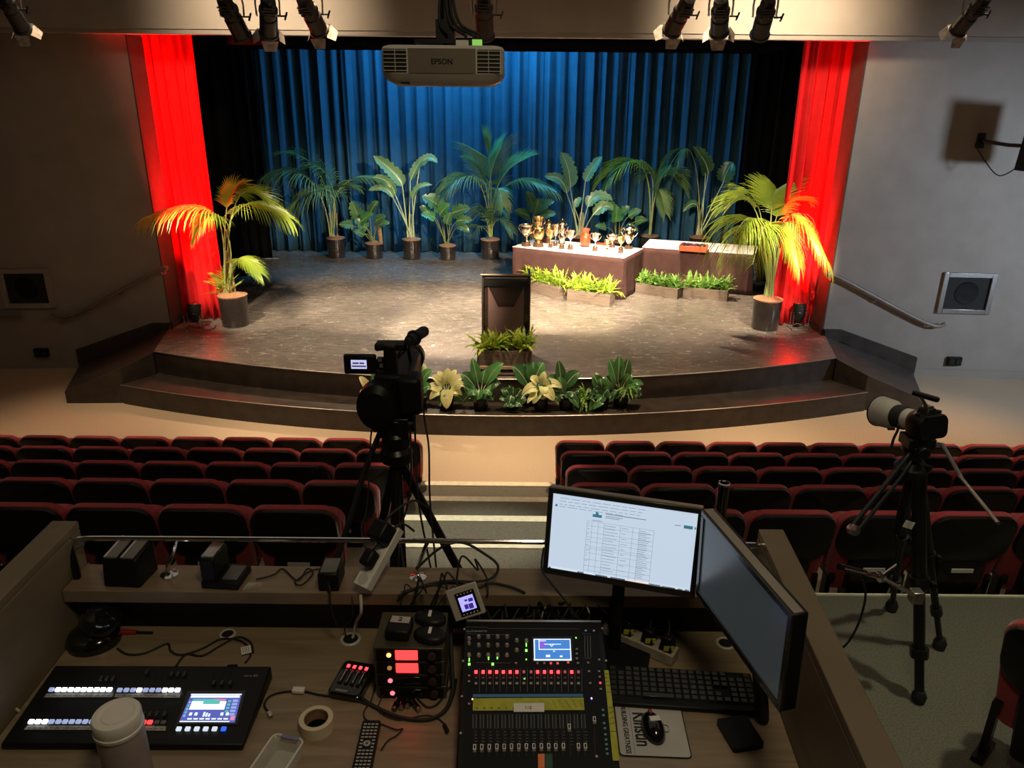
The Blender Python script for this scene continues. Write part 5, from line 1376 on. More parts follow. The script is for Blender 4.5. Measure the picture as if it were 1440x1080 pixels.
for p in ((125, 322), (860, 318), (118, 492), (880, 490), (112, 680), (106, 876), (830, 1000), (772, 330), (815, 330)): m.lathe([(.0035, 0), (.003, .0015), (0, .0015)], s.L(*z7(*p), .002), n=10)
m.build('screws', M['metal'], t)

# ---------------------------------------------------------------- lighting console
FL, FR, BL = at(7, 1047, z=2.44), at(343, 1048, z=2.44), at(71, 936, z=2.49)
FLw = Vector((-1.256, 1.424, 2.42)); FRw = Vector((-.655, 1.4285, 2.42)); BLw = Vector((-1.256, 1.675, 2.445))
s = Surf(FLw, FRw, BLw)
t = s.thing('lighting_console', 'black lighting control console with white lit keys and a colour touch screen', 'lighting console')
Wc = .598; Lc = (BLw - FLw).length
top = [Vector((0, 0, 0)), Vector((Wc, 0, 0)), Vector((Wc, Lc, 0)), Vector((0, Lc, 0))]
dnv = s.R.transposed() @ Vector((0, 0, -1)); bot = [p + dnv * ((s.o + s.R @ p).z - DZ - .003) for p in top]
m = MB(); m.hexa(bot, top); m.build('body', mat('console_black', (.006, .006, .006), .42, noise=.1, spec=.3), t, bevel=.005, fix=True)
z5 = lambda x, y: (x * .2778, 780 + y * .2778)
wk = emis('white_key_lit', (.85, .88, 1.0), 4.0); wd = emis('white_key_dim', (.35, .42, .65), .9); rk = emis('red_key', (1, .06, .06), 1.5)
protos = {}
def key(kind, p, w_=.0125, d_=.011):
    if kind not in protos:
        m = MB(); m.box((0, 0, .003), (w_, d_, .006)); protos[kind] = m.build({'w': 'lit_key', 'd': 'dim_key', 'r': 'red_key', 'b': 'blue_key', 'k': 'dark_key', 'h': 'softkey'}[kind], {'w': wk, 'd': wd, 'r': rk, 'b': emis('blue_key', (.03, .12, .8), 1.2), 'k': greyd, 'h': emis('pale_key', (.55, .62, .72), 1.2)}[kind], t, bevel=.0015)
        protos[kind].location = s.L(*z5(*p), .001)
    else: instance(protos[kind], t, s.L(*z5(*p), .001))
for i, x in enumerate([262, 295, 327, 360, 393, 425, 457, 490, 522, 555]): key('w' if i else 'd', (x, 687))
for i, x in enumerate([607, 641, 674, 706, 739, 771, 803, 836, 868, 900]): key('w' if i in (3, 7, 8, 9) else 'd', (x, 689))
for i, x in enumerate([160, 194, 229, 262, 297, 331, 365, 399, 433, 467, 500, 534]): key('w' if i < 3 else 'd', (x, 849))
for x in (728, 760): key('r', (x, 852))
for x in (795, 828, 690, 655): key('k', (x, 854))
for x in (906, 951, 997, 1042, 1087): key('h', (x, 886))
key('b', (1133, 886))
lab = mat('label_strip', (.36, .36, .34), .6, noise=.35, nscale=90)
for q in (((236, 704), (575, 704), (568, 722), (222, 722)), ((585, 704), (915, 704), (910, 725), (578, 722)), ((140, 866), (480, 866), (480, 888), (120, 886)), ((690, 866), (842, 868), (838, 892), (690, 890))):
    m = MB(); pquad(m, s, [z5(*c) for c in q], .001, .0006); m.build('label_strip', lab, t)
for cnt_, fn_ in ((24, lambda q: (245 + q * 27.5, 713)), (12, lambda q: (150 + q * 28, 877)), (5, lambda q: (705 + q * 28, 880))):
    m = MB()
    for q in range(cnt_):
        if cnt_ == 24 and q == 12: continue
        m.box(s.L(*z5(*fn_(q)), .0018), (.009, .0012, .0003), rz(.1 * (q % 3 - 1)))
    m.build('label_writing', M['rubber'], t, smooth=False)

m = MB(); pquad(m, s, [z5(950, 690), z5(1245, 690), z5(1200, 862), z5(893, 860)], .001, .001); m.build('screen_bezel', M['blackg'], t)
m = MB(); pquad(m, s, [z5(968, 705), z5(1224, 705), z5(1188, 850), z5(908, 845)], .0022, .0004); m.build('screen', emis('console_screen', (.10, .13, .50), .9), t)
m = MB()
def lq(a, b_, mi, h=.0028): 
    (x0, y0), (x1, y1) = a, b_
    f = lambda x, y: (968 + (1224 - 968) * x - (60 - 24 * x) * y, 705 + 143 * y)
    pquad(m, s, [z5(*f(x0, y0)), z5(*f(x1, y0)), z5(*f(x1, y1)), z5(*f(x0, y1))], h, .0002, mi)
lq((0, 0), (1, .03), 0); lq((.02, .05), (.97, .13), 0); lq((.08, .26), (.74, .55), 0); lq((.08, .18), (.5, .25), 1); lq((.3, .22), (.62, .36), 1, .003); lq((.5, .18), (.72, .24), 2)
for q in range(5): lq((.02, .25 + q * .12), (.06, .33 + q * .12), 1 if q % 2 else 3)
for q in range(5): lq((.86, .2 + q * .12), (.96, .28 + q * .12), 3)
for q in range(4): lq((.77, .22 + q * .12), (.83, .29 + q * .12), 1)
for x in (.12, .22, .70, .80): lq((x, .66), (x + .05, .76), 0)
for q in range(3): lq((.38 + q * .05, .64 + .03 * q), (.41 + q * .05, .8), 0)
for q in range(7): lq((.12 + q * .11, .86), (.20 + q * .11, .90), 0)
lq((0, .96), (.9, .99), 0); lq((.90, .78), (.98, .93), 2)
m.build('screen_graphics', [emis('scr_w', (.8, .9, .95), 1.6), emis('scr_g', (.1, .5, .45), 1.0), emis('scr_r', (.7, .25, .4), 1.0), emis('scr_b', (.3, .4, .8), 1.0)], t, smooth=False)
m = MB()
for x0, y0, y1, n_, st_ in ((1060, 595, 660, 4, 42), (740, 595, 650, 6, 32), (520, 620, 660, 6, 30), (700, 770, 830, 6, 32), (560, 770, 830, 3, 32)):
    for q in range(n_):
        a, b_ = s.L(*z5(x0 + q * st_, y1), .001), s.L(*z5(x0 + 20 + q * st_, y0), .001)
        m.prism([a, a + Vector((.0015, 0, 0)), b_ + Vector((.0015, 0, 0)), b_], (0, 0, .0004))
m.build('fader_slot', M['rubber'], t, smooth=False)
pf = None
for (x, y) in [(1083, 655), (1125, 655), (1167, 655), (870, 610), (902, 610), (935, 610), (725, 815), (760, 815), (795, 815), (835, 815), (515, 632), (545, 632), (575, 632), (745, 600)]:
    if pf is None:
        m = MB(); m.box((0, 0, .004), (.008, .014, .008)); pf = m.build('fader', mat('fader_black', (.03, .03, .03), .3, noise=.1), t, bevel=.001); pf.location = s.L(*z5(x, y), .001)
    else: instance(pf, t, s.L(*z5(x, y), .001))
text_part('zero 88', 'logo', .012, lc, t, s.L(*z5(1270, 613), .0012), (0, 0, 0))

# ---------------------------------------------------------------- monitors
def monitor(label, cx, cy, cz, rotz, tilt, W, H, glow, base_xy, lit):
    t = thing('computer_monitor', label, 'monitor', (cx, cy, cz), rot=(tilt, 0, rotz))
    bz = .014
    m = MB(); m.box((0, .017, H / 2), (W, .034, H)); m.build('casing', M['blackp'], t, bevel=.004)
    m = MB(); m.box((0, .05, H / 2), (W * .55, .035, H * .55)); m.build('rear_housing', M['blackp'], t, bevel=.008)
    m = MB()
    m.box((0, -.002, bz * .6), (W, .006, bz * 1.3)); m.box((0, -.002, H - bz / 2), (W, .006, bz)); m.box((-W / 2 + bz / 2, -.002, H / 2), (bz, .006, H - 2 * bz)); m.box((W / 2 - bz / 2, -.002, H / 2), (bz, .006, H - 2 * bz))
    m.build('bezel', mat('bezel_black', (.02, .02, .02), .25, noise=.1, coat=.3), t, bevel=.001)
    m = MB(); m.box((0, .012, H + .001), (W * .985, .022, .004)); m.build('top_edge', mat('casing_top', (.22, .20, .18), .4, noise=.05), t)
    m = MB(); m.box((0, -.0005, H / 2), (W - 2 * bz, .002, H - 2 * bz)); m.build('screen', glow, t)
    # stand
    inv = (Matrix.Rotation(rotz, 4, 'Z') @ Matrix.Rotation(tilt, 4, 'X')).inverted()
    def loc(p): return (inv @ (Vector(p) - Vector((cx, cy, cz))).to_4d()).to_3d()
    back = Vector((-math.sin(rotz), math.cos(rotz), 0))
    c0 = Vector((cx, cy, 0)) + back * .055
    if not lit: c0 = Vector((on(1040, 1035).x, on(1040, 1035).y, 0))
    P = [Vector((c0.x, c0.y, DZ + .02)), Vector((c0.x, c0.y, cz + .07))]
    if not lit: P[0] = on(1072, 1010, .01); P[1] = Vector((cx, cy, cz + .05)) + back * .05
    m = MB(); a, b_ = loc(P[0]), loc(P[1]); m.cyl(a, b_, .018, .018, n=12); m.build('stand_column', M['blackp'], t)
    m = MB(); R_ = rz(rotz)
    o4 = [R_ @ Vector((x, y, 0)) for x, y in (rrect(.105, .075, .03) if lit else rrect(.05, .042, .008))]
    ctr = Vector((c0.x, c0.y, 0)) - back * (.03 if lit else 0)
    lay = []
    vs = []
    for zz in (DZ + .001, DZ + .016):
        for q in o4: vs.append(loc(Vector((ctr.x + q.x, ctr.y + q.y, zz))))
    n = len(o4); m.add(vs, [tuple(range(n))[::-1], tuple(range(n, 2 * n))] + [(i, (i + 1) % n, n + (i + 1) % n, n + i) for i in range(n)]); m.build('stand_base', M['blackp'], t, fix=True)
    return t, bz
s1 = emis('desktop_page', (.62, .75, .92), .80)
t, bz = monitor('lit monitor showing a white document page, facing the operator', .295, 1.756, 2.669, -.272, -.20, .42, .25, s1, None, True)
W, H = .42, .25
ink = emis('page_grey', (.30, .36, .44), .6); bar = emis('task_dark', (.05, .07, .12), .3); teal = emis('teal_button', (.06, .25, .35), .6); pink = emis('task_pink', (.95, .62, .5), .8); white_ = emis('page_white', (.72, .82, .93), .85)
m = MB()
def sq(x0, y0, x1, y1, mi, d=.0024):
    X = lambda x: -W / 2 + bz + x * (W - 2 * bz); Z = lambda y: H - bz - y * (H - 2 * bz)
    a, b_ = Vector((X(x0), -d, Z(y1))), Vector((X(x1), -d, Z(y0)))
    m.prism([(a.x, -d, a.z), (b_.x, -d, a.z), (b_.x, -d, b_.z), (a.x, -d, b_.z)], (0, -.0002, 0), mi)
rnd = random.Random(2)
for k, y in enumerate((.045, .085, .125, .155)):
    x = .05
    while x < (.62 if k != 3 else .45):
        w_ = rnd.uniform(.02, .07); sq(x, y, min(x + w_, .68), y + .006, 0); x += w_ + .012
sq(.02, .135, .035, .165, 2); sq(.915, .165, .975, .205, 2); sq(.985, .17, .998, .2, 0); sq(.855, .175, .895, .185, 0)
sq(.29, .195, .355, .23, 2); sq(.31, .165, .33, .195, 2); sq(.38, .165, .66, .176, 0); sq(.38, .195, .50, .203, 0); sq(.38, .215, .48, .223, 0); sq(.29, .27, .36, .278, 0)
X0, X1, Y0, Y1 = .255, .72, .29, .965
for x in (X0, .29, .335, .375, .49, .575, .62, X1): sq(x, Y0, x + .0022, Y1, 0)
y = Y0
while y < Y1:
    sq(X0, y, X1, y + .003, 0); y += rnd.choice((.028, .06, .085))
for c0_, c1_, n_ in ((.38, .48, 16), (.62, .70, 26), (.50, .55, 9), (.26, .285, 9)):
    for q in range(n_):
        y = .32 + .62 * q / n_; sq(c0_, y, c0_ + (c1_ - c0_) * rnd.uniform(.5, 1), y + .006, 0)
sq(0, .965, 1, 1.0, 5)
x = .0
sq(.005, .967, .02, .99, 1); sq(.215, .968, .26, .995, 1); sq(.345, .968, .43, .995, 1); sq(.45, .968, .555, .995, 1); sq(.56, .968, .72, 1.0, 3); sq(.72, .968, .8, .995, 1); sq(.81, .972, .9, .99, 1); sq(.92, .972, .95, .99, 1); sq(.965, .968, .995, .995, 1)
m.build('screen_contents', [ink, bar, teal, pink, white_, white_], t, smooth=False)
text_part('ViewSonic', 'logo', .007, lc, t, (0, -.0056, .0095), (PI / 2, 0, 0)) if False else None
t2, bz = monitor('dark switched off monitor seen edge on at the right booth wall', .534, 1.455, 2.713, -1.367, .036, .42, .25, mat('dark_screen_glow', (.10, .115, .12), .22, noise=.03, emit=(.03, .036, .04), es=.6), None, False)  # faint glow added to the switched-off screen to lift its tone

# ---------------------------------------------------------------- keyboard, mouse, pad
pts = [on(853, 985, .02), on(1069, 1000, .02), on(850, 933, .03)]
FLk = Vector((.272, 1.625, DZ + .016)); FRk = Vector((.690, 1.585, DZ + .016)); BLk = Vector((.286, 1.765, DZ + .03))
FLk = on(855, 988, .016); FRk = on(1070, 1002, .016); BLk = on(857, 934, .03)
s = Surf(FLk, FRk, BLk)
t = s.thing('computer_keyboard', 'black computer keyboard lying under the two monitors, right of the mixer', 'keyboard')
Wk = (FRk - FLk).length; Lk = (BLk - FLk).dot(s.ey)
m = MB(); top = [Vector((0, 0, 0)), Vector((Wk, 0, 0)), Vector((Wk, Lk, 0)), Vector((0, Lk, 0))]
dnv = s.R.transposed() @ Vector((0, 0, -1)); bot = [p + dnv * ((s.o + s.R @ p).z - DZ - .002) for p in top]
m.hexa(bot, top); m.build('body', M['blackp'], t, bevel=.004, fix=True)
kp = None; cols = 18; kw = (Wk - .012) / cols; kd = (Lk - .03) / 6
kmat = mat('key_black', (.03, .03, .03), .25, noise=.1, coat=.2)
cnt = 0
for r_ in range(6):
    for c in range(cols):
        if (r_, c) in ((5, 15), (5, 16)) or (r_ == 0 and 4 <= c <= 7) or (r_ == 1 and c == 14) or (r_ == 5 and c == 1) or (r_ == 2 and c in (13, 14)): continue
        p = (.006 + kw * (c + .5), .022 + kd * (r_ + .5), 0)
        if kp is None:
            m = MB(); m.hexa([(-kw * .45, -kd * .45, 0), (kw * .45, -kd * .45, 0), (kw * .45, kd * .45, 0), (-kw * .45, kd * .45, 0)], [(-kw * .34, -kd * .34, .007), (kw * .34, -kd * .34, .007), (kw * .34, kd * .36, .007), (-kw * .34, kd * .36, .007)]); kp = m.build('key', kmat, t); kp.location = p
        else: instance(kp, t, p)
        cnt += 1
m = MB(); m.box((.006 + kw * 6, .022 + kd * .5, .0035), (kw * 3.9, kd * .8, .007)); m.build('space_bar', kmat, t, bevel=.001)
FLp = on(872, 1062, .003); FRp = on(973, 1066, .003); BLp = on(864, 989, .003)
s = Surf(FLp, FRp, BLp); t = s.thing('mouse_mat', 'white mouse mat with black lettering beside the mixer', 'mouse mat')
Wp = (FRp - FLp).length; Lp = (BLp - FLp).dot(s.ey)
m = MB(); o4 = [(x + Wp / 2, y + Lp / 2) for x, y in rrect(Wp / 2, Lp / 2, .01)]
stack(m, [(o4, -.002), (o4, 0)]); m.build('mat_surface', mat('mat_white', (.48, .46, .44), .6, noise=.05), t, fix=True)
m = MB(); m.tube([(x, y, -.001) for x, y in o4] + [(o4[0][0], o4[0][1], -.001)], .0018, n=5); m.build('dark_edge', M['rubber'], t)
text_part('BUILDING GREATNESS', 'lettering', Lp * .105, M['rubber'], t, (.022, Lp * .49, .0006), (0, 0, -PI / 2), bold=.0002, sx=.86)
text_part('Kinstin', 'lettering', .055, M['rubber'], t, (.062, Lp * .5, .0006), (0, 0, -PI / 2), bold=.0009, sx=.74)
m = MB(); m.box((.038, Lp / 2, .0006), (.0008, Lp * .94, .0003)); m.build('rule_line', M['rubber'], t)
c = on(918, 1026, .003)
t = thing('computer_mouse', 'glossy black computer mouse with a small white sticker on the mouse mat', 'mouse', c, .12)
def ell(m, c, a, b, h, n=20, k=8, flat=1.0, mi=None):
    pr = [(0, h)] + [(math.sin(PI / 2 * i / k), h * math.cos(PI / 2 * i / k) ** flat) for i in range(1, k + 1)]
    m.lathe([(r_, z) for r_, z in pr[::-1]], c, n=n, sx=a, sy=b, m=mi)
m = MB(); ell(m, (0, 0, 0), .030, .052, .034, n=28); m.build('shell', M['blackg'], t)
m = MB(); m.box((.004, .004, .0335), (.026, .018, .001), rx(-.1)); m.build('sticker', M['paper'], t)
m = MB(); m.cyl((-.004, .032, .027), (.004, .032, .027), .008, n=14); m.build('scroll_wheel', mat('red_wheel', (.25, .02, .02), .4, noise=.1), t)
m = MB(); m.tube([(.02, -.015, .004), (.038, -.012, .003), (.042, .004, .003), (.034, .01, .003), (.024, .006, .004)], .0012, smooth=4, n=5); m.build('loop', M['metal'], t)

# ---------------------------------------------------------------- receivers
yr = on(575, 982).y
zr4 = at(575, 911, y=yr).z; xl = at(527, 945, y=yr).x; xr = at(625, 945, y=yr).x
hh = (zr4 - DZ) / 4; Wr = xr - xl; Dr = at(580, 860, z=zr4).y - yr
M['recv'] = mat('receiver_case', (.07, .06, .035), .4, .3, noise=.12)
rd = emis('red_display', (1.0, .03, .03), 3.2)
names = ['top receiver', 'second receiver from the top', 'third receiver from the top', 'bottom receiver']
for k in range(4):
    z0 = DZ + hh * (3 - k)
    t = thing('radio_receiver', ('slim receiver with a glowing red display, the %s in the stack' if k < 2 else 'slim receiver with a dark display, the %s in the stack') % names[k], 'receiver', ((xl + xr) / 2 + (.004 if k == 3 else 0), yr, z0), group='stacked radio microphone receivers')
    m = MB(); m.box((0, Dr / 2, hh / 2), (Wr, Dr, hh - .003)); m.build('case', M['recv'], t, bevel=.002)
    m = MB(); m.box((0, -.001, hh / 2), (Wr * .92, .004, hh * .8)); m.build('front_panel', M['blackp'], t, bevel=.001)
    m = MB()
    if k < 2: m.box((-.0 - Wr * .03, -.0035, hh / 2), (Wr * .32, .003, hh * .74)); m.build('display', rd, t, bevel=.002)
    else: m.box((-Wr * .02, -.0035, hh / 2), (Wr * .34, .003, hh * .6)); m.build('display', M['blackg'], t, bevel=.001)
    m = MB(); m.cyl((Wr * .33, -.003, hh / 2), (Wr * .33, -.012, hh / 2), hh * .26, n=16); m.build('dial', mat('dial', (.05, .03, .03), .3, noise=.1), t)
    m = MB(); m.cyl((-Wr * .28, -.003, hh / 2), (-Wr * .28, -.006, hh / 2), hh * .15, n=12); m.build('indicator', emis('ind', (1, .5, .15) if k < 2 else (1, .15, .2), 2.0 if k != 1 else .3), t)
topz = zr4
c = at(562, 890, z=topz); t = thing('belt_pack', 'black transmitter pack labelled 2 lying on top of the receiver stack', 'transmitter', c, -.1)
m = MB(); m.box((0, 0, .016), (.065, .07, .032)); m.build('body', M['blackp'], t, bevel=.006)
m = MB(); m.box((0, .015, .0325), (.052, .026, .001)); m.build('label', mat('pinkish_label', (.45, .38, .36), .6, noise=.05), t)
text_part('2', 'label_text', .022, M['rubber'], t, (0, .015, .0332), (0, 0, 0), bold=.0005)
for (u, v, lab_) in ((605, 872, 'back'), (605, 896, 'front')):
    c = at(u, v, z=topz); t = thing('conference_puck', 'oval black device with a white logo, the %s one on the receivers' % lab_, 'audio device', c, -.3, 'oval devices on the receivers')
    m = MB(); ell(m, (0, 0, 0.002), .046, .032, .020, n=28, flat=.6); m.build('shell', M['blackp'], t)
    m = MB(); m.tube([(.042 * math.cos(a), .029 * math.sin(a), .008) for a in [i * PI / 8 for i in range(17)]], .003, n=5); m.build('rim', M['recv'], t)
    m = MB(); m.box((0, 0, .0225), (.008, .026, .0012), rz(.25)); m.build('logo', M['white'], t)

# battery charger with four lit cells
s = Surf(on(459, 973, .022), on(505, 981, .022), on(484, 920, .03)); t = s.thing('battery_charger', 'black battery charger with four red lights on the worktop', 'battery charger')
Wb = (on(505, 981, .022) - on(459, 973, .022)).length; Lb = .125
m = MB(); o4 = [(x + Wb / 2, y + Lb / 2) for x, y in rrect(Wb / 2, Lb / 2, .015)]; o5 = [(x + Wb / 2, y + Lb / 2) for x, y in rrect(Wb / 2 - .005, Lb / 2 - .005, .012)]
stack(m, [(o4, -.028), (o4, -.004), (o5, 0)]); m.build('body', M['blackg'], t, fix=True)
for i in range(4):
    x = Wb * (.22 + .19 * i)
    m = MB(); m.box((x, Lb * .80, .001), (.008, .010, .002)); m.build('red_light', redl, t)
    m = MB(); m.cyl((x, Lb * .28, .002), (x, Lb * .68, .002), .0055, n=10); m.build('cell', mat('cell_dark', (.08, .08, .09), .25, .6, noise=.1), t)
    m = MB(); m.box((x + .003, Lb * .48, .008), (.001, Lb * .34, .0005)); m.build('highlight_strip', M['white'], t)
text_part('Powerex', 'logo', .009, lc, t, (Wb * .5, Lb * .12, .001), (0, 0, 0)) if False else None
m = MB(); m.box((Wb * .4, Lb * .1, .0008), (.035, .007, .001)); m.build('logo_strip', lc, t)
# remote control
s = Surf(on(493, 1088, .016), on(523, 1088, .016), on(503, 1019, .016)); t = s.thing('remote_control', 'black remote control covered in pale buttons at the bottom of the picture', 'remote control')
Wr_, Lr_ = .047, .165
m = MB(); o4 = [(x + Wr_ / 2, y + Lr_ / 2) for x, y in rrect(Wr_ / 2, Lr_ / 2, .006)]; stack(m, [(o4, -.014), (o4, 0)]); m.build('body', M['blackp'], t, fix=True)
bp = None
for r_ in range(14):
    for c_ in range(4):
        if r_ in (6, 7, 8) and c_ in (1, 2): continue
        p = (.009 + .0098 * c_, .015 + .0105 * r_, 0)
        if bp is None: m = MB(); m.box((0, 0, .001), (.0075, .0045, .002)); bp = m.build('button', mat('remote_button', (.40, .42, .42), .5, noise=.05), t, bevel=.0008); bp.location = p
        else: instance(bp, t, p)
m = MB(); m.lathe([(.0035, 0), (.0035, .003), (.009, .003), (.009, 0)], (.0235, .0885, 0), n=18); m.build('navigation_ring', mat('nav_ring', (.35, .36, .36), .5, noise=.05), t)
# masking tape roll
c = on(446, 1024)
t = thing('masking_tape_roll', 'roll of cream masking tape lying flat on the worktop', 'tape roll', c)
m = MB(); m.lathe([(.031, 0), (.043, 0), (.043, .034), (.031, .034), (.031, 0)], n=40); m.build('tape', mat('cream_tape', (.62, .56, .40), .6, noise=.05), t)
m = MB(); m.lathe([(.0295, .001), (.0312, .001), (.0312, .033), (.0295, .033), (.0295, .001)], n=40); m.build('core', mat('card_core', (.28, .16, .09), .8, noise=.3, nscale=30), t)
# clear plastic box
A, B = on(386, 1032, .045), on(428, 1041, .045)
d = (B - A); ang = math.atan2(d.y, d.x); Wx = d.length
t = thing('plastic_box', 'clear plastic box at the bottom edge left of the remote control', 'box', (A.x, A.y, DZ), ang)
cp = mat('clear_plastic', (.75, .75, .72), .15, alpha=.30, noise=.02)
LL_ = .16
m = MB(); lay0 = [(x + Wx / 2, y - LL_ / 2) for x, y in rrect(Wx / 2 - .006, LL_ / 2 - .006, .012)]; lay1 = [(x + Wx / 2, y - LL_ / 2) for x, y in rrect(Wx / 2, LL_ / 2, .014)]
n = len(lay0); m.add([(x, y, .002) for x, y in lay0] + [(x, y, .045) for x, y in lay1], [tuple(range(n))] + [(i, (i + 1) % n, n + (i + 1) % n, n + i) for i in range(n)]); m.build('tub', cp, t, solid=.0015)
m = MB(); m.tube([(x, y, .046) for x, y in lay1] + [(lay1[0][0], lay1[0][1], .046)], .0028, n=6); m.build('rim', mat('rim_plastic', (.75, .75, .73), .3, alpha=.8, noise=.02), t)
m = MB(); m.box((Wx * .55, -.004, .048), (Wx * .55, .009, .003)); m.build('blue_clip', mat('blue_clip', (.16, .18, .36), .4, noise=.05), t)
# wipes canister
c = at(163, 1003, z=2.61); c.z = DZ
t = thing('wipes_canister', 'white lidded wipes canister standing in front of the lighting console', 'canister', c)
m = MB(); m.lathe([(0, 0), (.050, 0), (.051, .004), (.051, .17), (.048, .172), (0, .172)], n=40); m.build('body', mat('canister_label', (.34, .28, .28), .5, noise=.12, nscale=14), t)
m = MB(); m.lathe([(.052, .165), (.054, .168), (.054, .176), (.0515, .178), (.0525, .182), (.0525, .205), (.050, .209), (.040, .2105), (.036, .2085), (0, .2085)], n=40); m.build('lid', M['white'], t)
m = MB(); m.lathe([(.034, .2085), (.033, .211), (0, .2115)], n=30, sx=.9); m.build('flip_cap', M['white'], t)
m = MB(); m.lathe([(.010, 0), (.010, .002), (.013, .002), (.013, 0)], (-.020, -.048, .085), n=18, rot=rx(PI / 2) ); m.build('printed_ring', mat('brown_print', (.12, .06, .05), .5, noise=.1), t)

# ---------------------------------------------------------------- ledge items
def batt(label, u, v, w_=.085):
    c = led(u, v); c.y = max(c.y, 1.86 + .03)
    return c
c = Vector((led(182, 815).x, 1.895, LZ_))
t = thing('battery_charger', 'black two bay camera battery charger, leftmost device on the ledge', 'battery charger', c, -.05)
m = MB(); m.hexa([(-.055, -.045, 0), (.055, -.045, 0), (.06, .055, 0), (-.04, .055, 0)], [(-.055, -.03, .085), (.045, -.03, .085), (.06, .055, .11), (-.04, .055, .11)]); m.build('body', M['blackp'], t, bevel=.005)
for x in (-.03, .02):
    m = MB(); m.hexa([(x - .02, -.028, .086), (x + .018, -.028, .086), (x + .035, .05, .109), (x - .002, .05, .109)], [(x - .02, -.028, .092), (x + .018, -.028, .092), (x + .035, .05, .116), (x - .002, .05, .116)]); m.build('battery', mat('battery_grey', (.16, .15, .14), .3, noise=.1), t, bevel=.002)
    m = MB(); m.hexa([(x - .019, -.029, .0925), (x - .012, -.029, .0925), (x + .006, .049, .1165), (x - .001, .049, .1165)], [(x - .019, -.029, .0932), (x - .012, -.029, .0932), (x + .006, .049, .1172), (x - .001, .049, .1172)]); m.build('contact_strip', M['metal'], t)
c = Vector((led(315, 815).x, 1.895, LZ_))
t = thing('battery_charger', 'black single battery charger with a raised battery, second device from the left on the ledge', 'battery charger', c, -.08)
m = MB(); m.box((.01, 0, .012), (.11, .10, .024)); m.build('base', M['blackp'], t, bevel=.004)
m = MB(); m.box((-.022, 0, .055), (.045, .09, .085)); m.build('upright_bay', M['blackp'], t, bevel=.005)
m = MB(); m.box((-.022, 0, .10), (.036, .075, .008)); m.build('battery', M['metal'], t, bevel=.002)
m = MB(); m.box((.035, 0, .026), (.045, .07, .004)); m.build('display_panel', mat('grey_panel', (.10, .10, .10), .3, noise=.1), t)
c = Vector((led(466, 822).x, 1.885, LZ_))
t = thing('power_adapter', 'black rectangular power adapter standing on the ledge', 'power adapter', c, 0)
m = MB(); m.box((0, 0, .03), (.06, .09, .06), rx(0)); m.build('body', M['blackp'], t, bevel=.006)
m = MB(); m.box((0, 0, .0605), (.046, .07, .001)); m.build('label', mat('adapter_label', (.13, .14, .13), .3, noise=.1), t)
m = MB(); m.tube([(0, -.045, .03), (.01, -.065, .02), (.01, -.072, -.03), (.02, -.068, -.10)], .003, smooth=5, n=6); m.build('cable', M['rubber'], t)
# power strip over the ledge
a = at(508, 826, y=1.81); a = Vector((a.x, 1.82, LZ_ + .03)); b_ = at(556, 772, y=1.95); b_ = Vector((b_.x, 1.94, zr + .035))
def barbox(name, mt, t, a, b_, w_, h_, up=Vector((0, 0, 1)), bevel=.003):
    d = (b_ - a); L = d.length; d.normalize(); sx = d.cross(up).normalized(); uz = sx.cross(d)
    R_ = Matrix((sx, d, uz)).transposed()
    m = MB(); m.box((a + b_) / 2, (w_, L, h_), R_); return m.build(name, mt, t, bevel=bevel), R_, sx, d, uz
t = thing('power_strip', 'white power strip leaning from the ledge up to the guard rail', 'power strip', a)
o0 = Vector((0, 0, 0)); bb = b_ - a
_, R_, sx, d, uz = barbox('housing', M['white'], t, o0, bb * 1.05, .052, .032)
for q in (.12, .32, .52):
    m = MB(); m.lathe([(.017, 0), (.017, .0012), (0, .0012)], bb * q + uz * .0162, n=18, rot=R_); m.build('socket', mat('socket_grey', (.5, .49, .46), .5, noise=.05), t)
for nm_, q, sz, lb in (('mains_plug', .42, (.036, .05, .04), 'black mains plug in the lower part of the leaning white power strip'), ('plug_adapter', .85, (.055, .06, .06), 'bulky black adapter plugged into the top of the leaning power strip')):
    c = a + bb * q + uz * (.017)
    t = thing(nm_, lb, 'plug', c)
    m = MB(); m.box(uz * sz[2] / 2, sz, R_); m.build('body', M['blackp'], t, bevel=.008)
    m = MB(); m.tube([uz * sz[2] * .6 + d * sz[1] * .4, uz * sz[2] * .8 + d * (sz[1] * .8) + Vector((.01, 0, 0)), d * .10 + Vector((.03, .0, .02)), d * .12 + Vector((.06, .01, -.03))], .0035, smooth=5, n=6); m.build('cable', M['rubber'], t)
# grommets
def grommet(u, v, lab_, r=.026):
    c = on(u, v); t = thing('cable_grommet', lab_, 'cable grommet', c, group='cable grommets in the worktop')
    m = MB(); m.lathe([(r * .72, 0), (r * .72, .003), (r * .9, .0045), (r, .002), (r, 0)], n=32); m.build('ring', mat('grommet_plastic', (.50, .48, .44), .4, noise=.05), t)
    m = MB(); m.lathe([(r * .72, .001), (0, .0012)], n=32); m.build('hole', mat('black_hole', (.004, .004, .004), .9, noise=.1), t, fix=True)
grommet(493, 899, 'round pale cable grommet in the worktop left of the receivers', .031)
grommet(320, 892, 'round pale cable grommet in the worktop behind the lighting console', .024)
grommet(1020, 905, 'round pale cable grommet in the worktop beside the dark monitor', .028)
def cable(label, pts, r=.003, mt=None, col=None, ends=None):
    """pts in world coordinates"""
    o0 = Vector(pts[0]); m = MB(); m.tube(catmull([Vector(p) - o0 for p in pts], 7), r, n=6)
    o = m.build('cable', mt or M['rubber'], loc=o0); tag(o, label, 'cable'); return o
def W_(pts, h=.004): return [on(u, v, hh_) for (u, v, *r_) in pts for hh_ in [r_[0] if r_ else h]]
wc = mat('white_cable', (.55, .53, .48), .5, noise=.05)
p = at(504, 842, y=1.80)
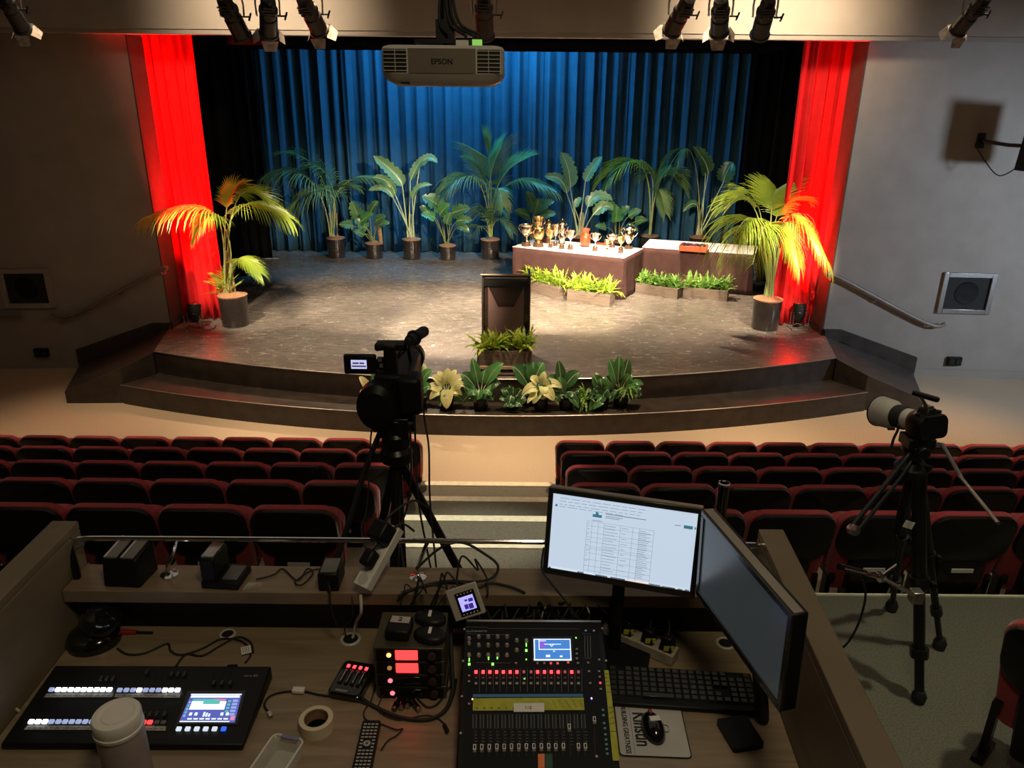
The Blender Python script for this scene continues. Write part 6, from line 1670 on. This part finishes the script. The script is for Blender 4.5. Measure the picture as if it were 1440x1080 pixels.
cable('white mains cable dropping from the power strip into the grommet', [Vector((a.x - .001, 1.80, LZ_ + .02)), Vector((a.x + .0, 1.785, LZ_ - .03)), on(502, 872, .06), on(498, 888, .02), on(496, 897, .0)], .0045, wc)
cable('thin black cable dropping from the ledge into the grommet beside the white one', [Vector((a.x - .03, 1.815, LZ_ + .002)), Vector((a.x - .03, 1.80, LZ_ - .06)), on(485, 880, .05), on(487, 896, 0)], .002)
cable('black cable running from the desk lamp past the first grommet', W_([(165, 912), (180, 920), (205, 918), (235, 905), (240, 915), (255, 921), (285, 912), (310, 899), (335, 900), (350, 910), (352, 922), (345, 932)]), .003)
cable('second black cable looping behind the lighting console', W_([(248, 936), (262, 920), (285, 922), (310, 908), (335, 896), (352, 903), (356, 918)]), .003)
t = thing('cable_tag', 'white printed tag on the cable behind the lighting console', 'tag', on(346, 914, .008), .4)
m = MB(); m.box((0, 0, 0), (.028, .034, .001)); m.build('paper', M['paper'], t)
m = MB()
for q in range(4): m.box((-.008 + q * .005, 0, .0008), (.0012, .026, .0004))
m.build('print', M['rubber'], t)
t = thing('usb_plug', 'black plug at the back of the lighting console', 'plug', on(326, 940, .012), .1)
m = MB(); m.box((0, 0, 0), (.03, .02, .014)); m.build('shell', M['blackp'], t, bevel=.003)
cable('black usb cable with silver plug ending near the console corner', W_([(378, 1002), (372, 992), (378, 980), (398, 973), (425, 972), (450, 977), (500, 985), (540, 1000), (575, 1010), (615, 1008), (635, 985), (642, 955)]), .003)
t = thing('usb_adapter', 'white usb adapter box in the middle of the long black cable', 'adapter', on(420, 973, .004), -.05)
m = MB(); m.box((0, 0, .006), (.034, .018, .012)); m.build('shell', M['white'], t, bevel=.003)
t = thing('usb_plug', 'silver usb plug at the cable end beside the lighting console', 'plug', on(380, 1006, .002), -.9)
m = MB(); m.box((0, 0, .005), (.018, .012, .008)); m.build('shell', M['metal'], t, bevel=.001)
cable('thin black cable looping below the receiver stack', W_([(528, 960), (522, 985), (512, 1000), (515, 1012), (535, 1018), (557, 1026), (566, 1025), (558, 1034), (545, 1042), (536, 1055)]), .002)
cable('black cable arching right of the receivers down to the worktop', W_([(545, 965, .03), (535, 985), (533, 1000), (560, 1012), (600, 1006), (622, 1015), (628, 1032)]), .002)
cable('black cable from under the bottom receiver towards the mixer', W_([(585, 980), (600, 994), (615, 990), (630, 970), (640, 955)]), .003)
cable('thick black cable bundle hanging between the receivers and the mixer', W_([(636, 860, .10), (634, 900, .07), (636, 945, .03), (636, 975, .01), (625, 1000), (600, 1012), (560, 1008), (520, 990), (505, 978)]), .006)
t = thing('usb_plug', 'black and yellow plug end lying left of the mixer', 'plug', on(627, 1026, .003), -1.1)
m = MB(); m.box((0, 0, .005), (.028, .010, .009)); m.build('shell', M['blackp'], t, bevel=.003)
for i, (u, v, aa) in enumerate(((558, 988, 1.4), (567, 986, 1.5), (577, 984, 1.35), (583, 990, 2.2))):
    c = on(u, v, .009); t = thing('audio_connector', 'black barrel connector lying under the receiver stack, number %s from the left' % ['one', 'two', 'three', 'four'][i], 'connector', c, aa, 'barrel connectors under the receivers')
    t['label'] = ['leftmost black barrel connector under the receiver stack', 'second black barrel connector from the left under the receiver stack', 'third black barrel connector under the receiver stack', 'tilted rightmost barrel connector under the receiver stack'][i]
    m = MB(); m.cyl((-.02, 0, 0), (.02, 0, 0), .008, n=12); m.build('barrel', M['blackg'], t)
    m = MB(); m.cyl((-.026, 0, 0), (-.02, 0, 0), .0065, n=12); m.build('tip', M['metal'], t)
# tangle of cables behind the mixer
rnd = random.Random(12)
tang = [([(640, 846, .12), (660, 838, .15), (700, 835, .16), (740, 845, .14), (770, 862, .10), (800, 872, .12)], .004), ([(655, 868, .08), (690, 850, .12), (715, 842, .14), (735, 858, .10), (745, 876, .12)], .003), ([(690, 872, .09), (705, 855, .12), (728, 840, .15), (752, 838, .15), (790, 850, .12), (815, 872, .10)], .004),
        ([(720, 874, .1), (735, 850, .13), (765, 838, .15), (800, 842, .13), (830, 865, .1)], .003), ([(700, 873, .1), (742, 868, .1), (765, 852, .13), (775, 840, .14)], .003), ([(750, 874, .1), (752, 855, .12), (768, 845, .14), (785, 860, .11), (782, 874, .1)], .003),
        ([(790, 873, .11), (800, 855, .13), (812, 845, .14), (826, 858, .11), (828, 873, .1)], .0035), ([(660, 874, .09), (668, 856, .12), (684, 858, .12), (690, 873, .1)], .003)]
ends_ = ['crossing the left half', 'rising beside the touch panel', 'arching over the middle', 'arching over the right half', 'running low in the middle', 'forming a small loop in the middle', 'looping at the right end', 'forming a small loop at the left end']
for i, (pl, r_) in enumerate(tang):
    cable('black signal cable behind the mixer, %s' % ends_[i], [on(u, v, h_) for u, v, h_ in pl], r_)
for i, (pl, lb) in enumerate((([(738, 843, .15), (750, 836, .16), (780, 836, .16), (795, 842, .14)], 'grey cable arching behind the mixer, left'), ([(760, 874, .1), (766, 855, .13), (775, 846, .14)], 'short grey cable standing up behind the mixer'), ([(812, 842, .15), (822, 848, .14), (829, 862, .12)], 'grey cable end with plug behind the right mixer corner'))):
    cable(lb, [on(u, v, h_) for u, v, h_ in pl], .003, mat('grey_cable%d' % i, (.22, .21, .20), .45, noise=.1))
cable('black cable looping high over the ledge right of the camcorder tripod', [at(u, v, y=yy) for u, v, yy in ((585, 800, 1.9), (620, 770, 1.93), (650, 763, 1.93), (680, 778, 1.92), (700, 795, 1.9), (693, 812, 1.88), (668, 818, 1.87), (620, 818, 1.87), (560, 835, 1.84))], .004)
cable('black cable zigzagging on the ledge in front of the aisle steps', [at(u, v, y=yy) for u, v, yy in ((642, 815, 1.87), (650, 782, 1.9), (672, 802, 1.88), (668, 786, 1.9), (684, 812, 1.87), (686, 836, 1.82))], .003)
cable('black cable lying along the ledge left of the touch panel', [at(u, v, z=LZ_ + .006) for u, v in ((560, 838), (600, 822), (640, 820), (672, 826), (690, 820), (720, 826), (738, 834))], .004)
cable('black lead running from the ledge down to the mixer under the lit monitor', [at(u, v, y=yy) for u, v, yy in ((765, 770, 1.80), (762, 800, 1.79), (775, 820, 1.78), (795, 845, 1.77), (815, 872, 1.76))], .003)
cable('thin coiled black lead lying on the ledge beside the power adapter', [at(u, v, z=LZ_ + .005) for u, v in ((360, 815), (385, 808), (398, 800), (418, 816), (432, 800), (440, 806), (425, 822), (415, 818), (436, 803), (452, 800))], .0025)
t = thing('cable_wrapper', 'crumpled clear plastic wrapper on the ledge beside the single battery charger', 'wrapper', Vector((led(355, 826).x, 1.862, LZ_)), .3)
m = MB(); m.hexa([(-.03, -.01, 0), (.02, -.012, 0), (.03, .012, 0), (-.015, .014, 0)], [(-.025, -.006, .006), (.015, -.01, .009), (.026, .008, .004), (-.012, .01, .01)]); m.build('film', mat('film', (.55, .53, .5), .25, alpha=.6, noise=.1), t)

rnd = random.Random(33)
for i in range(14):
    u0 = rnd.uniform(655, 820); u1 = u0 + rnd.uniform(-45, 60)
    o = cable('thin black cable in the tangle behind the mixer', [on(u0, 874, .09), on((u0 * 3 + u1) / 4, rnd.uniform(846, 862), rnd.uniform(.11, .14)), on((u0 + u1) / 2, rnd.uniform(836, 852), rnd.uniform(.13, .16)), on(u1, rnd.uniform(846, 874), rnd.uniform(.09, .13))], rnd.choice((.002, .0025, .003)))
    o['group'] = 'tangled cables behind the mixer'
for i in range(7):
    u0 = rnd.uniform(560, 620); u1 = u0 + rnd.uniform(15, 60)
    o = cable('thin black cable looping behind the receivers', [at(u0, 852, y=1.80), at((u0 * 2 + u1) / 3, rnd.uniform(818, 838), y=1.80), at((u0 + u1) / 2, rnd.uniform(806, 826), y=1.81), at(u1, rnd.uniform(820, 850), y=1.79)], rnd.choice((.002, .003)))
    o['group'] = 'looped cables behind the receivers'
# touch panel
MP = TOUCH
t = thing('touch_panel', 'small tilted touch panel with a pale frame and purple screen behind the mixer', 'touch panel', MP[0], rot=MP[1]); t.scale = (.665, .665, .665)
m = MB(); m.box((0, .008, .0675), (.135, .016, .135)); m.build('frame', mat('panel_frame', (.42, .40, .38), .45, noise=.05), t, bevel=.004)
m = MB(); m.box((.008, -.001, .062), (.086, .004, .10)); m.build('bezel', M['blackg'], t, bevel=.001)
m = MB(); m.box((.008, -.0035, .062), (.064, .002, .060)); m.build('screen', emis('panel_screen', (.30, .28, .85), 1.6), t)
m = MB()
for x0, z0, w_, h_, mi in ((-.006, .049, .016, .02, 1), (.014, .047, .02, .022, 1), (.02, .072, .02, .014, 1), (.0, .075, .012, .008, 1)): m.box((x0 + .006, -.005, z0), (w_, .001, h_))
m.build('screen_icons', emis('panel_icons', (.08, .04, .35), .5), t, smooth=False)
for i in range(10):
    m = MB(); m.box((-.022 + (i % 5) * .015, -.004, .105 if i < 5 else .019), (.005, .003, .004)); m.build('button', M['paper'], t)
# right hand power strip
a = on(850, 882, .02); b_ = on(950, 924, .02)
t = thing('power_strip', 'dusty white power strip lying on the worktop behind the keyboard', 'power strip', a)
bb = b_ - a; _, R_, sx, d, uz = barbox('housing', mat('dusty_white', (.30, .27, .22), .6, noise=.2, nscale=30), t, Vector((0, 0, 0)), bb, .05, .036)
for i, (q, nm_) in enumerate(((.33, 'left'), (.63, 'middle'), (.88, 'right'))):
    c = a + bb * q + uz * .018; t = thing('mains_plug', 'black plug with a yellow tag in the power strip behind the keyboard, the %s one' % nm_, 'plug', c, group='plugs in the power strip behind the keyboard')
    m = MB(); m.hexa([R_ @ Vector(p_) for p_ in ((-.02, -.02, 0), (.02, -.02, 0), (.02, .02, 0), (-.02, .02, 0))], [R_ @ Vector(p_) for p_ in ((-.015, -.014, .045), (.015, -.014, .045), (.015, .014, .045), (-.015, .014, .045))]); m.build('body', M['blackp'], t, bevel=.004)
    m = MB(); m.box(Vector((0, -.021, .016)), (.030, .002, .016)); m.build('yellow_tag', ytape, t)
    m = MB(); m.tube([Vector((0, 0, .045)), Vector((.005, .02, .07)), Vector((.0, .05, .06)), Vector((-.03, .08, .0))], .003, smooth=5, n=6); m.build('cable', M['rubber'], t)
cable('black cable on the worktop between the power strip and the keyboard', W_([(858, 898), (872, 915), (890, 925), (905, 930)]), .003)
cable('black cable curling in front of the power strip behind the keyboard', W_([(865, 890), (895, 905), (920, 918), (940, 915), (915, 910), (900, 935)]), .003)
# desk lamp
c = on(133, 902)
t = thing('desk_lamp', 'glossy black desk lamp with a domed head beside the left booth wall', 'desk lamp', c)
m = MB(); ell(m, (0, 0, 0), .075, .07, .05, n=32, flat=.5); m.build('base', M['blackg'], t)
m = MB(); m.tube(catmull([Vector((0, .02, .04)), Vector((-.02, .06, .12)), at(116, 838, z=2.52) - c, at(106, 800, z=2.60) - c, at(98, 768, z=2.66) - c], 6), .012, n=10); m.build('arm', M['blackg'], t)
m = MB(); m.lathe([(0, .05), (.03, .045), (.055, .02), (.062, 0), (.058, -.005), (0, .0)][::-1], at(143, 870, z=2.47) - c, n=30, rot=rx(.5)); m.build('head', M['blackg'], t)
m = MB(); ell(m, at(116, 840, z=2.505) - c, .03, .03, .03, n=20); ell(m, at(116, 840, z=2.505) - c, .03, .03, -.03, n=20); m.build('joint', M['blackg'], t)
t = thing('screwdriver', 'red handled screwdriver lying beside the desk lamp', 'screwdriver', on(192, 889, .008), -.02)
m = MB(); m.cyl((-.045, 0, 0), (.0, 0, 0), .009, .007, n=10); m.build('handle', mat('red_handle', (.35, .02, .02), .4, noise=.1), t)
m = MB(); m.cyl((0, 0, 0), (.05, 0, 0), .0035, .003, n=8); m.build('blade', M['blackm'], t)
# blue cable bundle left
cable('blue network cable coiled at the left end of the lighting console', W_([(2, 998), (15, 985), (30, 972), (38, 974), (22, 988), (6, 992), (3, 978), (16, 972), (32, 984)], .01), .0032, mat('blue_cable', (.03, .10, .16), .4, noise=.1))
cable('white cable stub beside the blue network cable', W_([(2, 1003), (18, 996), (27, 1000)], .008), .004, wc)
t = thing('wall_card_holder', 'small white plastic holder on the inside of the right booth wall', 'card holder', (.690, 1.115, 2.53), 1.53)
m = MB(); m.hexa([(-.02, -.002, -.05), (.02, -.002, -.05), (.02, .002, -.05), (-.02, .002, -.05)], [(-.01, -.002, .03), (.01, -.002, .03), (.01, .002, .03), (-.01, .002, .03)]); m.build('plate', M['white'], t, bevel=.001)
c = on(1002, 993); t = thing('usb_receiver', 'small black object with a yellow mark between the keyboard and the dark monitor base', 'small device', c, .1)
m = MB(); ell(m, (0, 0, 0), .022, .014, .014, n=18); m.build('shell', M['blackp'], t)
m = MB(); m.box((.004, 0, .0135), (.012, .014, .001)); m.build('mark', mat('yellowish', (.3, .27, .12), .5, noise=.1), t)

# ================================================================ CAMCORDER ON TRIPOD
FZ = 1.256
def leg(t, a, f, r0=.018, r1=.013, name='leg'):
    a, f = Vector(a), Vector(f); m = MB(); d = f - a
    m.cyl(a, a + d * .48, r0, n=10); m.cyl(a + d * .42, a + d * .80, r0 * .8, n=10); m.cyl(a + d * .75, f, r1 * .9, n=10)
    m.cyl(a + d * .46, a + d * .50, r0 * 1.4, n=10); m.cyl(a + d * .78, a + d * .82, r0 * 1.3, n=10); m.box(a + d * .48 + Vector((r0 * 1.5, -r0, 0)), (.02, .03, .03))
    return m.build(name, M['blackm'], t)
TY = 2.62
hd = at(556, 600, y=TY)
t = thing('camera_tripod', 'black tripod standing behind the booth ledge and carrying the camcorder', 'tripod', (hd.x, TY, FZ))
ap = Vector((0, 0, hd.z - FZ - .12))
for fx_, fy_ in ((.60, .02), (-.03, -.42), (-.34, .30)):
    f = Vector((fx_, fy_, .012)); o = leg(t, ap, f)
    m = MB(); m.lathe([(0, 0), (.02, 0), (.022, .02), (.012, .03), (0, .03)], f - Vector((0, 0, .012)), n=12); fo = m.build('rubber_foot', M['rubber'], o)
    m = MB(); m.cyl(Vector((0, 0, ap.z * .35)), ap * .45 + f * .55, .006, n=6); m.build('spreader_arm', M['blackm'], t)
m = MB(); m.cyl((0, 0, ap.z * .3), (0, 0, ap.z), .018, n=12); m.lathe([(.03, -.03), (.06, -.02), (.062, .02), (.04, .05), (.03, .06)], ap, n=16); m.build('centre_column', M['blackm'], t)
m = MB(); m.lathe([(.045, 0), (.055, .02), (.055, .06), (.04, .08), (.05, .10), (.05, .13)], ap + Vector((0, 0, .03)), n=18); m.box(ap + Vector((0, 0, .13)), (.11, .09, .08)); m.cyl(ap + Vector((-.08, 0, .13)), ap + Vector((.08, 0, .13)), .03, n=14); m.build('pan_head', M['blackm'], t, bevel=.004)
m = MB(); m.tube([ap + Vector((-.05, 0, .12)), ap + Vector((-.10, -.12, .0)), ap + Vector((-.16, -.42, -.22))], .010, n=8); m.build('pan_handle', M['blackm'], t)
# camcorder
cc = at(556, 556, y=TY)
t = thing('camcorder', 'black video camcorder with a lit flip screen and top microphone, seen from behind', 'camcorder', (cc.x, TY, ap.z + FZ + .17))
tz = t.location.z
def cl(u, v, dy=0.0): return at(u, v, y=TY + dy) - Vector(t.location)
body_w = .15
m = MB()
z0 = 0.0; zt_ = cl(556, 522).z
m.box((0, .10, zt_ * .5), (.14, .30, zt_)); m.build('body', M['blackp'], t, bevel=.015, seg=3)
m = MB(); m.lathe([(.04, -.05), (.062, -.04), (.07, .0), (.07, .06), (.05, .08)], (-.055, -.05, zt_ * .42), n=24, rot=rx(PI / 2), sy=1.25); m.build('battery_cover', M['blackp'], t)
m = MB(); m.box((.06, -.02, zt_ * .55), (.09, .10, zt_ * .85)); m.build('hand_grip', M['blackp'], t, bevel=.02, seg=3)
m = MB(); m.lathe([(.045, 0), (.055, .02), (.055, .12), (.065, .13), (.065, .17), (.055, .17), (.05, .15), (0, .15)], (0, .25, zt_ * .55), n=24, rot=rx(-PI / 2)); m.build('lens', M['blackm'], t)
zh = cl(540, 489).z
m = MB(); hl = cl(527, 489).x; hr = cl(572, 489).x
m.tube([(hl, .0, zh), (hr, .05, zh)], .014, n=10); m.box(((hl + hr) / 2, .03, zh), (hr - hl, .05, .028)); m.box((-.01, .0, (zt_ + zh) / 2), (.045, .05, zh - zt_ + .03)); m.cyl((hr - .005, .05, zh), (hr - .005, .12, zt_), .007); m.build('top_handle', M['blackp'], t, bevel=.006)
A, B, D_ = cl(485, 525), cl(530, 523), cl(487, 498)
m = MB(); cx_, cz_ = (A.x + B.x) / 2, (A.z + D_.z) / 2; w_, h_ = B.x - A.x, (D_.z - A.z)
m.box((cx_, 0, cz_), (w_, .022, h_)); m.box((B.x + .03, .01, cz_ + .0), (.06, .03, h_ * .6)); m.build('flip_screen', M['blackp'], t, bevel=.006)
m = MB(); S0, S1 = cl(495, 517), cl(516, 505); m.box(((S0.x + S1.x) / 2, -.0115, (S0.z + S1.z) / 2), (S1.x - S0.x, .002, S1.z - S0.z)); fs_ = m.build('display', emis('cam_display', (.45, .48, .75), 1.2), t)
m = MB()
for x_, z_, w2, h2, mi in ((.0, -.2, .9, .18, 0), (-.2, .15, .4, .2, 0), (.2, .15, .3, .2, 0)): m.box(((S0.x + S1.x) / 2 + x_ * (S1.x - S0.x), -.0128, (S0.z + S1.z) / 2 + z_ * (S1.z - S0.z)), (w2 * (S1.x - S0.x), .0008, h2 * (S1.z - S0.z)))
m.build('display_picture', emis('cam_pic', (.15, .10, .2), .5), t)
m = MB(); q0, q1 = cl(576, 479, -.02), cl(596, 466, .10); m.cyl(q0, q1, .020, .021, n=16); m.cyl(q0 - (q1 - q0).normalized() * .02, q0, .013, n=12); m.lathe([(.021, 0), (.016, .012), (0, .018)], q1, n=16, rot=(q1 - q0).to_track_quat('Z', 'Y').to_matrix()); m.build('microphone', M['rubber'], t)
m = MB(); m.tube([(hr - .01, .05, zh), q0 * .5 + Vector((hr - .01, .05, zh)) * .5 + Vector((.008, 0, -.005)), q0], .006, n=6); m.lathe([(.026, -.006), (.03, 0), (.026, .006)], q0 * .7 + q1 * .3, n=16, rot=(q1 - q0).to_track_quat('Z', 'Y').to_matrix()); m.build('shock_mount', M['blackm'], t)
m = MB(); m.tube([q0, q0 + Vector((-.03, 0, -.03)), (hr - .04, .03, zh - .05), (hr - .07, .03, zh - .06)], .004, smooth=5, n=6); m.tube([(hr, .04, zh - .01), (hr - .05, .02, zh - .06), (hr - .08, .02, zt_)], .004, smooth=5, n=6); m.build('microphone_cable', M['rubber'], t)
m = MB(); m.box((-.02, -.096, zt_ * .35), (.006, .004, .006)); m.box(cl(520, 550, -.1), (.018, .004, .006)); m.build('indicator_light', emis('cam_led', (.9, .9, .9), 1.5), t)
m = MB(); m.box(cl(534, 505, -.02), (.014, .006, .018)); m.box(cl(536, 514, -.02), (.012, .006, .016)); m.build('connector_plate', M['metal'], t)
cable('black cable hanging from the camcorder down the right side of its tripod', [at(u, v, y=yy) for u, v, yy in ((592, 545, 2.6), (597, 590, 2.58), (603, 630, 2.5), (604, 690, 2.45), (608, 745, 2.4), (614, 803, 2.3))], .004)
cable('second black cable hanging beside the tripod right leg', [at(u, v, y=yy) for u, v, yy in ((583, 560, 2.6), (584, 620, 2.55), (588, 700, 2.45), (598, 760, 2.4), (607, 805, 2.3))], .004)
cable('black cable curving between the camcorder tripod legs', [at(u, v, y=yy) for u, v, yy in ((577, 600, 2.6), (578, 670, 2.5), (572, 715, 2.5), (562, 745, 2.45), (565, 775, 2.4), (568, 800, 2.3))], .004)
cable('thin black cable hanging left of the camcorder tripod', [at(u, v, y=yy) for u, v, yy in ((530, 590, 2.6), (522, 610, 2.55), (520, 660, 2.5), (515, 720, 2.45), (508, 745, 2.4), (520, 790, 2.3))], .003)

# ================================================================ STILL CAMERA ON TRIPOD
QY = 3.10
hd = at(1288, 628, y=QY)
FZ2 = 1.256
t = thing('camera_tripod', 'tall black tripod on the dark carpet carrying the camera with the white lens', 'tripod', (hd.x, QY, FZ2))
ap = Vector((0, 0, hd.z - FZ2))
legs = []
f1 = at(1291, 985, z=FZ2) - Vector(t.location); f2 = at(1253, 857, z=FZ2) - Vector(t.location)
f3 = Vector((.42, .12, 0)) 
for i, f in enumerate((f1, f2, f3)):
    a_ = ap - Vector((0, 0, .10)) + Vector((f.x, f.y, 0)).normalized() * .04
    rr = .032 if i == 0 else .022
    o = leg(t, a_, f + Vector((0, 0, .03)), rr, rr * .75)
    m = MB(); m.lathe([(0, 0), (.03, 0), (.034, .03), (.022, .06), (0, .062)], f, n=14); m.build('rubber_foot', M['rubber'], o)
m = MB(); m.cyl((0, 0, ap.z - .45), ap, .02, n=12); m.lathe([(.03, -.05), (.07, -.04), (.075, .0), (.05, .03)], ap - Vector((0, 0, .1)), n=18); m.build('centre_column', M['blackm'], t)
m = MB(); m.lathe([(.04, 0), (.045, .03), (.06, .04), (.06, .07), (.05, .08)], ap - Vector((0, 0, .06)), n=18); m.box(ap + Vector((0, 0, .03)), (.12, .10, .05)); m.cyl(ap + Vector((0, -.08, .0)), ap + Vector((0, .08, 0)), .028, n=14); m.build('pan_head', M['blackm'], t, bevel=.004)
def tl_(u, v, yy): return at(u, v, y=yy) - Vector(t.location)
m = MB(); m.tube([ap + Vector((.03, 0, .02)), tl_(1325, 625, QY - .05), tl_(1352, 672, QY - .35)], .009, n=8); m.tube([tl_(1350, 670, QY - .34), tl_(1404, 736, QY - .75)], .007, n=8); m.build('pan_handle', M['metal'], t)
m = MB(); m.tube([ap + Vector((-.02, -.02, .0)), tl_(1262, 660, QY - .1), tl_(1197, 742, QY - .5)], .010, n=8); m.tube([ap + Vector((0, -.02, -.02)), tl_(1268, 670, QY - .1), tl_(1207, 746, QY - .5)], .008, n=8); m.build('pan_handle', M['blackm'], t)
m = MB(); m.lathe([(.0, -.02), (.022, -.015), (.022, .015), (0, .02)], tl_(1200, 745, QY - .5), n=14, rot=rx(1.2)); m.build('handle_grip', M['metal'], t)
m = MB()
for (u, v) in ((1285, 675), (1292, 700), (1298, 655)): m.cyl(tl_(u, v, QY - .03), tl_(u + 12, v + 4, QY - .06), .012, n=10)
m.build('clamp_knob', M['blackm'], t)
m = MB(); m.box(tl_(1278, 738, QY - .12), (.045, .003, .035), ry(.3)); m.build('paper_tag', M['paper'], t)
# articulated arm on the tripod leg
t = thing('articulated_arm', 'chrome and black articulated clamp arm fixed to the leg of the white lens camera tripod', 'clamp arm', (0, 0, 0))
P = [at(u, v, y=yy) for u, v, yy in ((1180, 797, 2.62), (1216, 806, 2.66), (1238, 811, 2.70), (1262, 824, 2.78), (1288, 838, 2.88))]
o_ = P[2].copy(); t.location = o_; P = [p - o_ for p in P]
m = MB(); m.cyl(P[0], P[1], .014, n=12); m.build('upper_rod', M['blackm'], t)
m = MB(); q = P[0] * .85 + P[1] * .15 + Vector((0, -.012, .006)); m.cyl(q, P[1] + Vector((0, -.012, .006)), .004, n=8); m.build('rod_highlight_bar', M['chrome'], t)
m = MB(); m.lathe([(0, -.018), (.018, -.014), (.02, .014), (0, .018)], P[2], n=18, rot=rx(PI / 2)); m.cyl(P[1], P[2], .011, n=10); m.cyl(P[2], P[3], .009, n=10); m.build('centre_joint', M['chrome'], t)
m = MB(); m.cyl(P[3], P[4], .010, n=12); m.box(P[4] + Vector((.0, 0, -.0)), (.05, .05, .06)); m.build('clamp', M['metal'], t, bevel=.004)
m = MB(); m.tube([P[2], P[2] + Vector((.03, .0, .03)), P[2] + Vector((.06, 0, .06))], .007, n=8); m.build('lock_lever', M['chrome'], t)
cable('black cable hanging from the clamp arm to the carpet', [at(1213, 815, y=2.66), at(1217, 840, y=2.66), at(1208, 875, y=2.66), at(1195, 900, y=2.68), at(1186, 910, y=2.7)], .005)
# the camera
t = thing('still_camera', 'black still camera with a big white telephoto lens pointing at the stage', 'camera', (hd.x, QY, hd.z + .055))
def sl(u, v, dy=0.0): return at(u, v, y=QY + dy) - Vector(t.location)
c1 = sl(1304, 597, .0); 
ax = (sl(1228, 573, .26) - sl(1288, 590, .02)).normalized()
rot = ax.to_track_quat('Y', 'Z').to_matrix()
m = MB(); w_ = .165
slab(m, [(x, z) for x, z in rr_outline(w_, -.062, .05, .035, .03, 0)], [(-.04, .92), (-.03, 1), (.03, 1), (.04, .92)])
m.v = [tuple(rot @ Vector(v_) + c1) for v_ in m.v]; m.build('body', M['blackp'], t)
m = MB(); m.hexa([rot @ Vector(q) + c1 for q in ((-.035, -.03, .045), (.035, -.03, .045), (.035, .035, .045), (-.035, .035, .045))], [rot @ Vector(q) + c1 for q in ((-.022, -.02, .078), (.022, -.02, .078), (.02, .04, .075), (-.02, .04, .075))]); m.build('viewfinder_hump', M['blackp'], t, bevel=.006)
m = MB(); m.box(rot @ Vector((.065, .045, -.01)) + c1, (.045, .05, .10), rot); m.build('hand_grip', M['blackp'], t, bevel=.015, seg=3)
m = MB(); m.lathe([(.012, 0), (.012, .008), (0, .008)], rot @ Vector((.06, 0, .05)) + c1, n=16); m.lathe([(.01, 0), (.01, .008), (0, .008)], rot @ Vector((-.06, 0, .05)) + c1, n=16); m.build('dial', M['blackm'], t)
rotz_ = ax.to_track_quat('Z', 'Y').to_matrix()
c2 = c1 + ax * .04
lw = mat('white_lens_barrel', (.50, .47, .42), .4, noise=.04)
m = MB(); m.lathe([(0.0455, 0), (0.0481, 0.02), (0.0468, 0.05), (0.0494, 0.055), (0.0494, 0.075)], c2, n=32, rot=rotz_); m.build('lens_barrel', lw, t)
m = MB(); m.lathe([(0.0501, 0.018), (0.0513, 0.02), (0.0513, 0.033), (0.0501, 0.035)], c2, n=32, rot=rotz_); m.build('red_ring', mat('dark_red_ring', (.10, .03, .025), .4, noise=.1), t)
m = MB(); m.lathe([(0.052, 0.075), (0.054, 0.08), (0.054, 0.13), (0.052, 0.135)], c2, n=32, rot=rotz_)
for q in range(5): m.lathe([(.054, .082 + .01 * q), (.0555, .085 + .01 * q), (.054, .088 + .01 * q)], c2, n=32, rot=rotz_)
m.build('focus_ring', M['rubber'], t)
m = MB(); m.lathe([(0.0546, 0.135), (0.0598, 0.145), (0.0689, 0.165), (0.0728, 0.235), (0.0741, 0.24), (0.0689, 0.24), (0.065, 0.16), (0.0, 0.15)], c2, n=36, rot=rotz_); m.build('lens_hood', lw, t)
m = MB(); m.lathe([(0.0735, 0.237), (0.0761, 0.239), (0.0761, 0.243), (0.0689, 0.243)], c2, n=36, rot=rotz_); m.build('hood_rim', M['rubber'], t)
# flash-shoe microphone
mb, me_ = sl(1283, 552, 0), sl(1318, 562, -.06)
m = MB(); m.cyl(mb, me_, .013, n=14); m.lathe([(.013, 0), (.009, .008), (0, .01)], me_, n=14, rot=(me_ - mb).to_track_quat('Z', 'Y').to_matrix()); m.build('shoe_microphone', M['blackg'], t)
m = MB(); m.tube([rot @ Vector((0, 0, .07)) + c1, (rot @ Vector((0, 0, .10)) + c1) * .5 + mb * .5, mb * .7 + me_ * .3], .008, n=8); m.box(rot @ Vector((0, 0, .08)) + c1, (.03, .03, .012), rot); m.build('shoe_mount', M['metal'], t)
m = MB(); m.box((0, 0, -.012), (.09, .08, .02)); m.box((0, .02, .0), (.05, .10, .02)); m.build('quick_release_plate', M['blackm'], t, bevel=.003)
m = MB(); q = sl(1262, 606, -.02); m.tube([q + Vector((0, 0, .03)), q, q + Vector((-.01, 0, -.04)), q + Vector((-.012, 0, -.09))], .006, smooth=4, n=6); m.box(q + Vector((-.03, 0, .01)), (.03, .01, .01)); m.build('strap', M['rubber'], t)
